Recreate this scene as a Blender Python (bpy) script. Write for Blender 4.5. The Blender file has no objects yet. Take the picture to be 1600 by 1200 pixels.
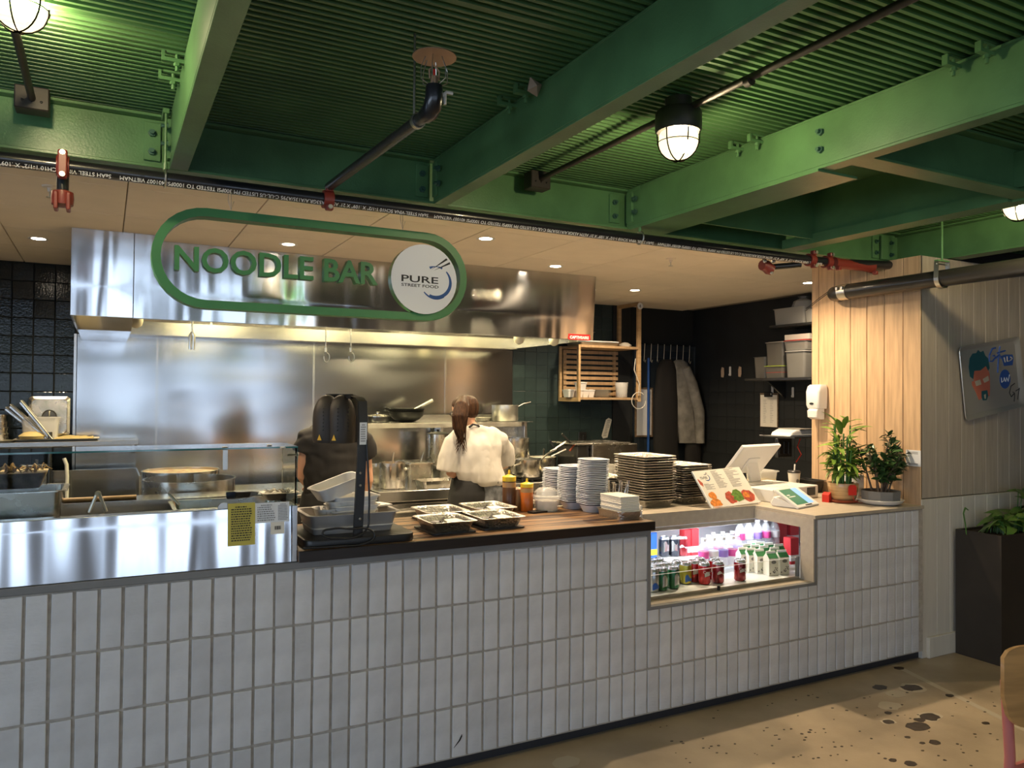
import bpy, bmesh, math, random
from mathutils import Vector, Matrix
random.seed(7)
SC = bpy.context.scene
COL = SC.collection
# ---------------------------------------------------------------- camera
YAW, PITCH, ROLL, FPX = math.radians(27.729), math.radians(0.9256), math.radians(0.4268), 1210.2
CAM = Vector((0.0, -3.063, 1.6))
FW = Vector((math.sin(YAW)*math.cos(PITCH), math.cos(YAW)*math.cos(PITCH), math.sin(PITCH)))
_r = Vector((math.cos(YAW), -math.sin(YAW), 0)); _u = _r.cross(FW)
RT = math.cos(ROLL)*_r + math.sin(ROLL)*_u
UP = -math.sin(ROLL)*_r + math.cos(ROLL)*_u
cd = bpy.data.cameras.new('camera'); cd.sensor_fit = 'HORIZONTAL'; cd.sensor_width = 36.0
cd.lens = FPX/1600*36.0; cd.clip_start = 0.05
cam = bpy.data.objects.new('camera', cd); COL.objects.link(cam)
cam.matrix_world = Matrix(((RT.x, UP.x, -FW.x, CAM.x), (RT.y, UP.y, -FW.y, CAM.y), (RT.z, UP.z, -FW.z, CAM.z), (0, 0, 0, 1)))
SC.camera = cam
def at(px, py, **k):
    """survey helper: where the sight line of a photo point meets the plane x=, y= or z="""
    (a, v), = k.items(); i = 'xyz'.index(a)
    d = FW + (px-800)/FPX*RT - (py-600)/FPX*UP
    return CAM + d*((v-CAM[i])/d[i])
def mpp(p):
    """metres per photo pixel at a point"""
    return (Vector(p)-CAM).dot(FW)/FPX
# ---------------------------------------------------------------- world, exposure, large lights
SC.view_settings.view_transform = 'Standard'; SC.view_settings.look = 'None'
SC.view_settings.gamma = 1.0; SC.view_settings.use_curve_mapping = False
SC.view_settings.exposure = 0.63
SC.cycles.use_denoising = True
SC.cycles.max_bounces = 8; SC.cycles.diffuse_bounces = 4; SC.cycles.glossy_bounces = 4
SC.cycles.transmission_bounces = 6; SC.cycles.transparent_max_bounces = 12
SC.cycles.sample_clamp_indirect = 4.0; SC.cycles.caustics_reflective = False; SC.cycles.caustics_refractive = False
w = bpy.data.worlds.new('world'); SC.world = w; w.use_nodes = True
w.node_tree.nodes['Background'].inputs[0].default_value = (0.55, 0.72, 1.0, 1)
w.node_tree.nodes['Background'].inputs[1].default_value = 1.2
def area(name, loc, aim, sx, sy, power, col, spread=180):
    l = bpy.data.lights.new(name, 'AREA'); l.shape = 'RECTANGLE'; l.size = sx; l.size_y = sy
    l.energy = power; l.color = col; l.spread = math.radians(spread)
    o = bpy.data.objects.new(name, l); COL.objects.link(o); o.location = loc
    o.rotation_euler = (Vector(aim)-Vector(loc)).to_track_quat('-Z', 'Y').to_euler(); return o
WIN = [(-5.6, -4.8), (-4.2, -3.4), (-2.8, -2.0), (-1.4, -.6), (0, .8), (1.4, 2.2), (2.8, 3.5)]   # street windows behind the viewer
WIN_ADDED = [(-7.6, -6.3), (-6.0, -4.7), (-4.4, -3.1), (-2.8, -1.5)]                                              # unseen windows added in the left wall for cool light from the left
for a, b in WIN: area('window_daylight', ((a+b)/2, -8.12, 1.45), ((a+b)/2, 0, 1.45), b-a, 2.3, 3.9*2.3*(b-a), (0.70, 0.83, 1.0))
for a, b in WIN_ADDED: area('window_daylight', (-6.12, (a+b)/2, 1.45), (0, (a+b)/2, 1.45), b-a, 2.3, 10.0*2.3*(b-a), (0.70, 0.83, 1.0))
# ---------------------------------------------------------------- materials
MT = {}
def lin(c):
    if isinstance(c, str):
        v = [int(c[i:i+2], 16)/255 for i in (0, 2, 4)]
        return tuple(x/12.92 if x <= .04045 else ((x+.055)/1.055)**2.4 for x in v)
    return c
def mat(name, col, rough=.5, metal=0., var=0., vscale=6., col2=None, stretch=(1, 1, 1), bump=0., bscale=40., bstretch=None,
        trans=0., alpha=1., emit=None, estr=0., coat=0., spec=.5, objvar=0., ior=1.45, detail=4., sub=0., aniso=0., rvar=0., brush=0., kind='noise', ramp=(.35, .65)):
    m = bpy.data.materials.new(name); m.use_nodes = True; nt = m.node_tree; N = nt.nodes; L = nt.links
    b = N['Principled BSDF']; col = lin(col)
    b.inputs['Base Color'].default_value = (*col, 1); b.inputs['Roughness'].default_value = rough
    b.inputs['Metallic'].default_value = metal; b.inputs['IOR'].default_value = ior
    b.inputs['Specular IOR Level'].default_value = spec
    b.inputs['Transmission Weight'].default_value = trans; b.inputs['Alpha'].default_value = alpha
    b.inputs['Coat Weight'].default_value = coat
    if aniso: b.inputs['Anisotropic'].default_value = aniso
    if brush:
        tg = N.new('ShaderNodeTangent'); tg.direction_type = 'RADIAL'; tg.axis = 'Z'; L.new(tg.outputs[0], b.inputs['Tangent'])
        b.inputs['Anisotropic'].default_value = brush; b.inputs['Anisotropic Rotation'].default_value = .25
    if sub: b.inputs['Subsurface Weight'].default_value = sub; b.inputs['Subsurface Radius'].default_value = (.01, .004, .002)
    if emit: b.inputs['Emission Color'].default_value = (*lin(emit), 1); b.inputs['Emission Strength'].default_value = estr
    tc = N.new('ShaderNodeTexCoord')
    def tex(scale, st, det=detail, kind='noise'):
        mp = N.new('ShaderNodeMapping'); mp.inputs['Scale'].default_value = st
        L.new(tc.outputs['Object'], mp.inputs['Vector'])
        if kind == 'wave':
            t = N.new('ShaderNodeTexWave'); t.inputs['Distortion'].default_value = 6; t.inputs['Detail'].default_value = 3
        else:
            t = N.new('ShaderNodeTexNoise'); t.inputs['Detail'].default_value = det
        t.inputs['Scale'].default_value = scale
        L.new(mp.outputs[0], t.inputs['Vector']); return t
    src = None
    if var or col2:
        t = tex(vscale, stretch, kind=kind); r = N.new('ShaderNodeValToRGB'); L.new(t.outputs[1 if kind == 'wave' else 0], r.inputs[0])
        c2 = lin(col2) if col2 else tuple(max(0, x*(1-var)) for x in col)
        c1 = col if col2 else tuple(min(1, x*(1+var*.6)) for x in col)
        r.color_ramp.elements[0].color = (*c2, 1); r.color_ramp.elements[1].color = (*c1, 1)
        r.color_ramp.elements[0].position, r.color_ramp.elements[1].position = ramp
        src = r.outputs[0]
    if objvar:
        oi = N.new('ShaderNodeObjectInfo'); mr = N.new('ShaderNodeMapRange')
        mr.inputs['To Min'].default_value = 1-objvar; mr.inputs['To Max'].default_value = 1+objvar*.5
        L.new(oi.outputs['Random'], mr.inputs['Value'])
        mx = N.new('ShaderNodeMix'); mx.data_type = 'RGBA'; mx.blend_type = 'MULTIPLY'; mx.inputs[0].default_value = 1
        if src: L.new(src, mx.inputs[6])
        else: mx.inputs[6].default_value = (*col, 1)
        L.new(mr.outputs[0], mx.inputs[7]); src = mx.outputs[2]
    if src: L.new(src, b.inputs['Base Color'])
    if rvar:
        t = tex(vscale*1.7, stretch); mr = N.new('ShaderNodeMapRange')
        mr.inputs['To Min'].default_value = max(.03, rough-rvar); mr.inputs['To Max'].default_value = rough+rvar
        mr.inputs['From Min'].default_value = .3; mr.inputs['From Max'].default_value = .7
        L.new(t.outputs[0], mr.inputs['Value']); L.new(mr.outputs[0], b.inputs['Roughness'])
    if bump:
        t = tex(bscale, bstretch or stretch); bp = N.new('ShaderNodeBump'); bp.inputs['Strength'].default_value = bump
        bp.inputs['Distance'].default_value = .01
        L.new(t.outputs[0], bp.inputs['Height']); L.new(bp.outputs[0], b.inputs['Normal'])
    MT[name] = m; return m
GREEN = (.030, .150, .068)
mat('deck_green', (.072, .170, .062), .45, var=.2, vscale=3)
mat('beam_green', (.085, .195, .078), .33, var=.18, vscale=5, bump=.08, bscale=120)
mat('bolt', (.05, .12, .09), .4, metal=.4)
mat('concrete', (.36, .285, .195), .42, var=.22, vscale=2.2, bump=.05, bscale=60, detail=8, rvar=.12)
mat('bounce_floor', (.55, .50, .43), .5, var=.1, vscale=4)
mat('stain', (.055, .040, .028), .4, var=.3, vscale=30)
mat('stain_ring', (.42, .36, .27), .5)
mat('white_tile', (.62, .62, .635), .34, var=.10, vscale=9, bump=.18, bscale=30, bstretch=(1, 1, 2.5), objvar=.12, detail=6)
mat('mortar', (.43, .39, .34), .85, var=.15, vscale=30, bump=.2, bscale=120)
mat('grey_metal', (.20, .20, .20), .45, var=.08)
mat('toe_dark', (.028, .030, .036), .5)
mat('dark_tile', (.013, .020, .023), .10, var=.25, vscale=14, bump=.12, bscale=70, objvar=.25, detail=2)
mat('teal_tile', (.030, .048, .050), .30, var=.15, vscale=10, bump=.08, bscale=20, objvar=.12)
mat('grout', (.055, .07, .072), .9)
mat('grout_dark', (.010, .012, .013), .9)
mat('black_wall', (.012, .014, .016), .55, var=.25, vscale=4, bump=.05)
mat('door_blue', (.018, .026, .036), .5, var=.15, vscale=4)
mat('panel_ceiling', (.88, .79, .66), .8, var=.03, vscale=5, objvar=.03)
mat('ceiling_grid', (.30, .25, .19), .7)
mat('pine_plank', (.56, .37, .215), .5, var=.16, vscale=5, stretch=(9, 9, .7), bump=.05, bscale=30, objvar=.05)
mat('grey_plank', (.42, .36, .29), .55, var=.10, vscale=5, stretch=(9, 9, .7), bump=.05, bscale=30, objvar=.05)
mat('cream_plank', (.60, .565, .50), .5, var=.05, vscale=5, stretch=(9, 9, .7), objvar=.04)
mat('gap', (.06, .05, .04), .9)
mat('hall_wall', (.16, .11, .075), .8, var=.1)
mat('steel', (.60, .59, .57), .24, metal=1., bump=.25, bscale=1.6, bstretch=(1, 1, .6), detail=0)
mat('steel_front', (.72, .72, .73), .14, metal=1., bump=.8, bscale=1.5, bstretch=(4.0, 1, .35), detail=1, brush=.8)
mat('steel_splash', (.58, .58, .58), .17, metal=1., bump=.9, bscale=1.2, bstretch=(.7, 1, 2.4), detail=1)
mat('steel_pot', (.60, .58, .54), .24, metal=1., rvar=.08, vscale=6, bump=.02, bscale=60)
mat('aluminium', (.68, .66, .60), .38, metal=1., var=.1, vscale=12, rvar=.1)
mat('foil', (.54, .52, .49), .30, metal=1., bump=.6, bscale=90, detail=2)
mat('dark_steel', (.10, .10, .10), .35, metal=.9, rvar=.1)
mat('black_iron', (.015, .015, .015), .5, metal=.3)
mat('pipe_black', (.012, .012, .014), .28, coat=.3, bump=.03)
mat('cast_pipe', (.022, .020, .018), .35, bump=.12, bscale=90, coat=.2)
mat('red_fitting', (.20, .030, .020), .4, bump=.05)
mat('zinc', (.55, .53, .48), .35, metal=1.)
mat('text_white', (.75, .75, .75), .6)
mat('conduit', (.022, .018, .015), .5)
mat('cage_black', (.001, .0008, .0006), 1., spec=0.)
mat('lamp_black', (.018, .017, .016), .5, bump=.06, bscale=100)
mat('globe', (.012, .011, .008), .5, emit=(1., .84, .50), estr=1.35, alpha=.45, spec=.1)
mat('bulb', (1, .95, .85), .4, emit=(1., .80, .46), estr=1000)
mat('downlight', (1, 1, 1), .4, emit=(1., .86, .66), estr=40)
mat('white_paint', (.75, .74, .72), .45)
mat('sign_green', (.050, .205, .070), .42, var=.08)
mat('sign_green_side', (.10, .22, .06), .25)
mat('sign_white', (.74, .75, .77), .5)
mat('ink_black', (.012, .012, .016), .6)
mat('ink_blue', (.022, .085, .27), .6)
mat('acrylic', (1, 1, 1), .02, trans=1., ior=1.05)
mat('glass', (.93, .98, .97), .01, trans=1., ior=1.12)
mat('glass_edge', (.02, .12, .12), .1, coat=.5)
mat('red_label', (.52, .02, .02), .5)
mat('wood_top', (.33, .185, .085), .36, col2=(.035, .016, .009), vscale=3.2, stretch=(.7, 13, 13), bump=.03, coat=.05, detail=5, ramp=(.42, .60))
mat('wood_edge', (.016, .011, .009), .35, var=.3, vscale=6, stretch=(1, 10, 10), coat=.15)
mat('stone', (.40, .345, .275), .5, var=.07, vscale=30, detail=8)
mat('beech', (.50, .33, .17), .5, var=.14, vscale=6, stretch=(1, 1, 8))
mat('beech_h', (.44, .29, .16), .5, var=.14, vscale=6, stretch=(8, 1, 1))
mat('white_plastic', (.72, .71, .69), .35)
mat('cream_plastic', (.66, .63, .56), .4)
mat('grey_plastic', (.33, .31, .29), .45)
mat('black_plastic', (.014, .014, .015), .4)
mat('black_matte', (.034, .026, .020), .55, var=.1)
mat('clear_plastic', (.86, .86, .84), .12, alpha=.30)
mat('frost_plastic', (.46, .45, .42), .35, alpha=.62)
mat('smoke_plastic', (.20, .19, .17), .3, alpha=.75)
mat('yellow', (.80, .55, .03), .4)
mat('label_yellow', (.52, .44, .08), .55)
mat('label_white', (.70, .71, .73), .5)
mat('paper', (.74, .70, .62), .8)
mat('red_plastic', (.55, .03, .02), .35)
mat('lime_plastic', (.45, .60, .05), .4)
mat('skin', (.56, .31, .20), .5, sub=.1)
mat('hair_brown', (.020, .009, .005), .6, spec=.2, col2=(.060, .027, .012), vscale=30, stretch=(3, 3, .25), bump=.5, bscale=120, bstretch=(1, 1, .08))
mat('shirt_white', (.54, .51, .46), .85, var=.05, bump=.5, bscale=9, detail=3)
mat('shirt_black', (.009, .008, .0075), .85, bump=.5, bscale=8, detail=3)
mat('apron_black', (.012, .012, .013), .75, bump=.3, bscale=8)
mat('jeans', (.16, .17, .19), .85, var=.5, vscale=22, bump=.3, bscale=30)
mat('coat_black', (.010, .009, .009), .9, bump=.4, bscale=10)
mat('coat_grey', (.20, .19, .17), .9, var=.3, vscale=10, bump=.5, bscale=9)
mat('blue_plastic', (.01, .06, .25), .4)
mat('leaf_lime', (.34, .45, .06), .4, col2=(.05, .16, .02), vscale=9, objvar=.3)
mat('leaf_dark', (.025, .062, .022), .28, col2=(.05, .11, .03), vscale=12, objvar=.3, coat=.3)
mat('leaf_pothos', (.055, .15, .025), .35, col2=(.16, .24, .05), vscale=9, objvar=.3)
mat('stalk', (.06, .17, .03), .4, var=.4, vscale=20)
mat('bark', (.16, .11, .07), .8, var=.3, vscale=30)
mat('soil', (.03, .02, .014), .95, bump=.6, bscale=60)
mat('glazed_tan', (.52, .34, .16), .3, col2=(.34, .20, .085), vscale=16, stretch=(.3, .3, 3.5), coat=.4)
mat('terracotta', (.26, .055, .025), .4)
mat('pot_grey', (.17, .165, .16), .6)
mat('planter', (.035, .028, .022), .5, var=.15, vscale=5)
mat('chair_wood', (.42, .235, .085), .35, var=.2, vscale=4, stretch=(1, 1, 9), coat=.3)
mat('chair_pink', (.46, .15, .14), .35)
mat('screen_green', (.03, .12, .07), .3, emit=(.03, .14, .08), estr=.6)
mat('screen_blue', (.15, .3, .6), .3, emit=(.2, .4, .8), estr=.7)
mat('sauce_brown', (.10, .045, .02), .3, alpha=.97)
mat('sauce_orange', (.50, .13, .02), .3)
mat('sauce_tan', (.48, .28, .12), .35)
mat('food_orange', (.62, .20, .03), .5, var=.4, vscale=60)
mat('food_red', (.42, .07, .04), .5, var=.4, vscale=60)
mat('food_green', (.10, .20, .03), .5, var=.4, vscale=60)
mat('noodles', (.64, .48, .22), .6, var=.4, vscale=30, bump=.6, bscale=60)
mat('vegetables', (.34, .33, .17), .6, col2=(.25, .10, .06), vscale=40, bump=.5, bscale=60)
mat('broth', (.26, .16, .07), .25)
mat('towel', (.66, .52, .24), .9, bump=.4, bscale=20)
mat('can_red', (.42, .012, .016), .25, metal=.35, coat=.4)
mat('can_green', (.02, .16, .06), .25, metal=.4, coat=.4)
mat('can_silver', (.55, .56, .58), .25, metal=.8)
mat('can_dark', (.03, .035, .05), .25, metal=.5, coat=.4)
mat('can_wine', (.25, .012, .02), .25, metal=.4, coat=.4)
mat('can_yellow', (.45, .40, .06), .25, metal=.5)
mat('water', (.88, .92, .97), .06, alpha=.24)
mat('label_pink', (.55, .06, .25), .45)
mat('label_purple', (.25, .16, .50), .45)
mat('carton_white', (.80, .79, .72), .45)
mat('carton_green', (.03, .17, .06), .45)
mat('carton_red', (.55, .03, .04), .45)
mat('carton_blue', (.02, .10, .45), .45)
mat('led', (1, 1, 1), .5, emit=(.90, .95, 1.0), estr=6)
mat('cooler_white', (.80, .81, .83), .35)
mat('tray_art', (.46, .44, .40), .32, metal=.45, rvar=0)
mat('art_teal', (.02, .10, .12), .5)
mat('art_coral', (.55, .16, .10), .5)
mat('art_cream', (.55, .48, .36), .5)
mat('art_blue', (.03, .09, .33), .5)
mat('hood_lamp', (1, .95, .7), .4, emit=(1., .86, .38), estr=9)
mat('cream_lamp', (.80, .74, .55), .4)
mat('warn_tri', (.75, .42, .02), .5)
mat('rust', (.40, .26, .16), .55, metal=.5)
mat('debris', (.45, .33, .24), .8)
# ---------------------------------------------------------------- mesh helpers
class MB:
    def __init__(s): s.v = []; s.f = []
    def add(s, vs, fs, M=None):
        o = len(s.v); s.v += [tuple(M @ Vector(p)) if M else tuple(p) for p in vs]
        s.f += [tuple(i+o for i in f) for f in fs]; return s
    def box(s, x0, x1, y0, y1, z0, z1, M=None):
        return s.add([(x0, y0, z0), (x1, y0, z0), (x1, y1, z0), (x0, y1, z0), (x0, y0, z1), (x1, y0, z1), (x1, y1, z1), (x0, y1, z1)],
                     [(0, 3, 2, 1), (4, 5, 6, 7), (0, 1, 5, 4), (1, 2, 6, 5), (2, 3, 7, 6), (3, 0, 4, 7)], M)
    def loft(s, rings, cap=True, close=False, M=None):
        n = len(rings[0]); vs = [p for r in rings for p in r]; fs = []
        R = len(rings)
        for i in range(R if close else R-1):
            for j in range(n):
                a, b = i*n+j, i*n+(j+1) % n; c, d = ((i+1) % R)*n+(j+1) % n, ((i+1) % R)*n+j
                fs.append((a, b, c, d))
        if cap and not close: fs += [tuple(range(n))[::-1], tuple((R-1)*n+j for j in range(n))]
        return s.add(vs, fs, M)
    def tube(s, pts, r, n=10, cap=True, M=None):
        pts = [Vector(p) for p in pts]; rs = r if isinstance(r, (list, tuple)) else [r]*len(pts)
        rings = []; prev = None
        for i, p in enumerate(pts):
            t = (pts[min(i+1, len(pts)-1)]-pts[max(i-1, 0)]).normalized()
            if prev is None: a = t.cross(Vector((0, 0, 1)) if abs(t.z) < .9 else Vector((1, 0, 0))).normalized()
            else: a = (prev - t*prev.dot(t)).normalized()
            prev = a; b = t.cross(a)
            rings.append([tuple(p + rs[i]*(math.cos(2*math.pi*k/n)*a + math.sin(2*math.pi*k/n)*b)) for k in range(n)])
        return s.loft(rings, cap, M=M)
    def lathe(s, prof, n=24, M=None, cap=True):
        rings = [[(r*math.cos(2*math.pi*k/n), r*math.sin(2*math.pi*k/n), z) for k in range(n)] for r, z in prof]
        return s.loft(rings, cap, M=M)
    def prism(s, poly, z0, z1, M=None):
        n = len(poly)
        return s.add([(x, y, z0) for x, y in poly]+[(x, y, z1) for x, y in poly],
                     [tuple(range(n))[::-1], tuple(range(n, 2*n))]+[(i, (i+1) % n, n+(i+1) % n, n+i) for i in range(n)], M)
    def ball(s, c, r, n=12, m=8):
        rx, ry, rz = r if isinstance(r, (tuple, list)) else (r, r, r)
        rings = [[(c[0]+rx*math.sin(math.pi*(i+.02)/(m+.04))*math.cos(2*math.pi*k/n), c[1]+ry*math.sin(math.pi*(i+.02)/(m+.04))*math.sin(2*math.pi*k/n), c[2]-rz*math.cos(math.pi*(i+.02)/(m+.04))) for k in range(n)] for i in range(m+1)]
        return s.loft(rings)
    def mesh(s, name, smooth=None, bevel=0., segs=1):
        me = bpy.data.meshes.new(name); me.from_pydata(s.v, [], s.f)
        bm = bmesh.new(); bm.from_mesh(me)
        bmesh.ops.recalc_face_normals(bm, faces=bm.faces)
        if bevel:
            es = [e for e in bm.edges if len(e.link_faces) == 2 and e.calc_face_angle(0) > .5]
            bmesh.ops.bevel(bm, geom=es, offset=bevel, segments=segs, affect='EDGES', profile=.5, clamp_overlap=True)
        bm.to_mesh(me); bm.free()
        if smooth:
            for p in me.polygons: p.use_smooth = True
            me.set_sharp_from_angle(angle=math.radians(smooth))
        return me
    def build(s, name, m, parent=None, smooth=None, bevel=0., segs=1, world=True):
        me = s.mesh(name, smooth, bevel, segs); me.materials.append(MT[m])
        o = bpy.data.objects.new(name, me); COL.objects.link(o)
        if parent:
            o.parent = parent
            if world: o.matrix_parent_inverse = WP(parent).inverted()
        return o
WORLD = {}
def WP(o): return WORLD.get(o.name, o.matrix_basis)
def tag(o, label, cat, group=None, kind=None):
    o['label'] = label; o['category'] = cat
    if group: o['group'] = group
    if kind: o['kind'] = kind
    return o
def thing(name, label, cat, loc=(0, 0, 0), rz=0., group=None, M=None):
    o = bpy.data.objects.new(name, None); COL.objects.link(o); o.empty_display_size = .05
    o.location = loc; o.rotation_euler = (0, 0, rz)
    if M is not None: o.matrix_world = M
    WORLD[o.name] = M.copy() if M is not None else Matrix.Translation(loc) @ Matrix.Rotation(rz, 4, 'Z')
    return tag(o, label, cat, group)
def struct(o): o['kind'] = 'structure'; return o
def sroot(name):
    o = bpy.data.objects.new(name, None); COL.objects.link(o); o['kind'] = 'structure'; WORLD[o.name] = Matrix(); return o
def inst(me, name, parent, loc, rot=(0, 0, 0), scale=(1, 1, 1), m=None):
    o = bpy.data.objects.new(name, me); COL.objects.link(o)
    o.location = loc; o.rotation_euler = rot; o.scale = scale
    if parent: o.parent = parent
    return o
def one(mb, name, m, label, cat, loc, rz=0., group=None, **k):
    """a thing that is one mesh, modelled around its own base"""
    o = mb.build(name, m, **k); o.location = loc; o.rotation_euler = (0, 0, rz); return tag(o, label, cat, group)
def copy_tree(root, loc, rz=None, label=None):
    r = root.copy(); COL.objects.link(r); r.location = loc
    if rz is not None: r.rotation_euler = (0, 0, rz)
    if label: r['label'] = label
    for ch in root.children:
        c = ch.copy(); COL.objects.link(c); c.parent = r
        for g in ch.children:
            d = g.copy(); COL.objects.link(d); d.parent = c
    return r
def T(x=0, y=0, z=0): return Matrix.Translation((x, y, z))
def R(a, ax='Z'): return Matrix.Rotation(a, 4, ax)
def circ(r, n=24, cx=0, cy=0): return [(cx+r*math.cos(2*math.pi*k/n), cy+r*math.sin(2*math.pi*k/n)) for k in range(n)]
def rrect(x0, x1, y0, y1, r, n=5):
    out = []
    for cx, cy, a0 in ((x1-r, y1-r, 0), (x0+r, y1-r, 90), (x0+r, y0+r, 180), (x1-r, y0+r, 270)):
        out += [(cx+r*math.cos(math.radians(a0+90*k/n)), cy+r*math.sin(math.radians(a0+90*k/n))) for k in range(n+1)]
    return out
def text_mesh(s, size, depth=0., bold=0., align='LEFT', space=1.):
    c = bpy.data.curves.new('txt', 'FONT'); c.body = s; c.size = size; c.extrude = depth; c.offset = bold; c.align_x = align
    c.resolution_u = 3; c.space_character = space
    o = bpy.data.objects.new('txt', c); COL.objects.link(o)
    bpy.context.view_layer.update()
    me = bpy.data.meshes.new_from_object(o.evaluated_get(bpy.context.evaluated_depsgraph_get()))
    bpy.data.objects.remove(o); bpy.data.curves.remove(c); return me
def text(name, s, size, m, M, parent=None, depth=.0006, bold=0., align='LEFT', space=1.):
    me = text_mesh(s, size, depth, bold, align, space); me.name = name; me.transform(M)
    me.materials.clear(); me.materials.append(MT[m])
    for p in me.polygons: p.material_index = 0
    o = bpy.data.objects.new(name, me); COL.objects.link(o)
    if parent: o.parent = parent; o.matrix_parent_inverse = WP(parent).inverted()
    return o
FRONT = R(math.pi/2, 'X')            # text upright, facing the hall
def remeshed(mb, voxel, smooth_it=6):
    me = bpy.data.meshes.new('tmp'); me.from_pydata(mb.v, [], mb.f)
    bm = bmesh.new(); bm.from_mesh(me); bmesh.ops.recalc_face_normals(bm, faces=bm.faces); bm.to_mesh(me); bm.free()
    o = bpy.data.objects.new('tmp', me); COL.objects.link(o)
    r = o.modifiers.new('r', 'REMESH'); r.mode = 'VOXEL'; r.voxel_size = voxel; r.use_smooth_shade = True
    if smooth_it: s = o.modifiers.new('s', 'SMOOTH'); s.iterations = smooth_it; s.factor = .5
    bpy.context.view_layer.update()
    out = bpy.data.meshes.new_from_object(o.evaluated_get(bpy.context.evaluated_depsgraph_get()))
    bpy.data.objects.remove(o); bpy.data.meshes.remove(me)
    for p in out.polygons: p.use_smooth = True
    return out
def put(me, name, m, parent=None):
    me.name = name; me.materials.clear(); me.materials.append(MT[m]); o = bpy.data.objects.new(name, me); COL.objects.link(o)
    if parent: o.parent = parent; o.matrix_parent_inverse = WP(parent).inverted()
    return o
# ================================================================ THE SETTING
o = struct(MB().box(-6, 9, -8, 4.2, -.05, 0).build('floor', 'concrete'))
struct(MB().box(-2.4, 5.95, .62, 3.81, .0, .004).build('floor_kitchen_bounce', 'bounce_floor'))  # unseen kitchen floor, made pale to bounce light up to the ceiling
# stains in the polished floor
rs = random.Random(3)
def blot(cx, cy, r, z0, z1, mb, n=14, sq=.75, w=.22):
    pts = [(cx+r*(1+rs.uniform(-w, w)*.5)*math.cos(2*math.pi*k/n), cy+r*sq*(1+rs.uniform(-w, w))*math.sin(2*math.pi*k/n)) for k in range(n)]
    mb.prism(pts, z0, z1)
for px, py, r, ring in ((1375, 1074, .045, 0), (1424, 1075, .06, 1), (1405, 1044, .032, 0), (1434, 1135, .065, 0), (1452, 1120, .055, 1), (1437, 1125, .03, 0),
                        (1388, 1128, .032, 1), (1388, 1114, .022, 0), (1390, 1103, .05, 2), (1400, 1084, .045, 2), (1460, 1160, .03, 0), (1484, 1087, .025, 0),
                        (1422, 1193, .03, 0), (1395, 1188, .02, 0), (1540, 1130, .022, 0), (1441, 1161, .015, 0), (1418, 1152, .015, 0), (883, 1191, .05, 2)):
    p = at(px, py, z=0)
    if ring:
        mb = MB(); blot(p.x, p.y, r*1.35, .0002, .0008, mb); mb.build('pale_ring', 'stain_ring', o)
    if ring < 2:
        mb = MB(); blot(p.x, p.y, r, .0003, .0014, mb); mb.build('dark_blot', 'stain', o)
sp = MB()
for k in range(130):
    px, py = rs.uniform(1010, 1590), rs.uniform(1075, 1198)
    if py < 1190-(px-700)*.19: continue
    p = at(px, py, z=0); blot(p.x, p.y, rs.uniform(.003, .010), .0003, .001, sp, n=6)
sp.build('speckle', 'stain', o)['kind'] = 'stuff'
sl = MB(); a, b = at(1415, 1048, z=0), at(1600, 1140, z=0); d = (b-a).normalized(); n_ = Vector((-d.y, d.x, 0))*.02; a -= d*.3; b += d*2.5
sl.add([a-n_, b-n_, b+n_, a+n_], [(0, 1, 2, 3)]); sl.v = [(x, y, .0006) for x, y, z in sl.v]
sl.build('filled_saw_cut', 'stain_ring', o)
# ---- corrugated steel deck
PIT = .0355; DZ = 2.732
def sheet(x0, x1, y0, y1):
    pr = []; y = y0
    while y < y1:
        for dy, dz in ((0, 0), (.013, 0), (.0165, .024), (.032, .024)): pr.append((y+dy, DZ+dz))
        y += PIT
    mb = MB(); mb.v = [(x, yy, zz) for x in (x0, x1) for yy, zz in pr]; n = len(pr)
    mb.f = [(i, i+1, n+i+1, n+i) for i in range(n-1)]; return mb
deck = sroot('ceiling_deck')
sheet(-6, 9, -8, -1.03).build('deck_sheet', 'deck_green', deck)
sheet(-6, 2.60, -1.03+.0005, .40).build('deck_sheet', 'deck_green', deck)
sheet(3.68, 9, -1.03+.0005, .40).build('deck_sheet', 'deck_green', deck)
MB().box(-6, 9, -8, .46, 2.80, 2.84).build('slab', 'deck_green', deck)
sh = sroot('ceiling_shaft')
m_ = MB(); m_.box(2.60, 3.66, .10, .115, 2.53, 2.80); m_.box(3.645, 3.66, -1.0, .10, 2.53, 2.80); m_.box(2.60, 3.66, -1.02, -1.005, 2.53, 2.80)
m_.build('shaft_lining', 'beam_green', sh)
# ---- steel beams
def ibeam_x(x0, x1, yc, z0, z1, fw=.1, ft=.012, wt=.010):
    m = MB(); m.box(x0, x1, yc-fw/2, yc+fw/2, z0, z0+ft); m.box(x0, x1, yc-fw/2, yc+fw/2, z1-ft, z1); m.box(x0, x1, yc-wt/2, yc+wt/2, z0+ft, z1-ft); return m
def ibeam_y(y0, y1, xc, z0, z1, fw=.069, ft=.011, web=-.03, wt=.010):
    m = MB(); m.box(xc-fw/2, xc+fw/2, y0, y1, z0, z0+ft); m.box(xc-fw/2, xc+fw/2, y0, y1, z1-ft, z1); m.box(xc+web-wt/2, xc+web+wt/2, y0, y1, z0+ft, z1-ft); return m
def bolt_x(x, y, z, par):      # bolt head pointing along -x
    m = MB(); m.prism(circ(.015, 6), 0, .012); m.prism(circ(.008, 8), .012, .026)
    q = m.build('bolt', 'bolt', None); q.matrix_world = T(x, y, z) @ R(-math.pi/2, 'Y'); q.parent = par; q.matrix_parent_inverse = WP(par).inverted(); return q
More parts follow.
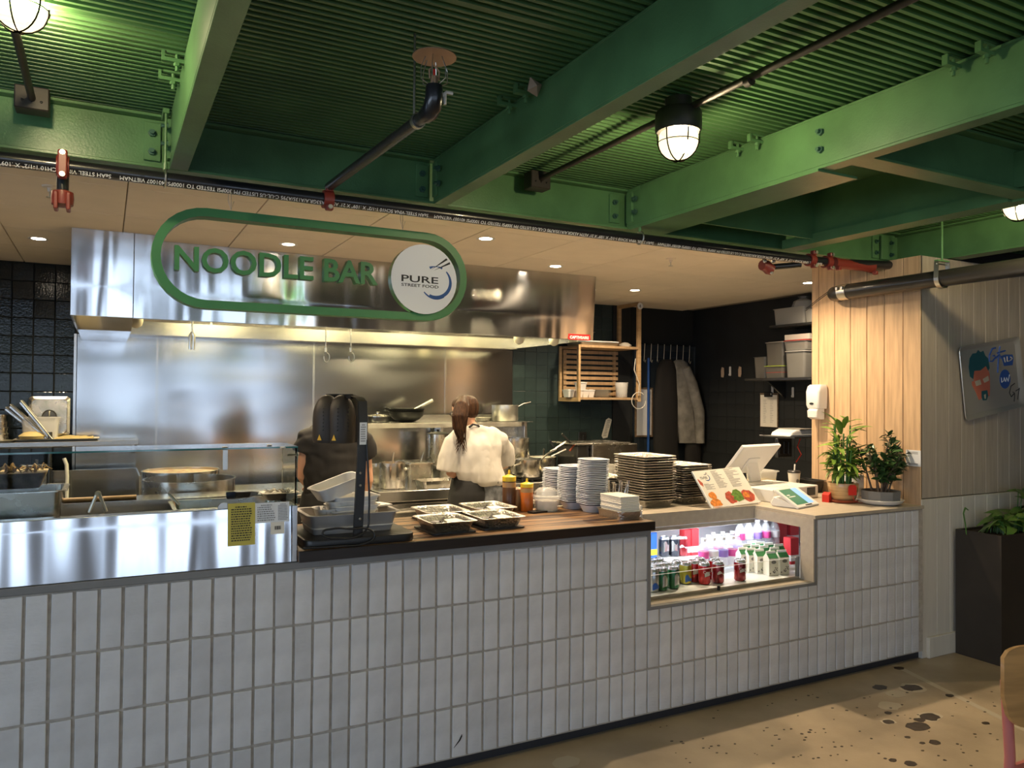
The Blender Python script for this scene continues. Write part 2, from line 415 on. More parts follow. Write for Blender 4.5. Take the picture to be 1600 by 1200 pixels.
def bolt_y(x, y, z, par):      # bolt head pointing along -y
    m = MB(); m.prism(circ(.015, 6), 0, .012); m.prism(circ(.008, 8), .012, .026)
    q = m.build('bolt', 'bolt', None); q.matrix_world = T(x, y, z) @ R(math.pi/2, 'X'); q.parent = par; q.matrix_parent_inverse = WP(par).inverted(); return q
t = thing('steel_girder', 'long green steel girder running above the black sprinkler pipe', 'beam', (1, .4, 2.51))
ibeam_x(-6, 4.765, .40, 2.51, 2.728, .10).build('girder', 'beam_green', t, bevel=.002)
for x in (.20, 1.365, 2.475, 4.60):
    MB().box(x-.075, x-.012, .382, .394, 2.545, 2.70).build('cleat_plate', 'beam_green', t, bevel=.002)
    for z in (2.58, 2.655): bolt_y(x-.045, .382, z, t)
for x, lab, y0 in ((.254, 'green steel beam nearest the left edge, its underside bare and grey', -8), (1.405, 'darkest green steel beam crossing the middle of the deck', -8),
                   (2.53, 'bright green steel beam lit by the caged lamp, with a row of bolts', -8)):
    t = thing('steel_beam', lab, 'beam', (x, 0, 2.51), group='steel cross beams')
    ibeam_y(y0, .36, x, 2.512, 2.727).build('beam', 'beam_green', t, bevel=.0015)
    MB().box(x-.047, x-.033, .30, .35, 2.54, 2.70).build('cleat_plate', 'beam_green', t, bevel=.002)
    for z in (2.585, 2.655): bolt_x(x-.047, .26, z, t)
    if x > 2:
        for z in (2.585, 2.655): bolt_x(x-.035, -.93, z, t)
        MB().box(2.49, 2.72, -.92, .33, 2.502, 2.512).build('bottom_plate', 'beam_green', t)
t = thing('steel_beam', 'short green cross beam on the near side of the dark ceiling shaft', 'beam', (3, -1.05, 2.51), group='steel cross beams')
ibeam_x(2.50, 3.70, -1.06, 2.514, 2.727, .10).build('beam', 'beam_green', t, bevel=.0015)
MB().box(3.56, 3.572, -1.12, -1.06, 2.54, 2.70).build('cleat_plate', 'beam_green', t)
for z in (2.575, 2.655): bolt_y(3.60, -1.09, z, t)
t = thing('steel_channel', 'green steel channel along the right side of the ceiling shaft', 'beam', (3.69, -.3, 2.51), group='steel cross beams')
m_ = MB(); m_.box(3.63, 3.75, -1.0, .33, 2.505, 2.515); m_.box(3.63, 3.64, -1.0, .33, 2.515, 2.56); m_.box(3.74, 3.75, -8.0, .33, 2.515, 2.727); m_.box(3.70, 3.75, -8, .33, 2.717, 2.727); m_.box(3.66, 3.75, -8, -1.0, 2.505, 2.515)
m_.build('channel', 'beam_green', t)
t = thing('steel_girder', 'green steel girder at far right lit by the right-hand caged lamp', 'beam', (4.82, -3, 2.51))
ibeam_y(-8, .46, 4.83, 2.505, 2.728, .12, web=0).build('girder', 'beam_green', t, bevel=.002)
MB().box(4.60, 4.76, .37, .385, 2.54, 2.70).build('splice_plate', 'beam_green', t, bevel=.002)
for z in (2.575, 2.655): bolt_y(4.69, .37, z, t)
# ---- suspended ceiling of the kitchen
ce = sroot('ceiling')
MB().box(-2.4, 6.1, .46, 3.84, 2.60, 2.64).build('ceiling_back', 'ceiling_grid', ce)
XL = [.084+.635*k for k in range(-4, 10)]; YL = [.46, 1.08, 1.74, 2.40, 3.06, 3.72, 3.84]
for i in range(len(XL)-1):
    for j in range(len(YL)-1):
        MB().box(XL[i]+.003, XL[i+1]-.003, YL[j]+.003, YL[j+1]-.003, 2.588, 2.602).build('ceiling_panel', 'panel_ceiling', ce, bevel=.002)
# fascia between girder and ceiling, right part an added dark sheet against the sky
struct(MB().box(-6, 4.45, .455, .47, 2.588, 2.80).build('trim_1', 'beam_green')); struct(MB().box(4.45, 9, .455, .47, 2.50, 2.80).build('trim_sky_block', 'gap'))
# ---- kitchen walls
wb = sroot('wall_back')
MB().box(-2.4, 6.1, 3.815, 3.95, 0, 2.6).build('backing', 'grout_dark', wb)
def tile_mesh(w, h, d, bev, m):
    me = MB().box(-w/2, w/2, -d, 0, -h/2, h/2).mesh('tile', None, bev, 2); me.materials.append(MT[m])
    return me
tl = tile_mesh(.134, .134, .010, .003, 'dark_tile'); tr = tile_mesh(.130, .130, .008, .0012, 'teal_tile')
for i in range(6):
    for j in range(13):
        x, z = -.205-.14*(i+.5), 2.584-.139*(j+.5)
        inst(tl, 'tile', wb, (x, 3.815, z), (rs.uniform(-.02, .02), 0, rs.uniform(-.02, .02)))
MB().box(3.615, 5.05, 3.80, 3.815, .7, 2.6).build('grout_bed', 'grout', wb)
for i in range(9):
    for j in range(13):
        inst(tr, 'tile', wb, (3.617+.133*(i+.5), 3.80, 2.586-.133*(j+.5)))
MB().box(4.82, 5.05, 3.785, 3.80, .7, 2.6).build('painted_strip', 'black_wall', wb)
wr = sroot('wall_right')
MB().box(5.95, 6.1, .8, 3.85, 0, 2.6).build('backing', 'black_wall', wr)
trr = tile_mesh(.130, .130, .008, .0012, 'dark_tile_matte') if 0 else tile_mesh(.130, .130, .006, .001, 'black_wall')
for i in range(13):
    for j in range(6):
        inst(trr, 'tile', wr, (5.95, 3.66-.133*(i+.5), 1.80-.133*(j+.5)), (0, 0, -math.pi/2))
struct(MB().box(-2.5, -2.4, .4, 3.9, 0, 2.6).build('wall_left', 'black_wall'))
d1 = sroot('door_1')
MB().box(5.16, 5.93, 3.775, 3.812, 0, 2.12).build('door_leaf', 'door_blue', d1, bevel=.004)
m_ = MB(); m_.box(5.10, 5.16, 3.765, 3.812, 0, 2.18); m_.box(5.93, 5.95, 3.765, 3.812, 0, 2.18); m_.box(5.16, 5.93, 3.765, 3.812, 2.12, 2.18)
m_.build('door_frame', 'door_blue', d1, bevel=.003)
# ---- pine-clad jamb and grey wall at the right of the counter
wj = sroot('wall_jamb')
MB().box(4.503, 9, .037, .45, 0, 2.498).build('core', 'gap', wj); MB().box(4.503, 9, .45, .85, 0, 2.6).build('core', 'gap', wj)
ys = [.857, .795, .659, .529, .401, .270, .137, .014]
for a, b in zip(ys, ys[1:]):
    MB().box(4.488, 4.502, b+.002, a-.002, .9, 2.585 if b > .45 else 2.500).build('plank', 'pine_plank', wj, bevel=.0025)
wf = sroot('wall_front')
for k in range(24):
    x = 4.506+.131*k
    MB().box(x+.0015-(.016 if k == 0 else 0), x+.1295, .016, .036, .985, 2.50).build('plank', 'grey_plank', wf, bevel=.002)
    MB().box(x+.0015-(.016 if k == 0 else 0), x+.1295, .010, .036, .0, .980).build('wainscot_plank', 'cream_plank', wf, bevel=.002)
bb = struct(MB().box(4.53, 9, -.012, .010, 0, .128).build('baseboard_front', 'cream_plank', bevel=.003))
# ---- the hall behind the viewer
wv = sroot('wall_rear')
m_ = MB(); xs = [-6]+[v for q in WIN for v in q]+[9]
for i in range(0, len(xs), 2): m_.box(xs[i], xs[i+1], -8.1, -8, 0, 2.8)
for a, b in WIN: m_.box(a, b, -8.1, -8, 0, .3); m_.box(a, b, -8.1, -8, 2.6, 2.8)
m_.build('rear_masonry', 'hall_wall', wv)
for i, (a, b) in enumerate(WIN):
    wn = sroot('window_%d' % (i+1)); m = MB()
    m.box(a, b, -8.07, -8.02, .3, .36); m.box(a, b, -8.07, -8.02, 2.54, 2.6); m.box(a, a+.05, -8.07, -8.02, .36, 2.54); m.box(b-.05, b, -8.07, -8.02, .36, 2.54); m.box((a+b)/2-.025, (a+b)/2+.025, -8.07, -8.02, .36, 2.54)
    m.build('window_frame', 'lamp_black', wn)
wl = sroot('wall_hall_left'); m_ = MB(); ys_ = [-8]+[v for q in WIN_ADDED for v in q]+[.5]
for i in range(0, len(ys_), 2): m_.box(-6.1, -6, ys_[i], ys_[i+1], 0, 2.8)
for a, b in WIN_ADDED: m_.box(-6.1, -6, a, b, 0, .3); m_.box(-6.1, -6, a, b, 2.6, 2.8)
m_.build('left_masonry', 'hall_wall', wl)
for i, (a, b) in enumerate(WIN_ADDED):  # frames for the added side windows
    wn = sroot('window_%d' % (i+8)); m = MB()
    m.box(-6.07, -6.02, a, b, .3, .36); m.box(-6.07, -6.02, a, b, 2.54, 2.6); m.box(-6.07, -6.02, (a+b)/2-.025, (a+b)/2+.025, .36, 2.54); m.build('window_frame', 'lamp_black', wn)
struct(MB().box(9, 9.1, -8, .5, 0, 2.8).build('wall_hall_right', 'hall_wall'))
# ================================================================ THE SERVICE COUNTER
sc_ = thing('service_counter', 'long counter front clad in white upright brick tiles', 'counter', (2, .2, 0))
m_ = MB(); m_.box(-1.3, 2.372, .003, .45, .05, .922); m_.box(2.372, 3.53, .003, .08, .05, .558); m_.box(3.53, 4.487, .003, .075, .05, .922)
m_.build('mortar_bed', 'mortar', sc_)
MB().box(-1.3, 4.49, .035, .05, 0, .052).build('toe_kick', 'toe_dark', sc_)
def brick(w, h, k):
    r = random.Random(k); m = MB(); j = lambda: r.uniform(-.0014, .0014)
    m.add([(-w/2+j(), .012, -h/2+j()), (w/2+j(), .012, -h/2+j()), (w/2+j(), .012, h/2+j()), (-w/2+j(), .012, h/2+j()),
           (-w/2+j(), -.004+j(), -h/2+j()), (w/2+j(), -.004+j(), -h/2+j()), (w/2+j(), -.004+j(), h/2+j()), (-w/2+j(), -.004+j(), h/2+j())],
          [(0, 1, 2, 3), (4, 5, 6, 7), (0, 1, 5, 4), (1, 2, 6, 5), (2, 3, 7, 6), (3, 0, 4, 7)])
    me = m.mesh('brick_tile', None, .0022, 2); me.materials.append(MT['white_tile'])
    return me
full = [brick(.0640, .2075, k) for k in range(8)]; short = [brick(.0640, .066, 20+k) for k in range(3)]
ZL = [.922, .706, .4885, .271, .053]
def put_tile(me, x, z):
    q = inst(me, 'brick_tile', None, (x, 0, z)); q.parent = sc_; q.matrix_parent_inverse = WORLD[sc_.name].inverted(); return q
for c in range(-13, 64):
    x = -.229+.0742*(c+.5)
    if x+.032 > 4.49: break
    if x < -.62: continue
    for r_ in range(4):
        z = (ZL[r_]+ZL[r_+1])/2
        if 2.372 < x < 3.535:
            if r_ == 0: continue
            if r_ == 1: put_tile(short[c % 3], x, .4935+.031); continue
        put_tile(full[rs.randrange(8)], x, z)
# broken corner on one bottom-row tile
p = at(713, 1160, y=-.006)
m_ = MB(); m_.prism([(-.012, -.022), (.012, .006), (.026, .030), (.027, .020), (.018, .004), (.0, -.012)], 0, .0018, T(p.x, -.0045, p.z) @ FRONT)
m_.build('broken_chip', 'ink_black', sc_)
MB().box(-1.3, 2.385, -.006, .02, .924, .951).build('edge_trim', 'grey_metal', sc_, bevel=.002)
m_ = MB(); m_.box(2.362, 2.386, -.006, .05, .556, .924); m_.box(2.386, 3.546, -.006, .02, .556, .5735); m_.box(3.5300, 3.546, -.006, .02, .573, .925)
m_.build('cooler_surround', 'grey_metal', sc_, bevel=.0015)
# wooden worktop, boards glued side by side
wt = thing('wooden_worktop', 'thick dark-edged wooden worktop with streaky brown grain', 'worktop', (1.4, .3, .953))
bw = .0633
for k in range(10):
    y0 = -.02+bw*k
    MB().box(.672, 2.39, y0+.0003, y0+bw-.0003, .953, .9953).build('board', 'wood_top', wt, bevel=.001)
MB().box(.672, 2.392, -.032, -.0203, .952, .9955).build('front_edge', 'wood_edge', wt, bevel=.002)
MB().box(2.3905, 2.397, -.02, .613, .952, .9955).build('end_edge', 'wood_edge', wt, bevel=.002)
# stone worktop with recess over the cooler
st = thing('stone_worktop', 'beige stone worktop stepping back above the drinks cooler', 'worktop', (3.6, .6, .92))
m_ = MB(); m_.prism([(2.40, .444), (3.53, .444), (3.53, -.008), (4.487, -.008), (4.487, .86), (5.2, .862), (5.2, 1.25), (2.40, 1.25)], .926, .945)
m_.build('top_slab', 'stone', st)
MB().box(2.40, 3.53, .446, .466, .868, .9255).build('recess_fascia', 'stone', st)
m_ = MB(); m_.box(3.522, 3.5295, -.004, .4455, .868, .9255); m_.box(3.522, 3.5295, -.004, .09, .5745, .868)
m_.build('side_fascia', 'stone', st)
MB().box(2.388, 3.53, .0205, .10, .560, .5745).build('sill', 'stone', st)
# ================================================================ OVERHEAD: lamps, pipes, sign, hood
def lamp_light(loc, power, r=.06, col=(1, .74, .42)):
    pass
def caged_lamp(x, y, zb, label):
    t = thing('caged_lamp', label, 'lamp', (x, y, zb), group='caged ceiling lamps')
    m = MB(); m.lathe([(.05, .125), (.05, .085), (.080, .080), (.086, .070), (.086, .008), (.080, 0), (.060, 0)], 28); m.v = [(a+x, b+y, c+zb) for a, b, c in m.v]
    m.build('housing', 'lamp_black', t, smooth=40)
    g = MB(); g.lathe([(.066, 0), (.072, -.012), (.072, -.045), (.062, -.072), (.042, -.090), (.015, -.098), (.001, -.099)], 24); g.v = [(a+x, b+y, c+zb) for a, b, c in g.v]
    g.build('glass_globe', 'globe', t, smooth=60)
    b = MB(); b.ball((x+.014, y-.01, zb-.050), .027, 12, 8); b.build('bulb', 'bulb', t, smooth=60)
    for k in range(3):
        a = math.pi*k/3+.3; m = MB()
        m.tube([(x+math.cos(a)*.078*math.sin(u), y+math.sin(a)*.078*math.sin(u), zb-.108*max(0, math.cos(u))**.75) for u in [math.pi*(i/14-.5) for i in range(15)]], .0024, 6)
        m.build('cage_wire', 'cage_black', t)
    m = MB(); m.tube([(x+.078*math.cos(q), y+.078*math.sin(q), zb-.040) for q in [2*math.pi*i/20 for i in range(21)]], .0016, 6); m.build('cage_ring', 'cage_black', t)
    return t
p1 = at(1060, 207, x=1.88); p0 = at(30, -8, x=-.235); p3 = at(1592, 312, z=2.60)
caged_lamp(1.88, p1.y, p1.z, 'round caged lamp glowing between the dark middle beam and the bright green beam')
caged_lamp(-.235, p0.y, p0.z, 'round caged lamp glowing at the top left corner')
caged_lamp(p3.x, p3.y, p3.z, 'round caged lamp at the right edge beneath the far girder')
for i, (x, y) in enumerate(((1.88, -4.4), (4.1, -3.2))):  # unseen lamps added to warm the floor, counter and grey wall
    caged_lamp(x, y, 2.63, 'added unseen caged lamp over the seating hall, %s' % ['over the middle tables', 'over the right-hand tables'][i])
def conduit(x, y0, y1, z, label, jy):
    t = thing('conduit', label, 'conduit', (x, jy, z), group='black lamp conduits')
    MB().tube([(x, y0, z), (x, y1, z)], .013, 10).build('tube', 'conduit', t, smooth=40)
    m = MB(); m.box(x-.055, x+.055, jy-.06, jy+.02, z-.04, z+.045); m.build('junction_box', 'conduit', t, bevel=.004)
    for dx in (-.03, 0, .03): MB().ball((x+dx, jy-.06, z-.01), .005, 6, 4).build('screw', 'black_iron', t)
    return t
jy = .29
c1 = conduit(1.885, -8, p1.y-.05, at(1420, 0, x=1.885).z, 'black conduit running from the lit caged lamp to a junction box by the girder', jy)
MB().tube([(1.885, p1.y+.04, 2.672), (1.885, jy-.05, 2.672)], .013, 10).build('tube', 'conduit', c1, smooth=40)
q = at(1170, 127, x=1.885); MB().tube([(1.885, q.y-.012, q.z), (1.885, q.y+.012, q.z)], .018, 10).build('coupling', 'conduit', c1, smooth=40)
conduit(-.25, p0.y+.05, jy-.05, 2.672, 'short black conduit and junction box at the left of the deck', jy)
# beam clamps on the flanges
def beam_clamp(px, py, x, label, flip=1):
    p = at(px, py, x=x); z = 2.715
    t = thing('beam_clamp', label, 'clamp', (x, p.y, z), group='green beam clamps')
    m = MB(); m.box(-.075, .02, -.010, .010, -.018, -.006); m.box(-.075, -.066, -.010, .010, -.006, .016); m.box(-.06, .02, -.009, .009, .010, .018)
    m.build('jaw', 'beam_green', t, world=False)
    m = MB(); m.tube([(-.028, 0, -.045), (-.028, 0, .017)], .006, 8); m.prism(circ(.011, 6, -.028, 0), -.028, -.018); m.build('screw', 'beam_green', t, world=False)
for px, py, x, l in ((292, 25, .225, 'green beam clamp on the left beam, the one farther from the girder'), (285, 48, .225, 'green beam clamp on the left beam, the one nearer the girder'),
                     (832, 145, 1.37, 'green beam clamp on the dark middle beam beside the paper scrap'), (806, 158, 1.37, 'green beam clamp on the dark middle beam nearer the girder'),
                     (1190, 217, 2.495, 'green beam clamp above the caged lamp, farther of that pair'), (1160, 232, 2.495, 'green beam clamp above the caged lamp, nearer the girder'),
                     (1550, 78, 2.495, 'green beam clamp at the upper right, farther from the girder'), (1498, 98, 2.495, 'green beam clamp at the upper right, nearer the girder')):
    beam_clamp(px, py, x, l)
p = at(848, 128, x=1.36); m_ = MB(); m_.add([(0, 0, 0), (.05, .02, -.005), (.075, .03, .045), (.01, 0, .05), (.03, -.012, .02)], [(0, 1, 4), (1, 2, 4), (2, 3, 4), (3, 0, 4)])
m_.add([(a, b+.004, c) for a, b, c in m_.v[:5]], [(0, 4, 1), (1, 4, 2), (2, 4, 3), (3, 4, 0)])
one(m_, 'paper_scrap', 'debris', 'torn tan paper scrap stuck against the dark middle beam', 'scrap', (1.30, p.y, 2.675))
# ---- sprinkler main
PY, PZ, PR = .25, 2.442, .027
t = thing('sprinkler_pipe', 'long black sprinkler pipe with white stencilled print, under the green girder', 'pipe', (1, PY, PZ))
MB().tube([(-6, PY, PZ), (3.93, PY, PZ)], PR, 18).build('pipe_run', 'pipe_black', t, smooth=40)
MB().tube([(4.08, PY, PZ+.005), (4.62, PY-.02, PZ+.035)], PR, 18).build('pipe_run', 'pipe_black', t, smooth=40)
S = 'SeAH STEEL VINA SCH10 1-1/2" X .109" X 21\' ASTM A53GR.A/A135/A795 C-UL-US LISTED FM 300PSI TESTED TO 1000PSI 401007 VIETNAM  '
x = 3.86
Mx = R(math.pi, 'Z')
a_ = math.radians(-28)
for k in range(4):
    me_w = 1.62
    o = text('stencil', S, .021, 'text_white', T(x, PY-(PR+.0006)*math.cos(a_), PZ+(PR+.0006)*math.sin(a_)-.002) @ R(-a_, 'X') @ FRONT @ R(math.pi, 'Z'), t, .0002)
    x -= o.dimensions.x if False else (max(v.co.x for v in o.data.vertices)-min(v.co.x for v in o.data.vertices))+.03
def coupling(name, x, label, drop=None, y=PY, z=PZ, up=False):
    t = thing(name, label, 'pipe fitting', (x, y, z), group='red pipe fittings')
    m = MB(); m.lathe([(PR+.001, -.021), (PR+.011, -.021), (PR+.013, 0), (PR+.011, .021), (PR+.001, .021)], 20, cap=False); m.loft([[(r_*math.cos(q), r_*math.sin(q), zz) for q in [2*math.pi*k/20 for k in range(20)]] for r_, zz in ((PR+.001, -.021), (PR+.001, .021))], cap=False)
    M = T(x, y, z) @ R(math.pi/2, 'Y'); m.v = [tuple(M @ Vector(v)) for v in m.v]; m.build('clamp_ring', 'red_fitting', t, smooth=50)
    for s in (-1, 1):
        e = MB(); e.box(x-.016, x+.016, y-.044, y-.012, z+s*.040-.013, z+s*.040+.013); e.build('bolt_ear', 'red_fitting', t, bevel=.006, segs=2)
        b = MB(); b.prism(circ(.010, 8), 0, .008); M = T(x, y-.044, z+s*.040) @ R(math.pi/2, 'X'); b.v = [tuple(M @ Vector(v)) for v in b.v]; b.build('bolt_head', 'zinc', t)
    return t
xa = at(98, 275, y=PY).x; xb = at(512, 316, y=PY).x
t = coupling('pipe_tee', xa, 'red bolted tee strapped to the sprinkler pipe at the left')
MB().box(xa-.016, xa+.016, PY-.048, PY-.036, PZ-.045, PZ+.045).build('strap', 'red_fitting', t, bevel=.005, segs=2)
m_ = MB(); m_.tube([(xa, PY+.01, PZ-.02), (xa, PY+.01, PZ-.10)], .021, 14); m_.build('outlet_stub', 'pipe_black', t, smooth=40)
m_ = MB(); m_.lathe([(.022, -.03), (.036, -.024), (.038, 0), (.036, .024), (.022, .03)], 18); m_.v = [(a+xa, b+PY+.01, c+PZ-.118) for a, b, c in m_.v]; m_.build('lower_clamp', 'red_fitting', t, smooth=50)
for s in (-1, 1): MB().box(xa+s*.020-.007, xa+s*.020+.007, PY-.035, PY+.03, PZ-.165, PZ-.10).build('lower_ear', 'red_fitting', t, bevel=.003)
t = coupling('pipe_tee', xb, 'red bolted tee where the inclined branch leaves the sprinkler pipe')
q0 = Vector((xb, PY-.02, PZ+.05)); q1 = at(672, 175, x=xb+.02)
# branch with upright sprinkler
t = thing('sprinkler_branch', 'black branch pipe rising to an upright caged sprinkler head', 'sprinkler', tuple(q1))
MB().tube([q0, q1], .019, 14).build('branch_pipe', 'cast_pipe', t, smooth=40)
d_ = (q1-q0).normalized()
m_ = MB(); m_.tube([q1-d_*.03, q1, q1+d_*.02+Vector((0, 0, .012)), q1+d_*.03+Vector((0, 0, .035)), q1+d_*.03+Vector((0, 0, .07))], [.026, .027, .028, .027, .025], 14); m_.build('elbow', 'pipe_black', t, smooth=40)
h = q1+d_*.03+Vector((0, 0, .07))
m_ = MB(); m_.tube([h, h+Vector((0, 0, .028))], [.013, .010], 8); m_.tube([h+Vector((.014, 0, .02)), h+Vector((.016, 0, .045)), h+Vector((.003, 0, .06))], .003, 6); m_.tube([h+Vector((-.014, 0, .02)), h+Vector((-.016, 0, .045)), h+Vector((-.003, 0, .06))], .003, 6); m_.build('sprinkler_head', 'rust', t)
m_ = MB(); m_.tube([h+Vector((0, 0, .02)), h+Vector((0, 0, .05))], .004, 8); m_.build('glass_bulb', 'red_plastic', t)
m_ = MB(); m_.lathe([(.001, 0), (.066, 0), (.066, .003), (.001, .003)], 28); m_.v = [(a+h.x, b+h.y, c+h.z+.085) for a, b, c in m_.v]; m_.build('heat_plate', 'rust', t, smooth=40)
for k in range(6):
    a = math.pi*k/3; m = MB(); c_, s_ = math.cos(a), math.sin(a)
    m.tube([h+Vector((.015*c_, .015*s_, .0)), h+Vector((.042*c_, .042*s_, .015)), h+Vector((.042*c_, .042*s_, .05)), h+Vector((.028*c_, .028*s_, .083))], .0016, 5); m.build('guard_wire', 'zinc', t)
r_ = q1-d_*.10; m_ = MB(); m_.tube([r_+Vector((-.012, 0, .02)), Vector((r_.x-.012, r_.y, 2.735))], .004, 8); m_.build('hanger_rod', 'zinc', t)
m_ = MB(); m_.lathe([(.0205, -.009), (.024, -.009), (.024, .009), (.0205, .009)], 18, cap=False); M = T(*r_) @ d_.to_track_quat('Z', 'X').to_matrix().to_4x4(); m_.v = [tuple(M @ Vector(v)) for v in m_.v]; m_.build('hanger_band', 'zinc', t, smooth=40)
m_ = MB(); m_.tube([h+Vector((.02, 0, -.03)), h+Vector((.04, 0, -.012)), h+Vector((.06, 0, -.012))], .005, 6); m_.tube([h+Vector((.035, 0, -.016)), h+Vector((.035, 0, -.05))], .005, 6); m_.build('tape_end', 'paper', t)
# hangers of the main
def hanger(x, label):
    t = thing('pipe_hanger', label, 'hanger', (x, PY, PZ), group='sprinkler pipe hangers')
    MB().tube([(x, PY, PZ+.035), (x, PY, 2.72)], .005, 8).build('rod', 'beam_green', t)
    m = MB(); m.tube([(x, PY+.034*math.sin(q), PZ+.004-.034*math.cos(q)) for q in [math.pi*2*i/18 for i in range(19)]], .0045, 6); m.build('loop', 'zinc', t)
    m = MB(); m.box(x-.012, x+.012, PY-.012, PY+.09, 2.700, 2.72); m.build('flange_clip', 'beam_green', t, bevel=.002)
    MB().tube([(x, PY, PZ+.035), (x, PY, PZ+.062)], .009, 8).build('swivel_nut', 'beam_green', t)
hanger(at(258, 285, y=PY).x, 'rod hanger carrying the sprinkler pipe beside the left beam')
hanger(at(1000, 372, y=PY).x, 'rod hanger carrying the sprinkler pipe beside the bright beam')
# right-hand fittings
def rx(px): return at(px, 405, y=PY).x
coupling('pipe_coupling', rx(1266), 'red coupling on the sprinkler pipe above the pine wall edge')
coupling('pipe_coupling', rx(1292), 'red coupling just left of the plain red sleeve')
t = thing('pipe_sleeve', 'plain red pipe sleeve above the pine wall', 'pipe fitting', (rx(1335), PY, PZ))
MB().tube([(rx(1302), PY, PZ), (rx(1312), PY, PZ), (rx(1350), PY, PZ+.004), (rx(1362), PY, PZ+.004)], [.037, .032, .032, .038], 18).build('sleeve', 'red_fitting', t, smooth=40)
for px in (1303, 1360): MB().box(rx(px)-.012, rx(px)+.012, PY-.05, PY-.02, PZ-.05, PZ-.025).build('bolt_ear', 'red_fitting', t, bevel=.004)
e = at(1196, 415, y=.36)
t = thing('pipe_elbow', 'red elbow fitting hanging below the sprinkler pipe', 'pipe fitting', tuple(e), group='red pipe fittings')
MB().tube([e+Vector((-.03, 0, .0)), e, e+Vector((.02, -.01, -.02)), e+Vector((.04, -.02, -.03))], [.03, .036, .036, .03], 12).build('elbow_body', 'red_fitting', t, smooth=50)
for dx, dz in ((-.035, .02), (.02, -.045), (.035, .025)): MB().ball((e.x+dx, e.y-.03, e.z+dz), .012, 8, 6).build('bolt_head', 'zinc', t)
f_ = Vector((rx(1255), PY+.02, PZ-.03))
MB().tube([e+Vector((.03, -.01, -.008)), f_], .018, 12).build('offset_pipe', 'pipe_black', t, smooth=40)
MB().tube([e, e+Vector((0, .02, .09))], .012, 10).build('riser', 'pipe_black', t, smooth=40)
# ---- big cast pipe by the pine wall
BX, BZ = 4.385, 2.318
t = thing('drain_pipe', 'thick black drain pipe leaving the pine wall through a clamped elbow', 'pipe', (BX, .5, BZ))
MB().tube([(BX, .47, BZ), (BX, -7.9, BZ+.02)], .050, 24).build('pipe_run', 'cast_pipe', t, smooth=40)
MB().tube([(BX, .50, BZ), (BX+.004, .545, BZ), (BX+.02, .585, BZ), (BX+.06, .605, BZ), (4.487, .61, BZ)], [.046, .049, .050, .049, .048], 24).build('elbow', 'cast_pipe', t, smooth=40)
MB().tube([(BX, .455, BZ), (BX, .52, BZ)], .054, 24).build('clamp_band', 'zinc', t, smooth=40)
for y in (.468, .507): MB().box(BX-.066, BX-.046, y-.008, y+.008, BZ+.01, BZ+.03).build('clamp_screw', 'zinc', t, bevel=.002)
for k_, (dx, dz) in enumerate(((0, 0), (.004, -.012))):
    o = MB().tube([(4.40, .62, BZ+.03+dz), (4.45, .78, BZ-.02+dz), (4.478, .90, BZ-.07+dz)], .0025, 6).build('wire', 'ink_black', t)
y_ = at(1472, 440, x=BX).y
t = thing('pipe_hanger', 'clevis hanger carrying the thick drain pipe', 'hanger', (BX, y_, BZ))
m_ = MB(); R_ = .056
for s in (-.014, .014): pass
rings = [[(BX+R_*math.sin(q)+(0), y_+dy, BZ-R_*math.cos(q)) for dy in (-.014, .014)] for q in [math.pi*(i/12-.5) for i in range(13)]]
pts = [(BX-.05, .10)]+[(BX+R_*math.sin(q), -R_*math.cos(q)) for q in [math.pi*(i/12-.5) for i in range(13)]]+[(BX+.05, .10)]
outer = [(BX-.054, .10)]+[(BX+(R_+.004)*math.sin(q), -(R_+.004)*math.cos(q)) for q in [math.pi*(i/12-.5) for i in range(13)]]+[(BX+.054, .10)]
for i in range(len(pts)-1):
    (a, b), (c, d), (e_, f2), (g, h2) = pts[i], pts[i+1], outer[i+1], outer[i]
    m_.add([(a, y_-.014, BZ+b), (c, y_-.014, BZ+d), (e_, y_-.014, BZ+f2), (g, y_-.014, BZ+h2), (a, y_+.014, BZ+b), (c, y_+.014, BZ+d), (e_, y_+.014, BZ+f2), (g, y_+.014, BZ+h2)],
           [(0, 1, 2, 3), (4, 5, 6, 7), (0, 1, 5, 4), (1, 2, 6, 5), (2, 3, 7, 6), (3, 0, 4, 7)])
m_.build('clevis_strap', 'zinc', t)
MB().tube([(BX-.06, y_, BZ+.085), (BX+.06, y_, BZ+.085)], .005, 8).build('cross_bolt', 'zinc', t)
MB().box(BX-.056, BX+.056, y_-.012, y_+.012, BZ+.10, BZ+.108).build('yoke', 'beam_green', t)
MB().tube([(BX, y_, BZ+.10), (BX, y_, 2.73)], .006, 8).build('rod', 'beam_green', t)
p = at(1447, 412, y=PY-.02)
t = thing('pipe_hanger', 'thin green rod hanger at the right end of the sprinkler pipe', 'hanger', tuple(p))
MB().tube([p+Vector((.0, 0, 0)), Vector((p.x, p.y, 2.73))], .005, 8).build('rod', 'beam_green', t)
m_ = MB(); m_.tube([(p.x, p.y+.034*math.sin(q), p.z-.034*math.cos(q)) for q in [math.pi*2*i/18 for i in range(19)]], .004, 6); m_.build('loop', 'zinc', t)
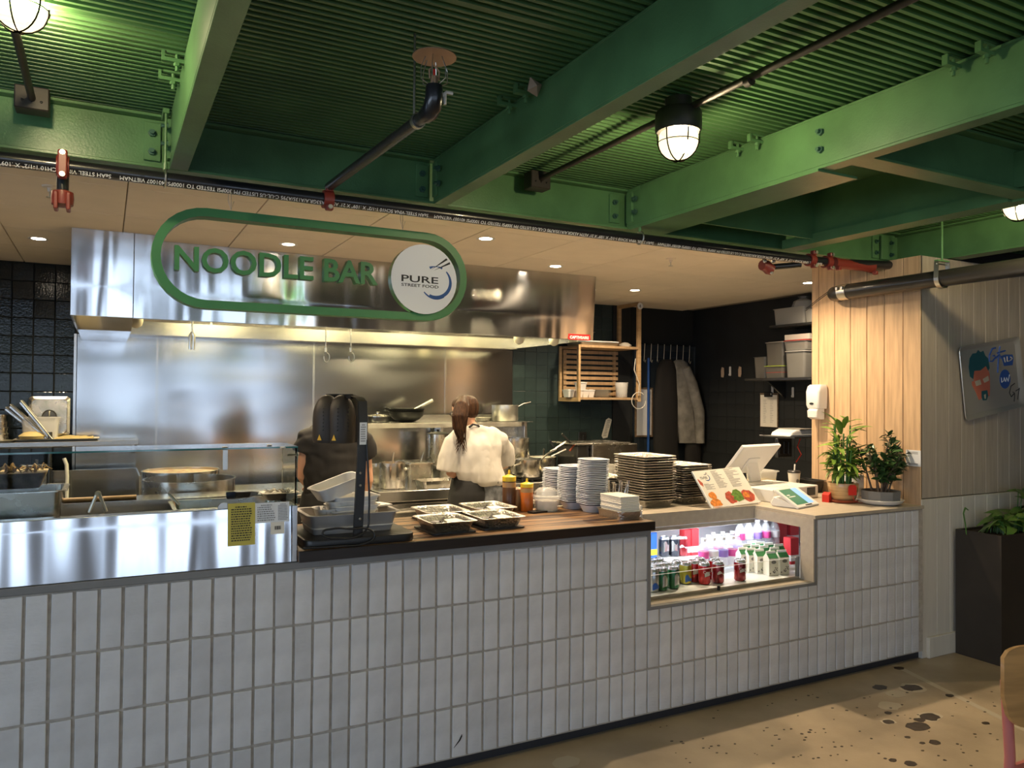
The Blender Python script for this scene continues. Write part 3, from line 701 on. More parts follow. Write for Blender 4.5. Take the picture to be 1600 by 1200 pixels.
# ---- hanging sign
SY = .50
cL, cR = at(235.5, 398, y=SY).x, at(725, 438, y=SY).x
zt, zb_ = (at(400, 336.5, y=SY).z+at(650, 364, y=SY).z)/2, (at(400, 486.5, y=SY).z+at(650, 502, y=SY).z)/2
zc, hr = (zt+zb_)/2, (zt-zb_)/2
t = thing('hanging_sign', 'green oval-framed hanging sign reading NOODLE BAR with white logo disc', 'sign', ((cL+cR)/2, SY, zc))
def stadium(off, n=16):
    r = hr-off; a, b = cL+hr, cR-hr
    return [(b+r*math.cos(q), zc+r*math.sin(q)) for q in [math.pi*(k/n-.5) for k in range(n+1)]]+[(a-r*math.cos(q), zc-r*math.sin(q)) for q in [math.pi*(k/n-.5) for k in range(n+1)]]
O_, I_ = stadium(0), stadium(.036); D0, D1 = SY-.035, SY+.035
m_ = MB(); m_.loft([[(x, D0, z) for x, z in O_], [(x, D0, z) for x, z in I_], [(x, D1, z) for x, z in I_], [(x, D1, z) for x, z in O_]], close=True)
m_.build('frame', 'sign_green', t, smooth=40)
m_ = MB(); m_.add([(x, SY-.002, z) for x, z in stadium(.034)]+[(x, SY+.002, z) for x, z in stadium(.034)], [tuple(range(34)), tuple(range(34, 68))]); m_.build('clear_panel', 'acrylic', t)
word = 'NOODLE BAR'
lx0, lx1 = at(275, 400, y=SY-.03).x, at(590, 425, y=SY-.03).x
zb0 = (at(285, 421, y=SY-.03).z+at(575, 444, y=SY-.03).z)/2; zt0 = (at(285, 384, y=SY-.03).z+at(575, 412, y=SY-.03).z)/2
fm = text_mesh(word, 1.0); xs_ = [v.co.x for v in fm.vertices]; ex, nx_ = max(xs_), min(xs_)
nm = text_mesh('N', 1.0); cap = max(v.co.y for v in nm.vertices)
sx, sz = (lx1-lx0)/(ex-nx_), (zt0-zb0)/cap
for i, ch in enumerate(word):
    if ch == ' ': continue
    rgt = max(v.co.x for v in text_mesh(word[:i+1], 1.0).vertices)
    me = text_mesh(ch, 1.0, 0., .02); off = rgt-max(v.co.x for v in me.vertices)
    me = text_mesh(ch, 1.0, .5, .02)
    me.transform(T(lx0, SY-.035+.02, zb0) @ Matrix.Diagonal((sx, .045/1.0, sz, 1)) @ FRONT @ T(off-nx_, 0, 0))
    o = put(me, 'letter', 'sign_green', t)
dc = at(663, 436.5, y=SY-.05); dr = (at(714, 440, y=SY-.05).x-at(612, 433, y=SY-.05).x)/2
def disc(name, m, c, r, d, par, n=40):
    b = MB(); b.prism(circ(r, n), 0, d); b.v = [(c.x+x, c.y-z, c.z+y) for x, y, z in b.v]; return b.build(name, m, par, smooth=40)
disc('logo_rim', 'sign_green_side', dc+Vector((0, .045, 0)), dr*1.0, .044, t)
disc('logo_disc', 'sign_white', dc, dr, .004, t)
LY = dc.y-.0046
def logo(c, r, par, mk='ink_black', mb='ink_blue', Mx=None, dep=.0008):
    """brush ring, chopsticks and lettering; c centre, r disc radius, drawn in the local x-z plane"""
    b = MB(); cx, cz, rr = .36*r, -.05*r, .44*r; n = 30
    for a0, a1, w0, w1 in ((-118, 46, .02, .10), (-140, -60, .02, .05), (66, 118, .09, .02)):
        for k in range(n):
            q0, q1 = math.radians(a0+(a1-a0)*k/n), math.radians(a0+(a1-a0)*(k+1)/n)
            f0, f1 = [w0*r+(w1-w0)*r*math.sin(math.pi*min(1, (k+j)/n*.85+.1)) for j in (0, 1)]
            o2 = .05*r if a0 == -140 else 0
            P4 = [(cx+(rr+o2+f)*math.cos(q), cz+(rr+o2+f)*math.sin(q)) for q, f in ((q0, -f0/2), (q1, -f1/2), (q1, f1/2), (q0, f0/2))]
            b.prism(P4, 0, dep)
    b.build('ring', mb, None)
    o1 = bpy.context.scene.collection.objects[-1]
    s = MB(); s.prism([(.20*r, .29*r), (.66*r, .66*r), (.71*r, .62*r)], 0, dep*1.2); s.prism([(.27*r, .27*r), (.77*r, .56*r), (.79*r, .50*r)], 0, dep*1.2)
    o2 = s.build('chopsticks', mk, None)
    outs = [o1, o2]
    for wd, w0, w1, z0, h_ in (('PURE', -.70, .42, -.11, .19), ('STREET FOOD', -.70, .43, -.24, .085)):
        me = text_mesh(wd, 1, dep*.5/r, .012); xs = [v.co.x for v in me.vertices]; ys_ = [v.co.y for v in me.vertices]
        me.transform(T(w0*r, z0*r, 0) @ Matrix.Diagonal(((w1-w0)*r/(max(xs)-min(xs)), h_*r/(max(ys_)-min(ys_)), r, 1)) @ T(-min(xs), -min(ys_), 0))
        me.name = 'lettering'; me.materials.clear(); me.materials.append(MT[mk]); o = bpy.data.objects.new('lettering', me); COL.objects.link(o); outs.append(o)
    for o in outs:
        o.data.transform(Mx if Mx else T(c.x, c.y, c.z) @ FRONT)
        o.parent = par; o.matrix_parent_inverse = WP(par).inverted()
logo(Vector((dc.x, LY, dc.z)), dr, t)
for px, py in ((361, 327), (629, 360)):
    x = at(px, py, y=SY).x; m = MB(); m.tube([(x, SY, zt-.002), (x, SY, 2.60)], .0012, 6); m.tube([(x+.012, SY, zt+.05), (x, SY, zt+.01), (x-.012, SY, zt+.05), (x-.008, SY, 2.6)], .0012, 6); m.build('hanging_wire', 'zinc', t)
# ---- downlights
DL = [(60, 373), (459, 375), (868, 416), (992, 453.5)]
DP = [at(px, py, z=2.588) for px, py in DL]+[Vector((3.72, .78, 2.588)), Vector((1.6, .80, 2.588)), Vector((-.5, .80, 2.588)), Vector((5.3, 1.6, 2.588)), Vector((2.1, 1.3, 2.588))]  # downlights after the one over the plants are added kitchen lighting
DLAB = ['small round downlight in the ceiling over the dark tiles', 'small round downlight seen through the sign above the letters', 'bright small round downlight in front of the hood top', 'bright small round downlight beside the wooden shelf post',
        'small round downlight over the plants at the counter end', 'added small round downlight over the middle of the worktop', 'added small round downlight over the glass guard', 'added small round downlight over the storage shelves', 'added small round downlight over the cooks']
DE = [60, 75, 80, 75, 120, 95, 75, 28, 34]
for p, l, e in zip(DP, DLAB, DE):
    t = thing('downlight', l, 'light', tuple(p), group='recessed ceiling downlights')
    m = MB(); m.lathe([(.040, -.001), (.056, -.004), (.060, 0)], 24, cap=False); m.v = [(a+p.x, b+p.y, c+p.z) for a, b, c in m.v]; m.build('trim_ring', 'white_paint', t, smooth=60)
    m = MB(); m.prism(circ(.040, 20, p.x, p.y), p.z-.0015, p.z-.0005); m.build('lens', 'downlight', t)
    l = bpy.data.lights.new('downlight_beam', 'SPOT'); l.energy = e; l.color = (1, .77, .50); l.spot_size = math.radians(150); l.spot_blend = .6; l.shadow_soft_size = .035
    lo = bpy.data.objects.new('downlight_beam', l); COL.objects.link(lo); lo.location = (p.x, p.y, p.z-.012)
# ceiling sprinklers
for px, py, l in ((1048, 410, 'small white sprinkler in the panel ceiling right of the hood'), (78, 300, 'small white sprinkler in the panel ceiling at the left')):
    p = at(px, py, z=2.56); t = thing('ceiling_sprinkler', l, 'sprinkler', tuple(p), group='ceiling sprinklers')
    m = MB(); m.lathe([(.035, .028), (.033, .022), (.012, .018), (.010, 0)], 18); m.build('escutcheon', 'panel_ceiling', t, smooth=40, world=False)
    m = MB(); m.lathe([(.003, .0), (.003, -.022), (.016, -.024), (.016, -.027), (.002, -.027)], 12); m.build('deflector', 'zinc', t, world=False)
# ---- stainless extractor hood
t = thing('extractor_hood', 'large brushed stainless extractor hood above the cook line', 'hood', (1.7, 3, 2.07))
for x0, x1 in ((.1495, 3.55), (-.19, .1465)):      # the front leans slightly towards the hall
    m_ = MB().box(x0, x1, 2.262, 2.274, 2.068, 2.588); m_.v = [(x, y-.040*(z-2.068)/.52, z) for x, y, z in m_.v]; m_.build('front_panel', 'steel_front', t, bevel=.002)
MB().box(3.538, 3.55, 2.262, 3.79, 2.068, 2.588).build('side_panel', 'steel', t); MB().box(-.19, -.178, 2.262, 3.79, 2.068, 2.588).build('side_panel', 'steel', t)
m_ = MB(); m_.box(-.178, 3.538, 2.262, 3.55, 2.48, 2.49); m_.box(-.178, 3.538, 2.262, 2.30, 2.068, 2.078); m_.build('canopy_inside', 'steel', t)
m_ = MB(); m_.box(.16, 3.538, 3.56, 3.79, 2.058, 2.48); m_.build('rear_plenum', 'steel', t)
for k in range(6):
    x0 = .2+k*.56; m = MB(); m.add([(x0, 3.05, 2.47), (x0+.54, 3.05, 2.47), (x0+.54, 3.55, 2.16), (x0, 3.55, 2.16), (x0, 3.07, 2.48), (x0+.54, 3.07, 2.48), (x0+.54, 3.56, 2.18), (x0, 3.56, 2.18)], [(0, 1, 2, 3), (4, 5, 6, 7), (0, 1, 5, 4), (1, 2, 6, 5), (2, 3, 7, 6), (3, 0, 4, 7)]); m.build('grease_filter', 'steel', t)
a0, a1 = at(124, 497, y=2.9), at(208, 521, y=2.9)
m_ = MB(); m_.prism([(2.262, 2.068), (3.79, 2.068), (3.79, 2.01), (2.62, 2.01)], -.16, .148, Matrix(((0, 0, 1, 0), (1, 0, 0, 0), (0, 1, 0, 0), (0, 0, 0, 1)))); m_.build('end_cabinet', 'steel_front', t)
MB().box(at(889, 530, y=2.249).x, at(923, 523, y=2.249).x, 2.2565, 2.2585, at(905, 531, y=2.249).z, at(905, 522, y=2.249).z).build('maker_label', 'red_label', t)
p = at(890.5, 529.0, y=2.246); text('maker_name', 'CAPTIVEAIRE', .031, 'text_white', T(p.x+.006, 2.2562, p.z+.003) @ FRONT, t, .0002, .0012)
for px, kind in ((213, 0), (820, 1), (875, 1)):
    x = at(px, 512, y=2.6).x; m = MB(); m.lathe([(.03, .10), (.03, .04), (.042, .03), (.046, -.01), (.036, -.045), (.01, -.06)], 16); m.v = [(a+x, b+2.7, c+2.10) for a, b, c in m.v]; m.build('vapour_lamp', 'cream_lamp', t, smooth=50)
for x in (.9, 2.0, 3.0):
    l = bpy.data.lights.new('hood_light', 'AREA'); l.shape = 'RECTANGLE'; l.size = .5; l.size_y = .12; l.energy = 16; l.color = (1, .84, .45)
    lo = bpy.data.objects.new('hood_light', l); COL.objects.link(lo); lo.location = (x, 2.85, 2.44)
    MB().box(x-.26, x+.26, 2.78, 2.92, 2.45, 2.475).build('light_fixture', 'hood_lamp', t)
# hanging hooks and valve under the hood
for px, l, k in ((509, 'left one of two hanging wire hooks under the hood', 0), (548, 'right one of two hanging wire hooks under the hood', 0), (300, 'brass valve pair hanging under the hood at the left', 1)):
    p = at(px, 540 if k == 0 else 530, y=2.60); t2 = thing('hanging_hook' if k == 0 else 'hanging_valve', l, 'hook' if k == 0 else 'valve', (p.x, p.y, 2.0), group='wire hooks under the hood' if k == 0 else None)
    top = 2.475
    if k == 0:
        MB().tube([(p.x, p.y, top), (p.x, p.y, at(px, 545, y=2.6).z)], .005, 8).build('drop_rod', 'steel_pot', t2)
        z = at(px, 553, y=2.6).z
        MB().tube([(p.x, p.y, z+.045), (p.x, p.y, z+.015)], .009, 8).build('collar', 'aluminium', t2)
        m = MB(); m.tube([(p.x+.03*math.sin(q)*.7+.008, p.y, z-.025+.035*math.cos(q)) for q in [2*math.pi*i/14 for i in range(12)]], .0025, 6); m.build('wire_loop', 'zinc', t2)
    else:
        z = at(px, 520, y=2.6).z
        MB().tube([(p.x, p.y, top), (p.x, p.y, z)], .006, 8).build('drop_rod', 'steel_pot', t2)
        for s in (-1, 1): MB().tube([(p.x, p.y, z+.005), (p.x+s*.011, p.y, z-.02), (p.x+s*.011, p.y, z-.06), (p.x+s*.011, p.y, z-.115)], [.008, .012, .010, .007], 8).build('nozzle', 'aluminium', t2, smooth=40)
# ---- stainless wall sheets
t = thing('steel_backsplash', 'tall wavy stainless sheets lining the wall behind the cooks', 'wall panel', (1.7, 3.8, .9))
for a, b in ((-.196, .371), (.371, 1.63), (1.63, 2.887), (2.887, 3.615)):
    MB().box(a+.003, b-.003, 3.800, 3.808, .7, 2.06).build('sheet', 'steel_splash', t, bevel=.001)
m_ = MB(); [m_.box(x-.008, x+.008, 3.797, 3.803, .7, 2.06) for x in (.371,)]; m_.build('seam_strip', 'steel', t)
for x in (1.63, 2.887): MB().box(x-.008, x+.008, 3.797, 3.803, .7, 2.06).build('seam_strip', 'steel', t)
MB().box(-.215, -.197, 3.79, 3.812, .7, 2.06).build('edge_strip', 'steel', t)
# ================================================================ KITCHEN EQUIPMENT
def loc_at(px, py, **k): return at(px, py, **k)
def pot(name, label, base, r, h, m='steel_pot', handles=None, lid=None, fill=None, fz=.85, group=None, taper=1.0, rim=.004, cat='pot', hang=None, lip=True):
    """hollow pot standing on base; handles: list of (angle, kind, length, rise)"""
    t = thing(name, label, cat, tuple(base), group=group)
    b = MB(); rb = r*taper
    b.lathe([(rb*.93, 0), (rb, .008), (r, h-.006), (r+rim, h-.004), (r+rim, h), (r-.002, h), (rb-.003, .012), (.002, .010)], 28)
    b.build('body', m, t, smooth=50, world=False)
    if fill:
        f = MB(); f.prism(circ((rb+(r-rb)*fz)-.004, 24), h*fz-.004, h*fz); f.build('contents', fill, t, world=False)
    for a, kind, ln, rise in (handles or []):
        c, s = math.cos(a), math.sin(a)
        q = MB()
        if kind == 'long':
            p0 = Vector((c*r*.98, s*r*.98, h*.82)); d = Vector((c*ln, s*ln, rise))
            q.tube([p0, p0+d*.12, p0+d*.5+Vector((0, 0, .01)), p0+d], [.006, .006, .010, .009], 8)
            q.build('handle', 'steel_pot', t, smooth=40, world=False)
            v = MB(); v.ball(tuple(p0), .012, 8, 6); v.build('rivet', 'dark_steel', t, world=False)
        else:
            n_ = Vector((-s, c, 0)); p0 = Vector((c*r, s*r, h*.74)); o_ = Vector((c, s, 0))
            q.tube([p0+n_*ln, p0+n_*ln+o_*.03, p0-n_*ln+o_*.03, p0-n_*ln], .005, 8)
            q.build('loop_handle', 'steel_pot', t, smooth=40, world=False)
            for sg in (-1, 1):
                v = MB(); v.ball(tuple(p0+n_*ln*sg), .010, 8, 6); v.build('rivet', 'aluminium', t, world=False)
    if lid:
        l = MB(); l.lathe([(r+.004, h), (r+.004, h+.004), (r*.7, h+.014), (.012, h+.022), (.012, h+.035), (.02, h+.04), (.002, h+.042)], 28); l.build('lid', lid, t, smooth=50, world=False)
    return t
def gn_pan(name, label, base, w, d, h, m='steel_pot', rz=0., fill=None, fz=.8, group=None, lip=.012, taper=.012, cat='pan', parent_only=False, lid=None):
    t = thing(name, label, cat, tuple(base), rz, group)
    rr = min(.03, w*.2, d*.2)
    def ring(o, z): return [(x, y, z) for x, y in rrect(-w/2-o, w/2+o, -d/2-o, d/2+o, max(.004, rr+o*.5))]
    b = MB(); b.loft([ring(-taper, 0), ring(0, h-.003), ring(lip, h-.003), ring(lip, h), ring(-.002, h), ring(-taper-.002, .003)])
    b.build('body', m, t, smooth=40, world=False)
    if fill:
        f = MB(); f.prism([(x, y) for x, y, z in ring(-taper*.5, 0)], h*fz-.005, h*fz); f.build('contents', fill, t, world=False)
    if lid:
        f = MB(); f.prism([(x, y) for x, y, z in ring(lip, 0)], h, h+.006); f.prism([(x, y) for x, y, z in ring(-.015, 0)], h+.006, h+.010); f.build('lid', lid, t, smooth=40, world=False)
    return t
# ---- glass-guarded prep unit at the left end of the counter
def TILT(z): return .016*(z-.953)/.217      # the steel front leans back a little
t = thing('prep_unit', 'stainless refrigerated prep unit with yellow notice, left end of counter', 'prep unit', (-.2, .3, .952))
m_ = MB().box(-1.3, .649, -.006, .004, .953, 1.170); m_.v = [(x, y+TILT(z), z) for x, y, z in m_.v]; m_.build('front_panel', 'steel_front', t, bevel=.002)
MB().box(.651, .6705, -.006, .60, .953, 1.172).build('end_post', 'steel_front', t, bevel=.002)
m_ = MB(); m_.box(-1.3, .649, .012, .06, 1.160, 1.1715); m_.box(-1.3, .649, .42, .60, 1.150, 1.168); m_.box(-1.3, .649, .06, .42, 1.06, 1.07); m_.box(-1.3, .649, .06, .065, 1.07, 1.16); m_.box(-1.3, .649, .59, .60, .953, 1.15)
m_.build('well_rim', 'steel', t)
def label_card(par, x0, x1, z0, z1, y, m, name='sticker'):
    return MB().box(x0, x1, y-.0008, y, z0, z1).build(name, m, par)
def marks(par, x0, x1, z0, z1, y, rows, m='ink_black', rng=None, fill=.9, name='print', th=.45):
    """rows of unreadably small print as broken dark strokes"""
    r = rng or random.Random(5); b = MB(); dz = (z1-z0)/rows
    for k in range(rows):
        x = x0+(0 if k else (x1-x0)*.2); xe = x1-(x1-x0)*r.uniform(0, 1-fill) if k else x1-(x1-x0)*.2
        z = z1-dz*(k+.5)
        while x < xe-.002:
            w_ = min(r.uniform(.004, .012)*(x1-x0)/.09, xe-x); b.box(x, x+w_, y-.0005, y, z-dz*th/2, z+dz*th/2); x += w_+.003*(x1-x0)/.09
    o = b.build(name, m, par); o['kind'] = 'stuff'; return o
a0, a1 = at(357, 788, y=-.007), at(399, 853, y=-.007)
label_card(t, a0.x, a1.x, a1.z+.005, a0.z, -.007, 'label_yellow', 'yellow_notice')
marks(t, a0.x+.012, a1.x-.012, a1.z+.02, a0.z-.01, -.0085, 15, rng=random.Random(8))
b0, b1 = at(400, 787, y=-.007), at(453, 815, y=-.007)
label_card(t, b0.x, b1.x, b1.z, b0.z-.001, -.0065, 'label_white', 'wiring_card')
marks(t, b0.x+.008, b0.x+.075, b1.z+.006, b0.z-.006, -.0078, 8, 'grey_metal', random.Random(9), .7)
marks(t, b0.x+.085, b1.x-.006, b1.z+.006, b0.z-.006, -.0078, 11, 'grey_metal', random.Random(10), .95)
c0, c1 = at(424, 817, y=-.007), at(445, 834, y=-.007)
label_card(t, c0.x, c1.x, c1.z, c0.z, -.0065, 'paper', 'torn_label')
m_ = MB(); rr_ = random.Random(4); x = c0.x+.014
while x < c1.x-.014: w_ = rr_.choice((.001, .002, .003)); m_.box(x, x+w_, -.0080, -.0073, (c0.z+c1.z)/2-.006, (c0.z+c1.z)/2+.008); x += w_+.0015
m_.build('barcode', 'ink_black', t)['kind'] = 'stuff'
for o in t.children:
    if o.name.split('.')[0] in ('yellow_notice', 'wiring_card', 'torn_label', 'print', 'barcode'):
        for v in o.data.vertices: v.co.y += TILT(v.co.z)
# glass guard
g = thing('sneeze_guard', 'boxy clear glass guard over the prep unit', 'glass guard', (-.2, .16, 1.1725))
MB().box(-1.3, .668, .026, .032, 1.1725, 1.392).build('front_pane', 'glass', g)
MB().box(-1.3, .672, .020, .285, 1.3925, 1.3985).build('top_pane', 'glass', g)
MB().box(.6665, .6725, .034, .285, 1.1725, 1.392).build('end_pane', 'glass', g)
m_ = MB(); m_.box(-1.3, .673, .0185, .020, 1.3925, 1.3985); m_.build('polished_edge', 'glass_edge', g)
m_ = MB(); m_.box(.6730, .6745, .0262, .0318, 1.1725, 1.392); m_.build('polished_edge', 'glass_edge', g)
m_ = MB(); m_.box(.6727, .6742, .02, .285, 1.3925, 1.3985); m_.build('polished_edge', 'glass_edge', g)
p = at(352, 722, y=.024); m_ = MB(); m_.box(p.x-.009, p.x+.009, .019, .026, p.z-.03, 1.392); m_.box(p.x-.009, p.x+.009, .019, .06, 1.3986, 1.4015); m_.build('glass_clip', 'zinc', g, bevel=.002)
p = at(350, 783, y=.018); m_ = MB(); m_.prism([(x, max(0, y)) for x, y in circ(.022, 20)], 0, .010, T(p.x, .026, 1.172) @ FRONT); m_.build('glass_shoe', 'zinc', g)
for px, py in ((421, 696), (442, 700)): q = at(px, py, z=1.40); MB().box(q.x-.009, q.x+.009, q.y-.01, q.y+.01, 1.3986, 1.404).build('corner_clip', 'zinc', g, bevel=.002)
p = at(466, 711, y=.03); MB().tube([(p.x-.04, .04, p.z), (p.x+.003, .04, p.z)], .004, 8).build('pin', 'zinc', g)
# contents of the prep unit
p = at(30, 808, y=.16)
gn_pan('steam_pan', 'deep stainless pan below the raw noodles at the left edge', (at(28, 770, y=.22).x, .22, 1.072), .285, .24, .185, lip=.016)
b_ = at(20, 752, y=.22); t = thing('noodle_basket', 'pale basket heaped with dry yellow noodles at the left edge', 'basket', (b_.x, .24, 1.262))
m_ = MB(); m_.loft([[(x, y, 0) for x, y in rrect(-.085, .085, -.08, .08, .03)], [(x, y, .055) for x, y in rrect(-.105, .105, -.10, .10, .03)]]); m_.build('basket_wall', 'noodles', t, smooth=40, world=False)
rr_ = random.Random(2); m_ = MB()
for k in range(46):
    x, y = rr_.uniform(-.085, .085), rr_.uniform(-.08, .08); a = rr_.uniform(0, 6.3); L_ = rr_.uniform(.02, .05)
    m_.tube([(x, y, .05), (x+L_*.5*math.cos(a), y+L_*.5*math.sin(a), .062+rr_.uniform(0, .02)), (x+L_*math.cos(a), y+L_*math.sin(a), .055+rr_.uniform(0, .012))], .0022, 5)
m_.build('noodle_strands', 'noodles', t, world=False)['kind'] = 'stuff'
p = at(153, 783, y=.20)
t = thing('tongs', 'steel tongs standing open like a letter A in the prep unit', 'tongs', (p.x, .2, 1.16))
for s in (-1, 1): MB().tube([(s*.028, 0, .0), (s*.006, 0, .062), (0, 0, .068)], [.006, .006, .007], 8).build('arm', 'aluminium', t, smooth=40, world=False)
MB().ball((0, 0, .068), .011, 10, 6).build('hinge', 'aluminium', t, world=False)
p0, p1 = at(80, 793, y=.30), at(215, 787, y=.30)
one(MB().tube([(0, 0, .012), ((p1.x-p0.x), 0, .012)], .011, 10), 'cutting_rail', 'beech_h', 'pale round rail along the back of the prep unit', 'rail', (p0.x, .43, 1.168), smooth=40)
p0, p1 = at(230, 787, y=.25), at(470, 776, y=.25)
gn_pan('insert_tray', 'shallow pale insert tray in the prep unit beneath the ladle', ((p0.x+p1.x)/2, .24, 1.095), .40, .28, .070, m='steel_pot', fill='grey_plastic', fz=.5)
def ladle(label, a, b, bowl=.03, m='steel_pot', mb_='dark_steel'):
    a, b = Vector(a), Vector(b); t = thing('ladle', label, 'ladle', tuple(a))
    MB().tube([a, a.lerp(b, .5)+Vector((0, 0, .006)), b], [.005, .006, .007], 8).build('handle', m, t, smooth=40)
    c = MB(); c.lathe([(.004, -.022), (bowl*.7, -.016), (bowl, 0), (bowl-.003, 0), (bowl*.6, -.012), (.002, -.017)], 16); c.v = [(x+a.x, y+a.y, z+a.z) for x, y, z in c.v]; c.build('bowl', mb_, t, smooth=50)
p0, p1 = at(360, 780, y=.20), at(415, 776, y=.36)
t = thing('scoop', 'dark blue-grey scoop lying in the prep unit', 'scoop', tuple(p0))
m_ = MB(); m_.loft([[(p0.x+dx, p0.y+dy, p0.z+dz) for dx, dy, dz in ((-.02, 0, .03), (.02, 0, .03), (.016, 0, .0), (-.016, 0, .0))], [(p0.x+.06+dx, p0.y+.06+dy, p0.z+dz) for dx, dy, dz in ((-.03, 0, .022), (.03, 0, .022), (.02, 0, -.006), (-.02, 0, -.006))], [(p0.x+.12+dx, p0.y+.13+dy, p0.z-.004+dz) for dx, dy, dz in ((-.012, 0, .012), (.012, 0, .012), (.01, 0, 0), (-.01, 0, 0))]])
m_.build('scoop_body', 'can_dark', t, bevel=.003)
p0 = at(280, 788, y=.12); p1 = at(264, 772, y=.16); one(MB().tube([(0, 0, 0), (p1.x-p0.x, .04, p1.z-p0.z)], .005, 8), 'spatula_handle', 'aluminium', 'slim steel utensil handle leaning out of the prep unit', 'utensil', tuple(p0), smooth=40)
p = at(437, 773, y=.25); t = thing('paper_boat', 'pale paper boat of shredded garnish behind the prep unit label', 'food tray', (p.x, .25, 1.165))
m_ = MB(); m_.loft([[(x, y, 0) for x, y in rrect(-.05, .05, -.035, .035, .01)], [(x, y, .03) for x, y in rrect(-.075, .075, -.055, .055, .012)]]); m_.build('boat', 'paper', t, world=False)
m_ = MB()
for k in range(30): x, y, a = rr_.uniform(-.06, .06), rr_.uniform(-.04, .04), rr_.uniform(0, 6.3); m_.tube([(x, y, .03), (x+.02*math.cos(a), y+.02*math.sin(a), .04)], .0025, 5)
m_.build('garnish', 'cream_plastic', t, world=False)['kind'] = 'stuff'
# ---- back prep table with two big pots
t = thing('prep_table', 'stainless table behind the prep unit carrying two wide pots', 'table', (-.2, 1.0, 0))
MB().box(-1.3, .80, .64, 1.42, .86, .90).build('table_top', 'steel', t, bevel=.003)
for x, y in ((-1.25, .7), (.75, .7), (-1.25, 1.38), (.75, 1.38)): MB().tube([(x, y, 0), (x, y, .86)], .02, 10).build('leg', 'steel', t, smooth=40)
c = at(297, 747, y=.85); r_ = 66.5*mpp(c)
pot('stock_pot', 'wide steel pot with empty rim, nearer of the two behind the glass', (c.x, .85, .902), r_, c.z-.902, 'steel_pot', [(-1.05, 'loop', .055, 0)], fill='dark_steel', fz=.6)
c = at(283, 734, y=1.22); r_ = 60*mpp(c)
pot('stock_pot', 'wide pot full of vegetables, farther of the two behind the glass', (c.x, 1.22, .902), r_*.93, c.z-.902, 'steel_pot', None, fill='vegetables', fz=.965)
# ---- left rear: sink, wall shelf with lids and pans
SX = at(215, 760, y=3.45).x
t = thing('sink_unit', 'stainless sink with tall splashback in the left rear corner', 'sink', (-.5, 3.4, 0))
zs = at(150, 733, y=3.6).z
MB().box(-2.3, SX, 3.58, 3.62, .80, zs).build('splashback', 'steel_splash', t, bevel=.003)
MB().box(SX-.012, SX, 2.95, 3.58, .78, zs).build('end_guard', 'steel', t, bevel=.002)
m_ = MB(); m_.box(-2.3, SX-.015, 2.95, 3.0, .60, .88); m_.box(-2.3, SX-.015, 3.0, 3.57, .60, .62); m_.build('basin', 'steel', t)
for x in (-2.2, SX-.05): MB().tube([(x, 3.0, 0), (x, 3.0, .6)], .02, 10).build('leg', 'steel', t, smooth=40)
fx = at(77, 730, y=3.45).x; zf = at(77, 688, y=3.45).z; zm = at(60, 728, y=3.45).z
m_ = MB(); m_.tube([(fx, 3.45, .70), (fx, 3.45, zf+.06)], .016, 12); m_.build('faucet_column', 'dark_steel', t, smooth=40)
m_ = MB(); m_.tube([(fx, 3.45, zm), (fx-.16, 3.43, zm)], .013, 10); m_.tube([(fx-.08, 3.44, zm+.0), (fx-.08, 3.44, zm+.045)], .012, 10); m_.ball((fx-.165, 3.43, zm), .018, 8, 6); m_.build('faucet_valve', 'dark_steel', t, smooth=40)
hp = [at(100, 716, y=3.40), at(104, 726, y=3.40), at(105, 745, y=3.40), at(104, 790, y=3.40)]; MB().tube([(q.x, q.y, q.z) for q in hp], .013, 10).build('hose', 'cream_plastic', t, smooth=40)
zsh = at(100, 690, y=3.40).z; xe = at(217, 690, y=3.40).x
t = thing('wall_shelf', 'stainless wall shelf over the sink holding lids and pans', 'shelf', (-.5, 3.6, zsh))
m_ = MB(); m_.box(-2.3, xe, 3.40, 3.795, zsh-.035, zsh+.0); m_.build('shelf_board', 'steel', t, bevel=.003)
m_ = MB(); m_.prism([(3.795, zsh-.036), (3.44, zsh-.036), (3.44, zsh-.075), (3.795, zsh-.12)], xe-.03, xe-.012, Matrix(((0, 0, 1, 0), (1, 0, 0, 0), (0, 1, 0, 0), (0, 0, 0, 1)))); m_.build('bracket', 'dark_steel', t)
p = at(91, 672, y=3.60)
tr_ = thing('serving_tray', 'pale shallow tray with folded cloth on the wall shelf', 'tray', (at(90, 675, y=3.5).x, 3.55, zsh+.001))
m_ = MB(); m_.loft([[(x, y, 0) for x, y in rrect(-.25, .25, -.11, .11, .02)], [(x, y, .018) for x, y in rrect(-.27, .27, -.13, .13, .02)], [(x, y, .018) for x, y in rrect(-.262, .262, -.122, .122, .02)], [(x, y, .004) for x, y in rrect(-.245, .245, -.105, .105, .02)]]); m_.build('tray_body', 'cream_plastic', tr_, world=False, smooth=40)
m_ = MB(); rr_ = random.Random(6)
rings = [[(x, -.09+.20*k/6, .012+.012*math.sin(x*30+k)+rr_.uniform(0, .008)) for x in (-.02, .03, .08, .13, .18, .23)]+[(x, -.09+.20*k/6, .006) for x in (.23, .18, .13, .08, .03, -.02)] for k in range(7)]
m_.loft(rings); one(m_, 'cloth', 'towel', 'yellow cloth lying on the shallow tray', 'cloth', (tr_.location.x+.0, 3.55, zsh+.006), smooth=60)
m_ = MB(); m_.lathe([(.075, 0), (.085, .02), (.05, .045), (.02, .05)], 14); one(m_, 'cloth', 'towel', 'crumpled yellow cloth in front of the leaning lids', 'cloth', (at(50, 672, y=3.47).x, 3.475, zsh+.022), smooth=60)
p = at(65, 650, y=3.62); cx = at(64, 660, y=3.55).x
gn_pan('steam_pan', 'clear deep food pan on the wall shelf with lids leaning in it', (cx, 3.54, zsh+.020), .24, .15, .155, m='clear_plastic')
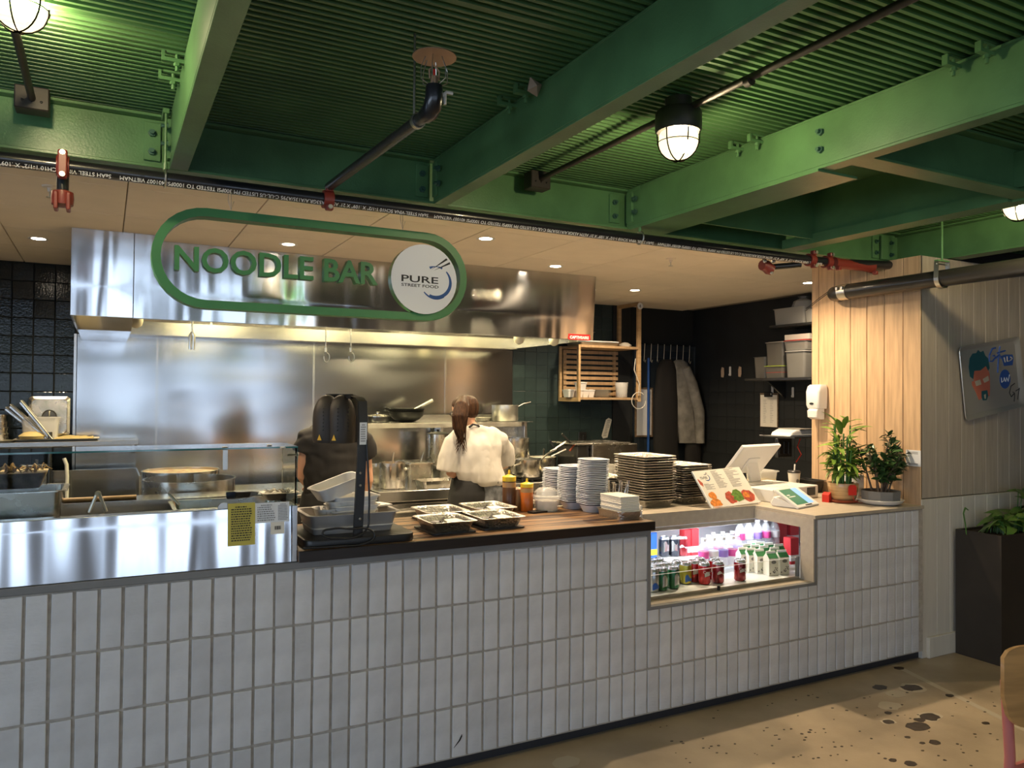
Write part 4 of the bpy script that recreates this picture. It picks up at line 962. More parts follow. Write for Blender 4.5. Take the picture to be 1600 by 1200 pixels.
def lid_sheet(label, cx, cz, w, h, tilt_y, y, ry=0., m='steel_pot', knob=True):
    t = thing('pan_lid', label, 'pan lid', M=T(cx, y, cz) @ R(ry, 'Y') @ R(math.pi/2-tilt_y, 'X'), group='pan lids on the wall shelf')
    b = MB(); rg = lambda o, z: [(x, yy, z) for x, yy in rrect(-w/2-o, w/2+o, -h/2-o, h/2+o, .025)]
    b.loft([rg(0, 0), rg(0, .004), rg(-.018, .010), rg(-.022, .004), rg(-.03, .004)]); b.build('sheet', m, t, smooth=50, world=False)
    if knob:
        k = MB(); k.lathe([(.040, .004), (.046, .008), (.05, .004)], 20, cap=False); k.lathe([(.044, .0045), (.002, .0048)], 20); k.build('recess', 'dark_steel', t, world=False, smooth=40)
        k = MB(); k.tube([(0, -.04, .008), (0, 0, .016), (0, .04, .008)], .006, 8); k.build('handle', m, t, world=False, smooth=40)
    return t
c = at(77, 640, y=3.68); lid_sheet('square steel lid with a round grip standing upright on the wall shelf', c.x, zsh+.02+.155, .27, .30, .10, 3.70)
for k, (px, py, ry, l) in enumerate(((58, 640, -.62, 'long steel lid leaning diagonally, nearest the upright square lid'), (46, 648, -.78, 'long steel lid leaning diagonally, second in the row'), (40, 652, -.84, 'long steel lid leaning lowest against the clear pan'))):
    c = at(px, py, y=3.50-.015*k); t = thing('pan_lid', l, 'pan lid', M=T(c.x, 3.50+.03*k, zsh+.155-.012*k) @ R(ry, 'Y'), group='pan lids on the wall shelf')
    MB().box(-.018, .0, -.06, .08, -.165, .165).build('sheet', 'steel_pot', t, bevel=.004, world=False); MB().box(.0, .006, -.07, .09, -.172, .172).build('flange', 'aluminium', t, bevel=.002, world=False)
px0 = at(4, 655, y=3.55)
for k in range(4):
    m_ = MB(); m_.lathe([(.055-.004*k, 0), (.058-.004*k, .05), (.061-.004*k, .052), (.061-.004*k, .056), (.053-.004*k, .056), (.05-.004*k, .005)], 18)
    one(m_, 'steel_cup', 'steel_pot', ['bottom', 'second', 'third', 'topmost'][k]+' steel cup of the stack at the left edge of the wall shelf', 'cup', (px0.x-.02, 3.58, zsh+.001+.045*k), group='stacked steel cups', smooth=40)
m_ = MB(); m_.lathe([(.05, 0), (.10, .012), (.105, .014), (.05, .005)], 20); one(m_, 'steel_plate', 'aluminium', 'round steel plate on the wall shelf at the left edge', 'plate', (at(3, 676, y=3.46).x, 3.46, zsh+.001), smooth=40)
# ---- cook line
def rng_unit(name, label, x0, x1, y0, y1, ztop, drawers=1, knobs=0, m='steel'):
    t = thing(name, label, 'cooker', ((x0+x1)/2, (y0+y1)/2, 0))
    m_ = MB(); m_.box(x0, x1, y0+.03, y1, .10, ztop-.08); m_.build('body', 'dark_steel', t, bevel=.003)
    m_ = MB(); m_.box(x0, x1, y0, y1, ztop-.08, ztop); m_.build('top', m, t, bevel=.005)
    for x in (x0+.04, x1-.04):
        for y in (y0+.06, y1-.06): MB().tube([(x, y, 0), (x, y, .10)], .02, 8).build('leg', 'steel', t)
    n = drawers; w_ = (x1-x0)/n
    for k in range(n):
        MB().box(x0+w_*k+.02, x0+w_*(k+1)-.02, y0+.018, y0+.030, .40, ztop-.10).build('oven_door', 'steel', t, bevel=.003)
        m_ = MB(); m_.tube([(x0+w_*k+.06, y0+.016, ztop-.15), (x0+w_*k+.06, y0-.02, ztop-.15), (x0+w_*(k)+.30, y0-.02, ztop-.15), (x0+w_*k+.30, y0+.016, ztop-.15)], .009, 8); m_.build('door_handle', 'aluminium', t, smooth=40)
    for k in range(knobs):
        x = x0+(x1-x0)*(k+.5)/knobs; m_ = MB(); m_.prism(circ(.022, 14), 0, .025, T(x, y0, ztop-.04) @ R(math.pi/2, 'X')); m_.build('control_knob', 'black_plastic', t, smooth=40)
    return t
rng_unit('griddle', 'stainless griddle station partly hidden by the cook in black', .70, 1.72, 2.45, 3.25, .90, 2, 3)
r1 = rng_unit('steam_range', 'stainless range with a white door handle between the two cooks', 1.765, 2.62, 2.36, 3.25, .90, 1, 0)
r2 = rng_unit('gas_range', 'gas range with black grates right of the cook in white', 2.64, 3.72, 2.45, 3.28, .90, 2, 5)
for i in range(3):
    for j in range(2):
        m_ = MB(); cx, cy = 2.82+.36*i, 2.66+.36*j
        for k in range(4): m_.box(cx-.15, cx+.15, cy-.14+.09*k, cy-.128+.09*k, .915, .928); m_.box(cx-.15+.093*k, cx-.138+.093*k, cy-.15, cy+.15, .903, .915)
        m_.build('grate', 'black_iron', r2)
# charbroiler rods seen through the glass
t = thing('charbroiler', 'low charbroiler with a toothed grate seen through the glass guard', 'cooker', (.72, 1.62, 0))
z_ = .93
MB().box(.45, .98, 2.0, 2.40, .60, .88).build('body', 'steel', t, bevel=.004)
for k in range(15): MB().tube([(.47+.034*k, 2.02, .89), (.47+.034*k, 2.32, .905), (.47+.034*k, 2.36, .945)], .007, 6).build('grate_bar', 'aluminium', t)
for x in (.5, .93):
    for y in (2.05, 2.35): MB().tube([(x, y, 0), (x, y, .6)], .018, 8).build('leg', 'steel', t)
# overshelf on its riser
zo = at(700, 660, y=3.25).z
xo0, xo1 = at(560, 660, y=3.25).x, at(833, 660, y=3.25).x
t = thing('overshelf', 'long stainless overshelf behind the cooks carrying woks and saucepans', 'shelf', ((xo0+xo1)/2, 3.4, .90))
MB().box(xo0, xo1, 3.25, 3.62, zo-.004, zo).build('shelf_board', 'steel', t, bevel=.001)
MB().box(xo0, xo1-.12, 3.25, 3.262, zo-.045, zo-.004).build('front_lip', 'aluminium', t, bevel=.002)
MB().box(xo0, xo1, 3.60, 3.62, zo, zo+.06).build('back_stop', 'steel', t, bevel=.002)
MB().box(1.78, 2.60, 3.45, 3.47, .905, zo-.005).build('riser_panel', 'steel_splash', t, bevel=.002)
MB().box(2.62, 2.65, 3.27, 3.47, .905, zo-.005).build('post', 'steel', t, bevel=.002)
m_ = MB(); m_.box(2.66, 3.50, 3.45, 3.46, .95, zo-.005); m_.build('foil_liner', 'foil', t)
MB().box(3.48, 3.51, 3.30, 3.47, .905, zo-.005).build('post', 'steel', t, bevel=.002)
def on_shelf(px, r_px=None): return at(px, 655, y=3.42)
c = on_shelf(588); pot('frying_pan', 'covered frying pan left of the stacked woks', (c.x, 3.38, zo+.001), 18*mpp(c), .05, 'dark_steel', None, lid='steel_pot', cat='pan')
c = on_shelf(635)
for k, l in enumerate(('lower black wok of the pair on the overshelf', 'upper black wok of the pair on the overshelf')):
    t = thing('wok', l, 'wok', (c.x, 3.42, zo+.001+.028*k), group='woks on the overshelf'); R_ = 28*mpp(c)
    m_ = MB(); m_.lathe([(.06, 0), (R_*.7, .022), (R_*.93, .055), (R_, .090), (R_+.004, .092), (R_-.002, .092), (R_*.9, .055), (R_*.66, .026), (.002, .006)], 28); m_.build('bowl', 'black_iron', t, smooth=50, world=False)
    m_ = MB(); m_.tube([(-R_, -.03, .085), (-R_-.035, -.03, .10), (-R_-.035, .03, .10), (-R_, .03, .085)], .006, 8); m_.build('side_handle', 'black_iron', t, world=False)
    if k: m_ = MB(); m_.tube([(R_*.45, 0, .085), (R_*.9, 0, .115), (R_*1.55, 0, .165)], [.008, .014, .016], 10); m_.build('long_handle', 'aluminium', t, smooth=40, world=False)
c = on_shelf(754); m_ = MB(); m_.lathe([(.055, 0), (.085, .035), (.092, .036), (.052, .004)], 20); one(m_, 'foil_dish', 'foil', 'small foil dish on the overshelf by the cook\'s shoulder', 'dish', (c.x, 3.42, zo+.001), smooth=40)
c = on_shelf(789); pot('saucepan', 'dented aluminium saucepan with a long handle on the overshelf', (c.x, 3.42, zo+.001), 20.5*mpp(c), 25*mpp(c), 'aluminium', [(.2, 'long', .19, .055)])
# pots and pans on the ranges
def onr(px, y, z=.905): 
    q = at(px, 740, y=y); return (q.x, y, z)
c = onr(613, 2.56); k_ = mpp(c)
pot('saucepan', 'bright steel saucepan with a ladle in it on the steam range', (c[0], 2.56, .901), 20.5*k_, 42*k_-.01, 'steel_pot', [(-.3, 'loop', .03, 0)], fill='broth', fz=.8)
l0 = at(613, 738, y=2.54); l1 = at(616, 707, y=2.54); ladle('steel ladle standing in the bright saucepan', (l0.x, 2.56, l0.z), (l1.x, 2.55, l1.z), .03, 'aluminium', 'steel_pot')
c = onr(583, 2.85); gn_pan('steam_pan', 'deep steel pan behind the bright saucepan at the left', (c[0], 2.85, .901), .17, .3, .15)
c = onr(650, 2.80); gn_pan('steam_pan', 'deep steel pan between the saucepan and the cook in white', (c[0], 2.85, .901), .22, .32, .16, lid='steel_pot')
c = onr(681, 2.52); gn_pan('steel_tray', 'shallow steel tray at the front edge of the steam range', (c[0]+.0, 2.50, .901), .30, .20, .055)
c = onr(688, 2.90); gn_pan('steam_pan', 'small steel pan stacked beside the cook in white', (c[0], 2.83, .901), .14, .2, .13)
for k, (px, py, px2, py2, l) in enumerate(((652, 738, 662, 707, 'thin wire tongs sticking up over the steam pans'), (672, 735, 678, 718, 'short spoon handle over the steam pans'), (683, 730, 689, 712, 'spoon handle beside the cook in white'))):
    a, b = at(px, py, y=2.85), at(px2, py2, y=2.85); m_ = MB(); m_.tube([(0, 0, 0), ((b.x-a.x), .0, b.z-a.z)], .006, 8); one(m_, 'utensil', 'steel_pot', l, 'utensil', tuple(a), smooth=40)
c = onr(684, 3.10); k_ = mpp(c); pot('stock_pot', 'tall dark stock pot with a black cover left of the cook in white', (c[0], 3.10, .903), 17*k_, 68*k_, 'steel_pot', None, lid='black_iron')
c = onr(804, 2.95); k_ = mpp(c); pot('stock_pot', 'tall shiny stock pot right of the cook in white', (c[0], 2.95, .93), 23*k_, at(805, 684, y=2.95).z-.93, 'steel_pot', [(3.6, 'loop', .03, 0)])
c = onr(827, 2.60); k_ = mpp(c); pot('saucepan', 'steel saucepan with two crossed handles on the gas range', (c[0], 2.62, .93), 21*k_, at(830, 718, y=2.62).z-.93, 'steel_pot', [(.25, 'long', .22, .10)], lid='steel_pot')
c = onr(786, 2.62); k_ = mpp(c); pot('saucepan', 'small steel pot half hidden by the cook in white', (c[0], 2.60, .93), 13*k_, .12, 'steel_pot', [(-.2, 'long', .22, .05)])
c = onr(847, 3.0); pot('frying_pan', 'steel saute pan with garlic, behind the crossed handles', (c[0], 3.0, .93), .13, .13, 'steel_pot', [(1.0, 'long', .22, .07)], fill='paper', fz=.9, cat='pan')
c = onr(866, 2.60); m_ = MB(); m_.lathe([(.05, 0), (.08, .03), (.11, .038), (.112, .042), (.05, .01)], 20)
t = thing('food_dish', 'small steel dish of chopped food at the right of the gas range', 'dish', (c[0]+.02, 2.58, .93)); m_.build('dish', 'steel_pot', t, smooth=40, world=False); m_ = MB(); m_.ball((0, 0, .03), (.07, .06, .025), 10, 6); m_.build('food', 'towel', t, world=False)
# steel box and deli tubs on a rear table
zt_ = at(940, 737, y=2.7).z
t = thing('rear_table', 'stainless table in the back corner under the steel box', 'table', (4.2, 2.7, 0)); MB().box(3.76, 4.95, 2.40, 3.10, .84, .88).build('table_top', 'steel', t, bevel=.003)
for x in (3.8, 4.9):
    for y in (2.45, 3.05): MB().tube([(x, y, 0), (x, y, .84)], .02, 8).build('leg', 'steel', t)
q0, q1 = at(903, 695, y=2.65), at(993, 695, y=2.65)
t = thing('steel_box', 'lidded stainless box under the taped note', 'box', ((q0.x+q1.x)/2, 2.8, .882))
MB().box(q0.x+.13, q1.x, 2.62, 3.02, .882, q0.z).build('body', 'steel_pot', t, bevel=.006, segs=2)
MB().box(q0.x+.0, q0.x+.125, 2.66, 3.0, .882, q0.z-.01).build('side_body', 'dark_steel', t, bevel=.006)
for k in range(3): MB().box(q0.x-.06+.2*k, q0.x+.13+.2*k, 2.60, 3.02, q0.z+.001, q0.z+.014).build('lid', 'steel_pot', t, bevel=.004)
def deli(label, px, py, y, r, h, m='frost_plastic', fill='cream_plastic', z=None):
    p = at(px, py, y=y); t = thing('deli_tub', label, 'tub', (p.x, y, p.z if z is None else z), group='plastic deli tubs')
    m_ = MB(); m_.lathe([(r*.82, 0), (r, h), (r*1.06, h), (r*1.06, h+.006), (r*.97, h+.006), (r*.8, .004)], 20); m_.build('tub', m, t, smooth=40, world=False)
    m_ = MB(); m_.prism(circ(r*.85, 16), .005, h*.75); m_.build('contents', fill, t, world=False); return t
deli('square-shouldered deli tub in front of the steel box', 897, 738, 2.52, .062, .13, z=.882)
deli('deli tub left of the tall stack of foil trays', 951, 742, 2.50, .06, .13, z=.882)
deli('small white deli tub beside the striped bowls', 902, 740, 2.42, .04, .06, z=.882)
for px, py, px2, py2, m, l in ((860, 706, 884, 690, 'aluminium', 'long steel ladle handle rising to the right'), (861, 713, 884, 702, 'steel_pot', 'second long handle rising to the right'), (890, 705, 898, 694, 'terracotta', 'short brown wooden handle by the deli tub'), (893, 694, 878, 678, 'black_iron', 'thin black skewer leaning left by the steel box'), (866, 700, 859, 688, 'can_dark', 'dark blue handle standing upright behind the saucepans')):
    a, b = at(px, py, y=2.7), at(px2, py2, y=2.7); m_ = MB(); m_.tube([(0, 0, 0), (b.x-a.x, 0, b.z-a.z)], .009, 8); one(m_, 'utensil', m, l, 'utensil', tuple(a), smooth=40)
# taped note and socket on the back wall
p0, p1 = at(947, 669, y=3.785), at(947, 684, y=3.785)
m_ = MB()
pts = [(.035, .11), (.075, .09), (.02, -.10), (-.035, -.11), (-.055, -.08), (.0, .09)]
m_.prism(pts, 0, .002, FRONT); t = thing('taped_note', 'narrow printed paper note taped askew to the teal tiles', 'note', (p0.x, 3.789, p0.z)); m_.build('paper_strip', 'paper', t, world=False)
m_ = MB(); r_ = random.Random(3)
for k in range(10):
    f = k/9; m_.box(-.022+.05*f-.012, -.022+.05*f+.030-r_.uniform(0, .015), -.0035, -.0025, -.08+.155*f, -.076+.155*f)
m_.build('print', 'ink_black', t, world=False)['kind'] = 'stuff'
p0 = at(910, 683, y=3.785); t = thing('wall_socket', 'small dark wall socket above the steel box', 'socket', (p0.x, 3.79, p0.z)); MB().box(-.05, .05, -.012, 0, -.05, .05).build('plate', 'dark_steel', t, bevel=.004, world=False); MB().box(-.015, .03, -.04, -.012, -.03, .03).build('plug', 'black_plastic', t, bevel=.004, world=False)
# ================================================================ ON THE COUNTER
WZ = .9955
# ---- heat lamp with its base
t = thing('heat_lamp', 'black countertop heat lamp with domed shades and a looped cable', 'heat lamp', (.93, .17, WZ))
m_ = MB(); m_.prism(rrect(.70, 1.16, -.012, .37, .05), WZ, WZ+.034); m_.build('base', 'black_plastic', t, bevel=.006, segs=2, smooth=40)
pb = Vector((.925, .02, WZ+.034)); zt_ = at(553, 618, y=.05).z
m_ = MB()
m_.loft([[(x+dx, y+dy, z) for dx, dy in ((-.018, -.008), (.018, -.008), (.018, .008), (-.018, .008))] for x, y, z in ((.915, .012, WZ+.034), (.925, .016, 1.25), (.935, .022, 1.50), (.935, .036, 1.575), (.930, .065, zt_-.008), (.915, .11, zt_))]); m_.build('post', 'black_plastic', t, smooth=40)
m_ = MB(); m_.loft([[(x, y, z+dz) for dz in (-.010, .010) for _ in (0,)]+[(x+.012, y+.004, z+.010), (x+.012, y+.004, z-.010)] for x, y, z in ((.905, .10, zt_-.004), (.86, .33, zt_-.004))]); m_.build('arm', 'black_plastic', t)
for x, y in ((.885, .165), (.835, .205), (.955, .22), (.905, .285)):
    zb0_ = 1.400; m_ = MB(); m_.lathe([(.056, 0), (.059, .01), (.060, .10), (.0575, .130), (.051, .156), (.040, .178), (.024, .194), (.008, .201), (.003, .202), (.003, .195), (.035, .172), (.05, .14), (.055, .02)], 24); m_.v = [(a+x, b+y, c+zb0_) for a, b, c in m_.v]
    sh_ = m_.build('lamp_shade', 'black_matte', t, smooth=50)
    for an in (-2.1, -1.35):
        h_ = MB()
        for k in range(7): a, b, c = x+.0604*math.cos(an), y+.0604*math.sin(an), zb0_+.055+.015*k; h_.ball((a, b, c), .0028, 6, 4)
        h_.build('vent_holes', 'ink_black', sh_)['kind'] = 'stuff'
    if x < .9:
        an = -2.35; a, b = x+.0608*math.cos(an), y+.0608*math.sin(an); w_ = MB(); M = T(a, b, zb0_+.012) @ R(an+math.pi/2, 'Z'); w_.prism([(-.010, 0), (.010, 0), (0, .024)], -.0006, .0006, M @ FRONT); w_.build('warning_triangle', 'warn_tri', sh_)
    g_ = MB(); g_.lathe([(.05, .0), (.045, .03), (.001, .04)], 14); g_.v = [(a+x, b+y, c+zb0_+.01) for a, b, c in g_.v]; g_.build('bulb', 'cream_lamp', sh_)
MB().box(.918, .948, .0075, .0090, 1.40, 1.49).build('data_label', 'label_white', t)
marks(t, .922, .944, 1.41, 1.485, .0074, 8, 'grey_metal', random.Random(3), .9)
for z in (1.10, 1.235, 1.285): MB().ball((.922, .006, z), .006, 8, 6).build('screw', 'zinc', t)
cab = [(.945, .02, 1.50), (.952, .0, 1.30), (.955, -.008, 1.12), (.945, -.014, 1.06), (.90, -.022, 1.035), (.82, -.024, 1.034), (.775, -.022, 1.045), (.765, -.018, 1.06), (.80, -.020, 1.072), (.88, -.02, 1.066), (.96, -.02, 1.055), (.975, -.024, 1.03), (.93, -.024, 1.004), (.84, -.024, 1.002), (.75, -.02, 1.003), (.69, -.015, 1.004)]
cv = bpy.data.curves.new('cable', 'CURVE'); cv.dimensions = '3D'; cv.bevel_depth = .0042; cv.bevel_resolution = 2; cv.resolution_u = 6
s_ = cv.splines.new('BEZIER'); s_.bezier_points.add(len(cab)-1)
for bp, c in zip(s_.bezier_points, cab): bp.co = c; bp.handle_left_type = bp.handle_right_type = 'AUTO'
tmp = bpy.data.objects.new('tmp', cv); COL.objects.link(tmp); bpy.context.view_layer.update()
me = bpy.data.meshes.new_from_object(tmp.evaluated_get(bpy.context.evaluated_depsgraph_get())); bpy.data.objects.remove(tmp); put(me, 'cable', 'black_plastic', t)
# pan with stacked takeaway tubs under the lamp
gn_pan('serving_pan', 'tan deep serving pan under the heat lamp', (.925, .20, WZ+.035), .37, .25, .082, m='grey_plastic', lip=.014, taper=.02, fill='cream_plastic', fz=.35)
def tub(label, x, y, z, w=.19, d=.14, h=.05, rz=0., ry=0., m='white_plastic', g='white takeaway tubs under the heat lamp'):
    b = MB(); rg = lambda o, zz: [(xx, yy, zz) for xx, yy in rrect(-w/2-o, w/2+o, -d/2-o, d/2+o, .03)]
    b.loft([rg(-.016, 0), rg(0, h), rg(.006, h), rg(.006, h+.003), rg(-.002, h+.003), rg(-.018, .003)])
    o = one(b, 'takeaway_tub', m, label, 'tub', (x, y, z), rz, g, smooth=40); o.rotation_euler = (0, ry, rz); return o
zz = WZ+.068
tub('bottom white tub of the stack behind the lamp post', .935, .20, zz, .20, .15, rz=.05)
tub('second white tub from the bottom behind the lamp post', .945, .20, zz+.020, .20, .15, rz=.1)
tub('third white tub from the bottom behind the lamp post', .935, .20, zz+.040, .20, .15, rz=-.06)
tub('fourth white tub, just below the tilted one', .945, .20, zz+.058, .20, .15, rz=.08)
tub('tilted white tub on top of the stack behind the lamp post', .885, .19, zz+.118, .20, .15, .055, rz=.15, ry=-.30)
tub('small white tub at the left of the stack under the lamp', .825, .19, zz, .08, .12, .06)
p = at(637, 800, z=1.04); m_ = MB(); m_.box(-.04, .04, -.05, .05, 0, .006); one(m_, 'folded_napkin', 'paper', 'folded pale napkin on the edge of the serving pan', 'napkin', (1.085, .27, WZ+.118), .3)
# ---- foil trays laid out on the worktop
def foil_mesh(w, d, h, name='foil_tray', ribs=True, m='foil'):
    b = MB(); n = 7
    P0 = rrect(-w/2, w/2, -d/2, d/2, .022, 4); KN = [max(1, int((Vector(P0[i])-Vector(P0[(i+1) % len(P0)])).length/.008)) for i in range(len(P0))]
    def ring(o, z, amp=0.):
        pts = rrect(-w/2-o, w/2+o, -d/2-o, d/2+o, .022, 4); out = []
        L_ = len(pts)
        for i in range(L_):
            a, c = Vector((*pts[i], 0)), Vector((*pts[(i+1) % L_], 0)); ln = (c-a).length
            k = KN[i]; nr = Vector(((c-a).y, -(c-a).x, 0)).normalized() if ln > 1e-6 else Vector((0, 0, 0))
            for j in range(k):
                q = a.lerp(c, j/k)+nr*(amp*(1 if j % 2 else -1) if ln > .03 else 0); out.append((q.x, q.y, z))
        return out
    am = .0013 if ribs else 0
    b.loft([ring(-.020, 0), ring(-.018, .004, am), ring(-.004, h-.006, am), ring(0, h-.003), ring(.007, h-.004), ring(.009, h), ring(.006, h+.002), ring(-.001, h), ring(-.006, h-.006, am), ring(-.020, .005, am), ring(-.022, .0015)])
    me = b.mesh(name, 50); me.materials.append(MT[m]); return me
FM = foil_mesh(.205, .240, .046)
LAB = {'A': 'front left', 'B': 'front right', 'C': 'rear left', 'D': 'rear right'}
for k, (x, y) in dict(A=(1.368, .185), B=(1.620, .195), C=(1.46, .46), D=(1.725, .475)).items():
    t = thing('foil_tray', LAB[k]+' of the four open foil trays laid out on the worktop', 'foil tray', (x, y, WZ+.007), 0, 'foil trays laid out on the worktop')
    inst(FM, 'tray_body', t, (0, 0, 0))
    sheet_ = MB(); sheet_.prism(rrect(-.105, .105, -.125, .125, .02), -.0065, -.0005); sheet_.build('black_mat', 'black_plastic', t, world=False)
    if k != 'C':
        c = MB(); c.box(.005, .080, -.055, .045, .030, .034); c.build('white_card', 'paper', t, world=False, bevel=.002)
        s = MB(); s.lathe([(.001, .024), (.018, .028), (.024, .036), (.022, .037), (.001, .028)], 12); s.v = [(a*1.3-.045, b-.02, c) for a, b, c in s.v]; s.tube([(-.03, -.02, .034), (.02, .05, .040)], .004, 6); s.build('black_spoon', 'black_plastic', t, world=False)
# ---- stacks of foil trays on the stone
FS = foil_mesh(.235, .300, .044)
names = ['bottom', 'second', 'third', 'fourth', 'fifth', 'sixth', 'seventh', 'eighth', 'ninth', 'tenth', 'eleventh', 'twelfth', 'thirteenth', 'fourteenth', 'fifteenth', 'sixteenth', 'seventeenth', 'eighteenth', 'nineteenth', 'twentieth', 'twenty-first', 'twenty-second', 'twenty-third', 'twenty-fourth', 'twenty-fifth', 'twenty-sixth']
def ordn(k, n): return 'topmost' if k == n-1 else ('bottom' if k == 0 else names[k]+' from bottom')
rs = random.Random(11)
def foil_stack(x, y, z, n, dz, where, rz=0., me=FS):
    for k in range(n):
        o = inst(me, 'foil_tray', None, (x+rs.uniform(-.003, .003), y+rs.uniform(-.003, .003), z+dz*k), (rs.uniform(-.008, .008), rs.uniform(-.008, .008), rz+rs.uniform(-.02, .02)))
        tag(o, ordn(k, n)+' foil tray of the '+where, 'foil tray', 'nested foil trays: '+where)
foil_stack(2.935, .765, .947, 18, .0152, 'tallest foil stack, behind the napkins', .02)
foil_stack(3.245, .80, .947, 15, .0138, 'second foil stack, behind the menu board', .05)
foil_stack(2.80, 1.05, .947, 9, .0138, 'low foil stack left of the tallest', -.1)
# ---- paper bowls; navy stripes paint the shaded gap under each rim
def bowl_mesh(w=.132):
    b = MB(); rg = lambda o, z: [(x, y, z) for x, y in rrect(-w/2-o, w/2+o, -w/2-o, w/2+o, .035)]
    b.loft([rg(-.022, 0), rg(-.0065, .0375), rg(-.003, .044), rg(.004, .0445), rg(.005, .0475), rg(.002, .049), rg(-.004, .047), rg(-.024, .003)])
    me = b.mesh('paper_bowl', 45); me.materials.append(MT['rim_gap_shade']); me.materials.append(MT['bowl_white'])
    for p in me.polygons:
        if not (.0378 < p.center.z < .0442 and p.normal.z < .3): p.material_index = 1
    return me
mat('rim_gap_shade', (.014, .016, .030), .5); mat('bowl_white', (.66, .69, .76), .4)
BM = bowl_mesh()
for x, y, n, wh in ((2.290, .375, 26, 'tallest stack of striped bowls, beside the napkins'), (2.262, .525, 21, 'middle stack of striped bowls'), (2.255, .675, 18, 'shortest stack of striped bowls')):
    for k in range(n):
        o = inst(BM, 'paper_bowl', None, (x+rs.uniform(-.0015, .0015)+(.0006*(k-10) if k > 10 else 0), y+rs.uniform(-.0015, .0015), WZ+.0092*k), (rs.uniform(-.01, .01), rs.uniform(-.01, .01), rs.uniform(-.05, .05)))
        nm = 'topmost' if k == n-1 else ('bottom' if k == 0 else 'one of the middle bowls')
        tag(o, ordn(k, n)+' bowl of the '+wh, 'bowl', 'nested bowls: '+wh)
# ---- napkins in a foil box, cutlery, card holder
gn_pan('napkin_tray', 'dark foil tray holding the white napkins at the worktop corner', (2.318, .165, WZ), .150, .215, .040, m='foil', lip=.004, taper=.008)
m_ = MB(); r_ = random.Random(9)
for k in range(13):
    j = r_.uniform(-.003, .003); j2 = r_.uniform(-.003, .003); z = WZ+.012+.0078*k; m_.box(2.262+j, 2.376+j, .075+j2, .255+j2, z, z+.0068)
o = m_.build('napkins', 'paper', None, bevel=.0015); tag(o, 'block of folded white napkins in the dark foil tray', 'napkins', kind='stuff')
one(MB().box(-.004, .004, -.09, .09, 0, .105), 'card_holder', 'white_plastic', 'thin upright white card beside the napkins', 'card holder', (2.415, .20, WZ-.048), 0)
gn_pan('cutlery_cup', 'small kraft cup holding cutlery behind the napkins', (2.40, .34, .947), .13, .11, .075+.05, m='beech', lip=.002)
for k in range(7):
    a = at(950+4.5*k, 772, y=.36); b = at(948+5.2*k+(k % 2)*3, 750+(k % 3)*3, y=.36); m_ = MB(); d_ = b-a
    m_.tube([(0, 0, 0), tuple(d_*.75), tuple(d_)], [.004, .005, .010], 8)
    one(m_, 'cutlery', 'steel_pot', ['first', 'second', 'third', 'fourth', 'fifth', 'sixth', 'seventh'][k]+' upright piece of cutlery counted from the bowls', 'cutlery', (a.x, .345, a.z), group='cutlery behind the napkins', smooth=40)
# ---- squeeze bottles, dome tub, phone
def squeeze(label, x, y, r, h, m):
    t = thing('squeeze_bottle', label, 'sauce bottle', (x, y, WZ), group='squeeze bottles')
    b = MB(); b.lathe([(r*.96, 0), (r, .006), (r, h*.72), (r*.85, h*.745)], 20); b.build('bottle', m, t, smooth=50, world=False)
    c = MB(); c.lathe([(r*1.02, h*.73), (r*1.02, h*.84), (r*.5, h*.87), (r*.2, h*.89), (r*.12, h), (.001, h)], 20); c.build('cap', 'yellow', t, smooth=40, world=False)
    if m != 'sauce_tan': l = MB(); l.lathe([(r*1.006, h*.58), (r*1.006, h*.70)], 20, cap=False); l.build('clear_shoulder', 'sauce_tan', t, smooth=60, world=False)
squeeze('tall brown-sauce squeeze bottle with yellow cap', 1.905, .585, .036, .215, 'sauce_brown')
squeeze('orange-sauce squeeze bottle with yellow cap', 1.985, .535, .034, .172, 'sauce_orange')
one(MB().lathe([(.03, 0), (.032, .005), (.032, .11), (.02, .118), (.002, .12)], 18), 'sauce_jar', 'sauce_tan', 'tan sauce jar between the two squeeze bottles', 'jar', (1.965, .60, WZ), smooth=50)
t = thing('dome_tub', 'clear plastic tub with domed lid beside the striped bowls', 'tub', (2.085, .50, WZ))
b = MB(); b.lathe([(.062, 0), (.070, .06), (.078, .066), (.078, .074), (.07, .074), (.066, .062), (.058, .004)], 20); b.build('tub', 'clear_plastic', t, smooth=50, world=False)
b = MB(); b.lathe([(.080, .074), (.080, .080), (.068, .085), (.062, .105), (.04, .122), (.002, .126)], 20); b.build('dome_lid', 'clear_plastic', t, smooth=50, world=False)
b = MB(); b.lathe([(.054, .004), (.062, .055), (.002, .058)], 18); b.build('contents', 'paper', t, smooth=50, world=False)
one(MB().prism(rrect(-.05, .05, -.027, .027, .008), 0, .009), 'phone', 'black_plastic', 'small black phone lying on the wood before the bowls', 'phone', (2.008, .46, WZ), .15, smooth=40)
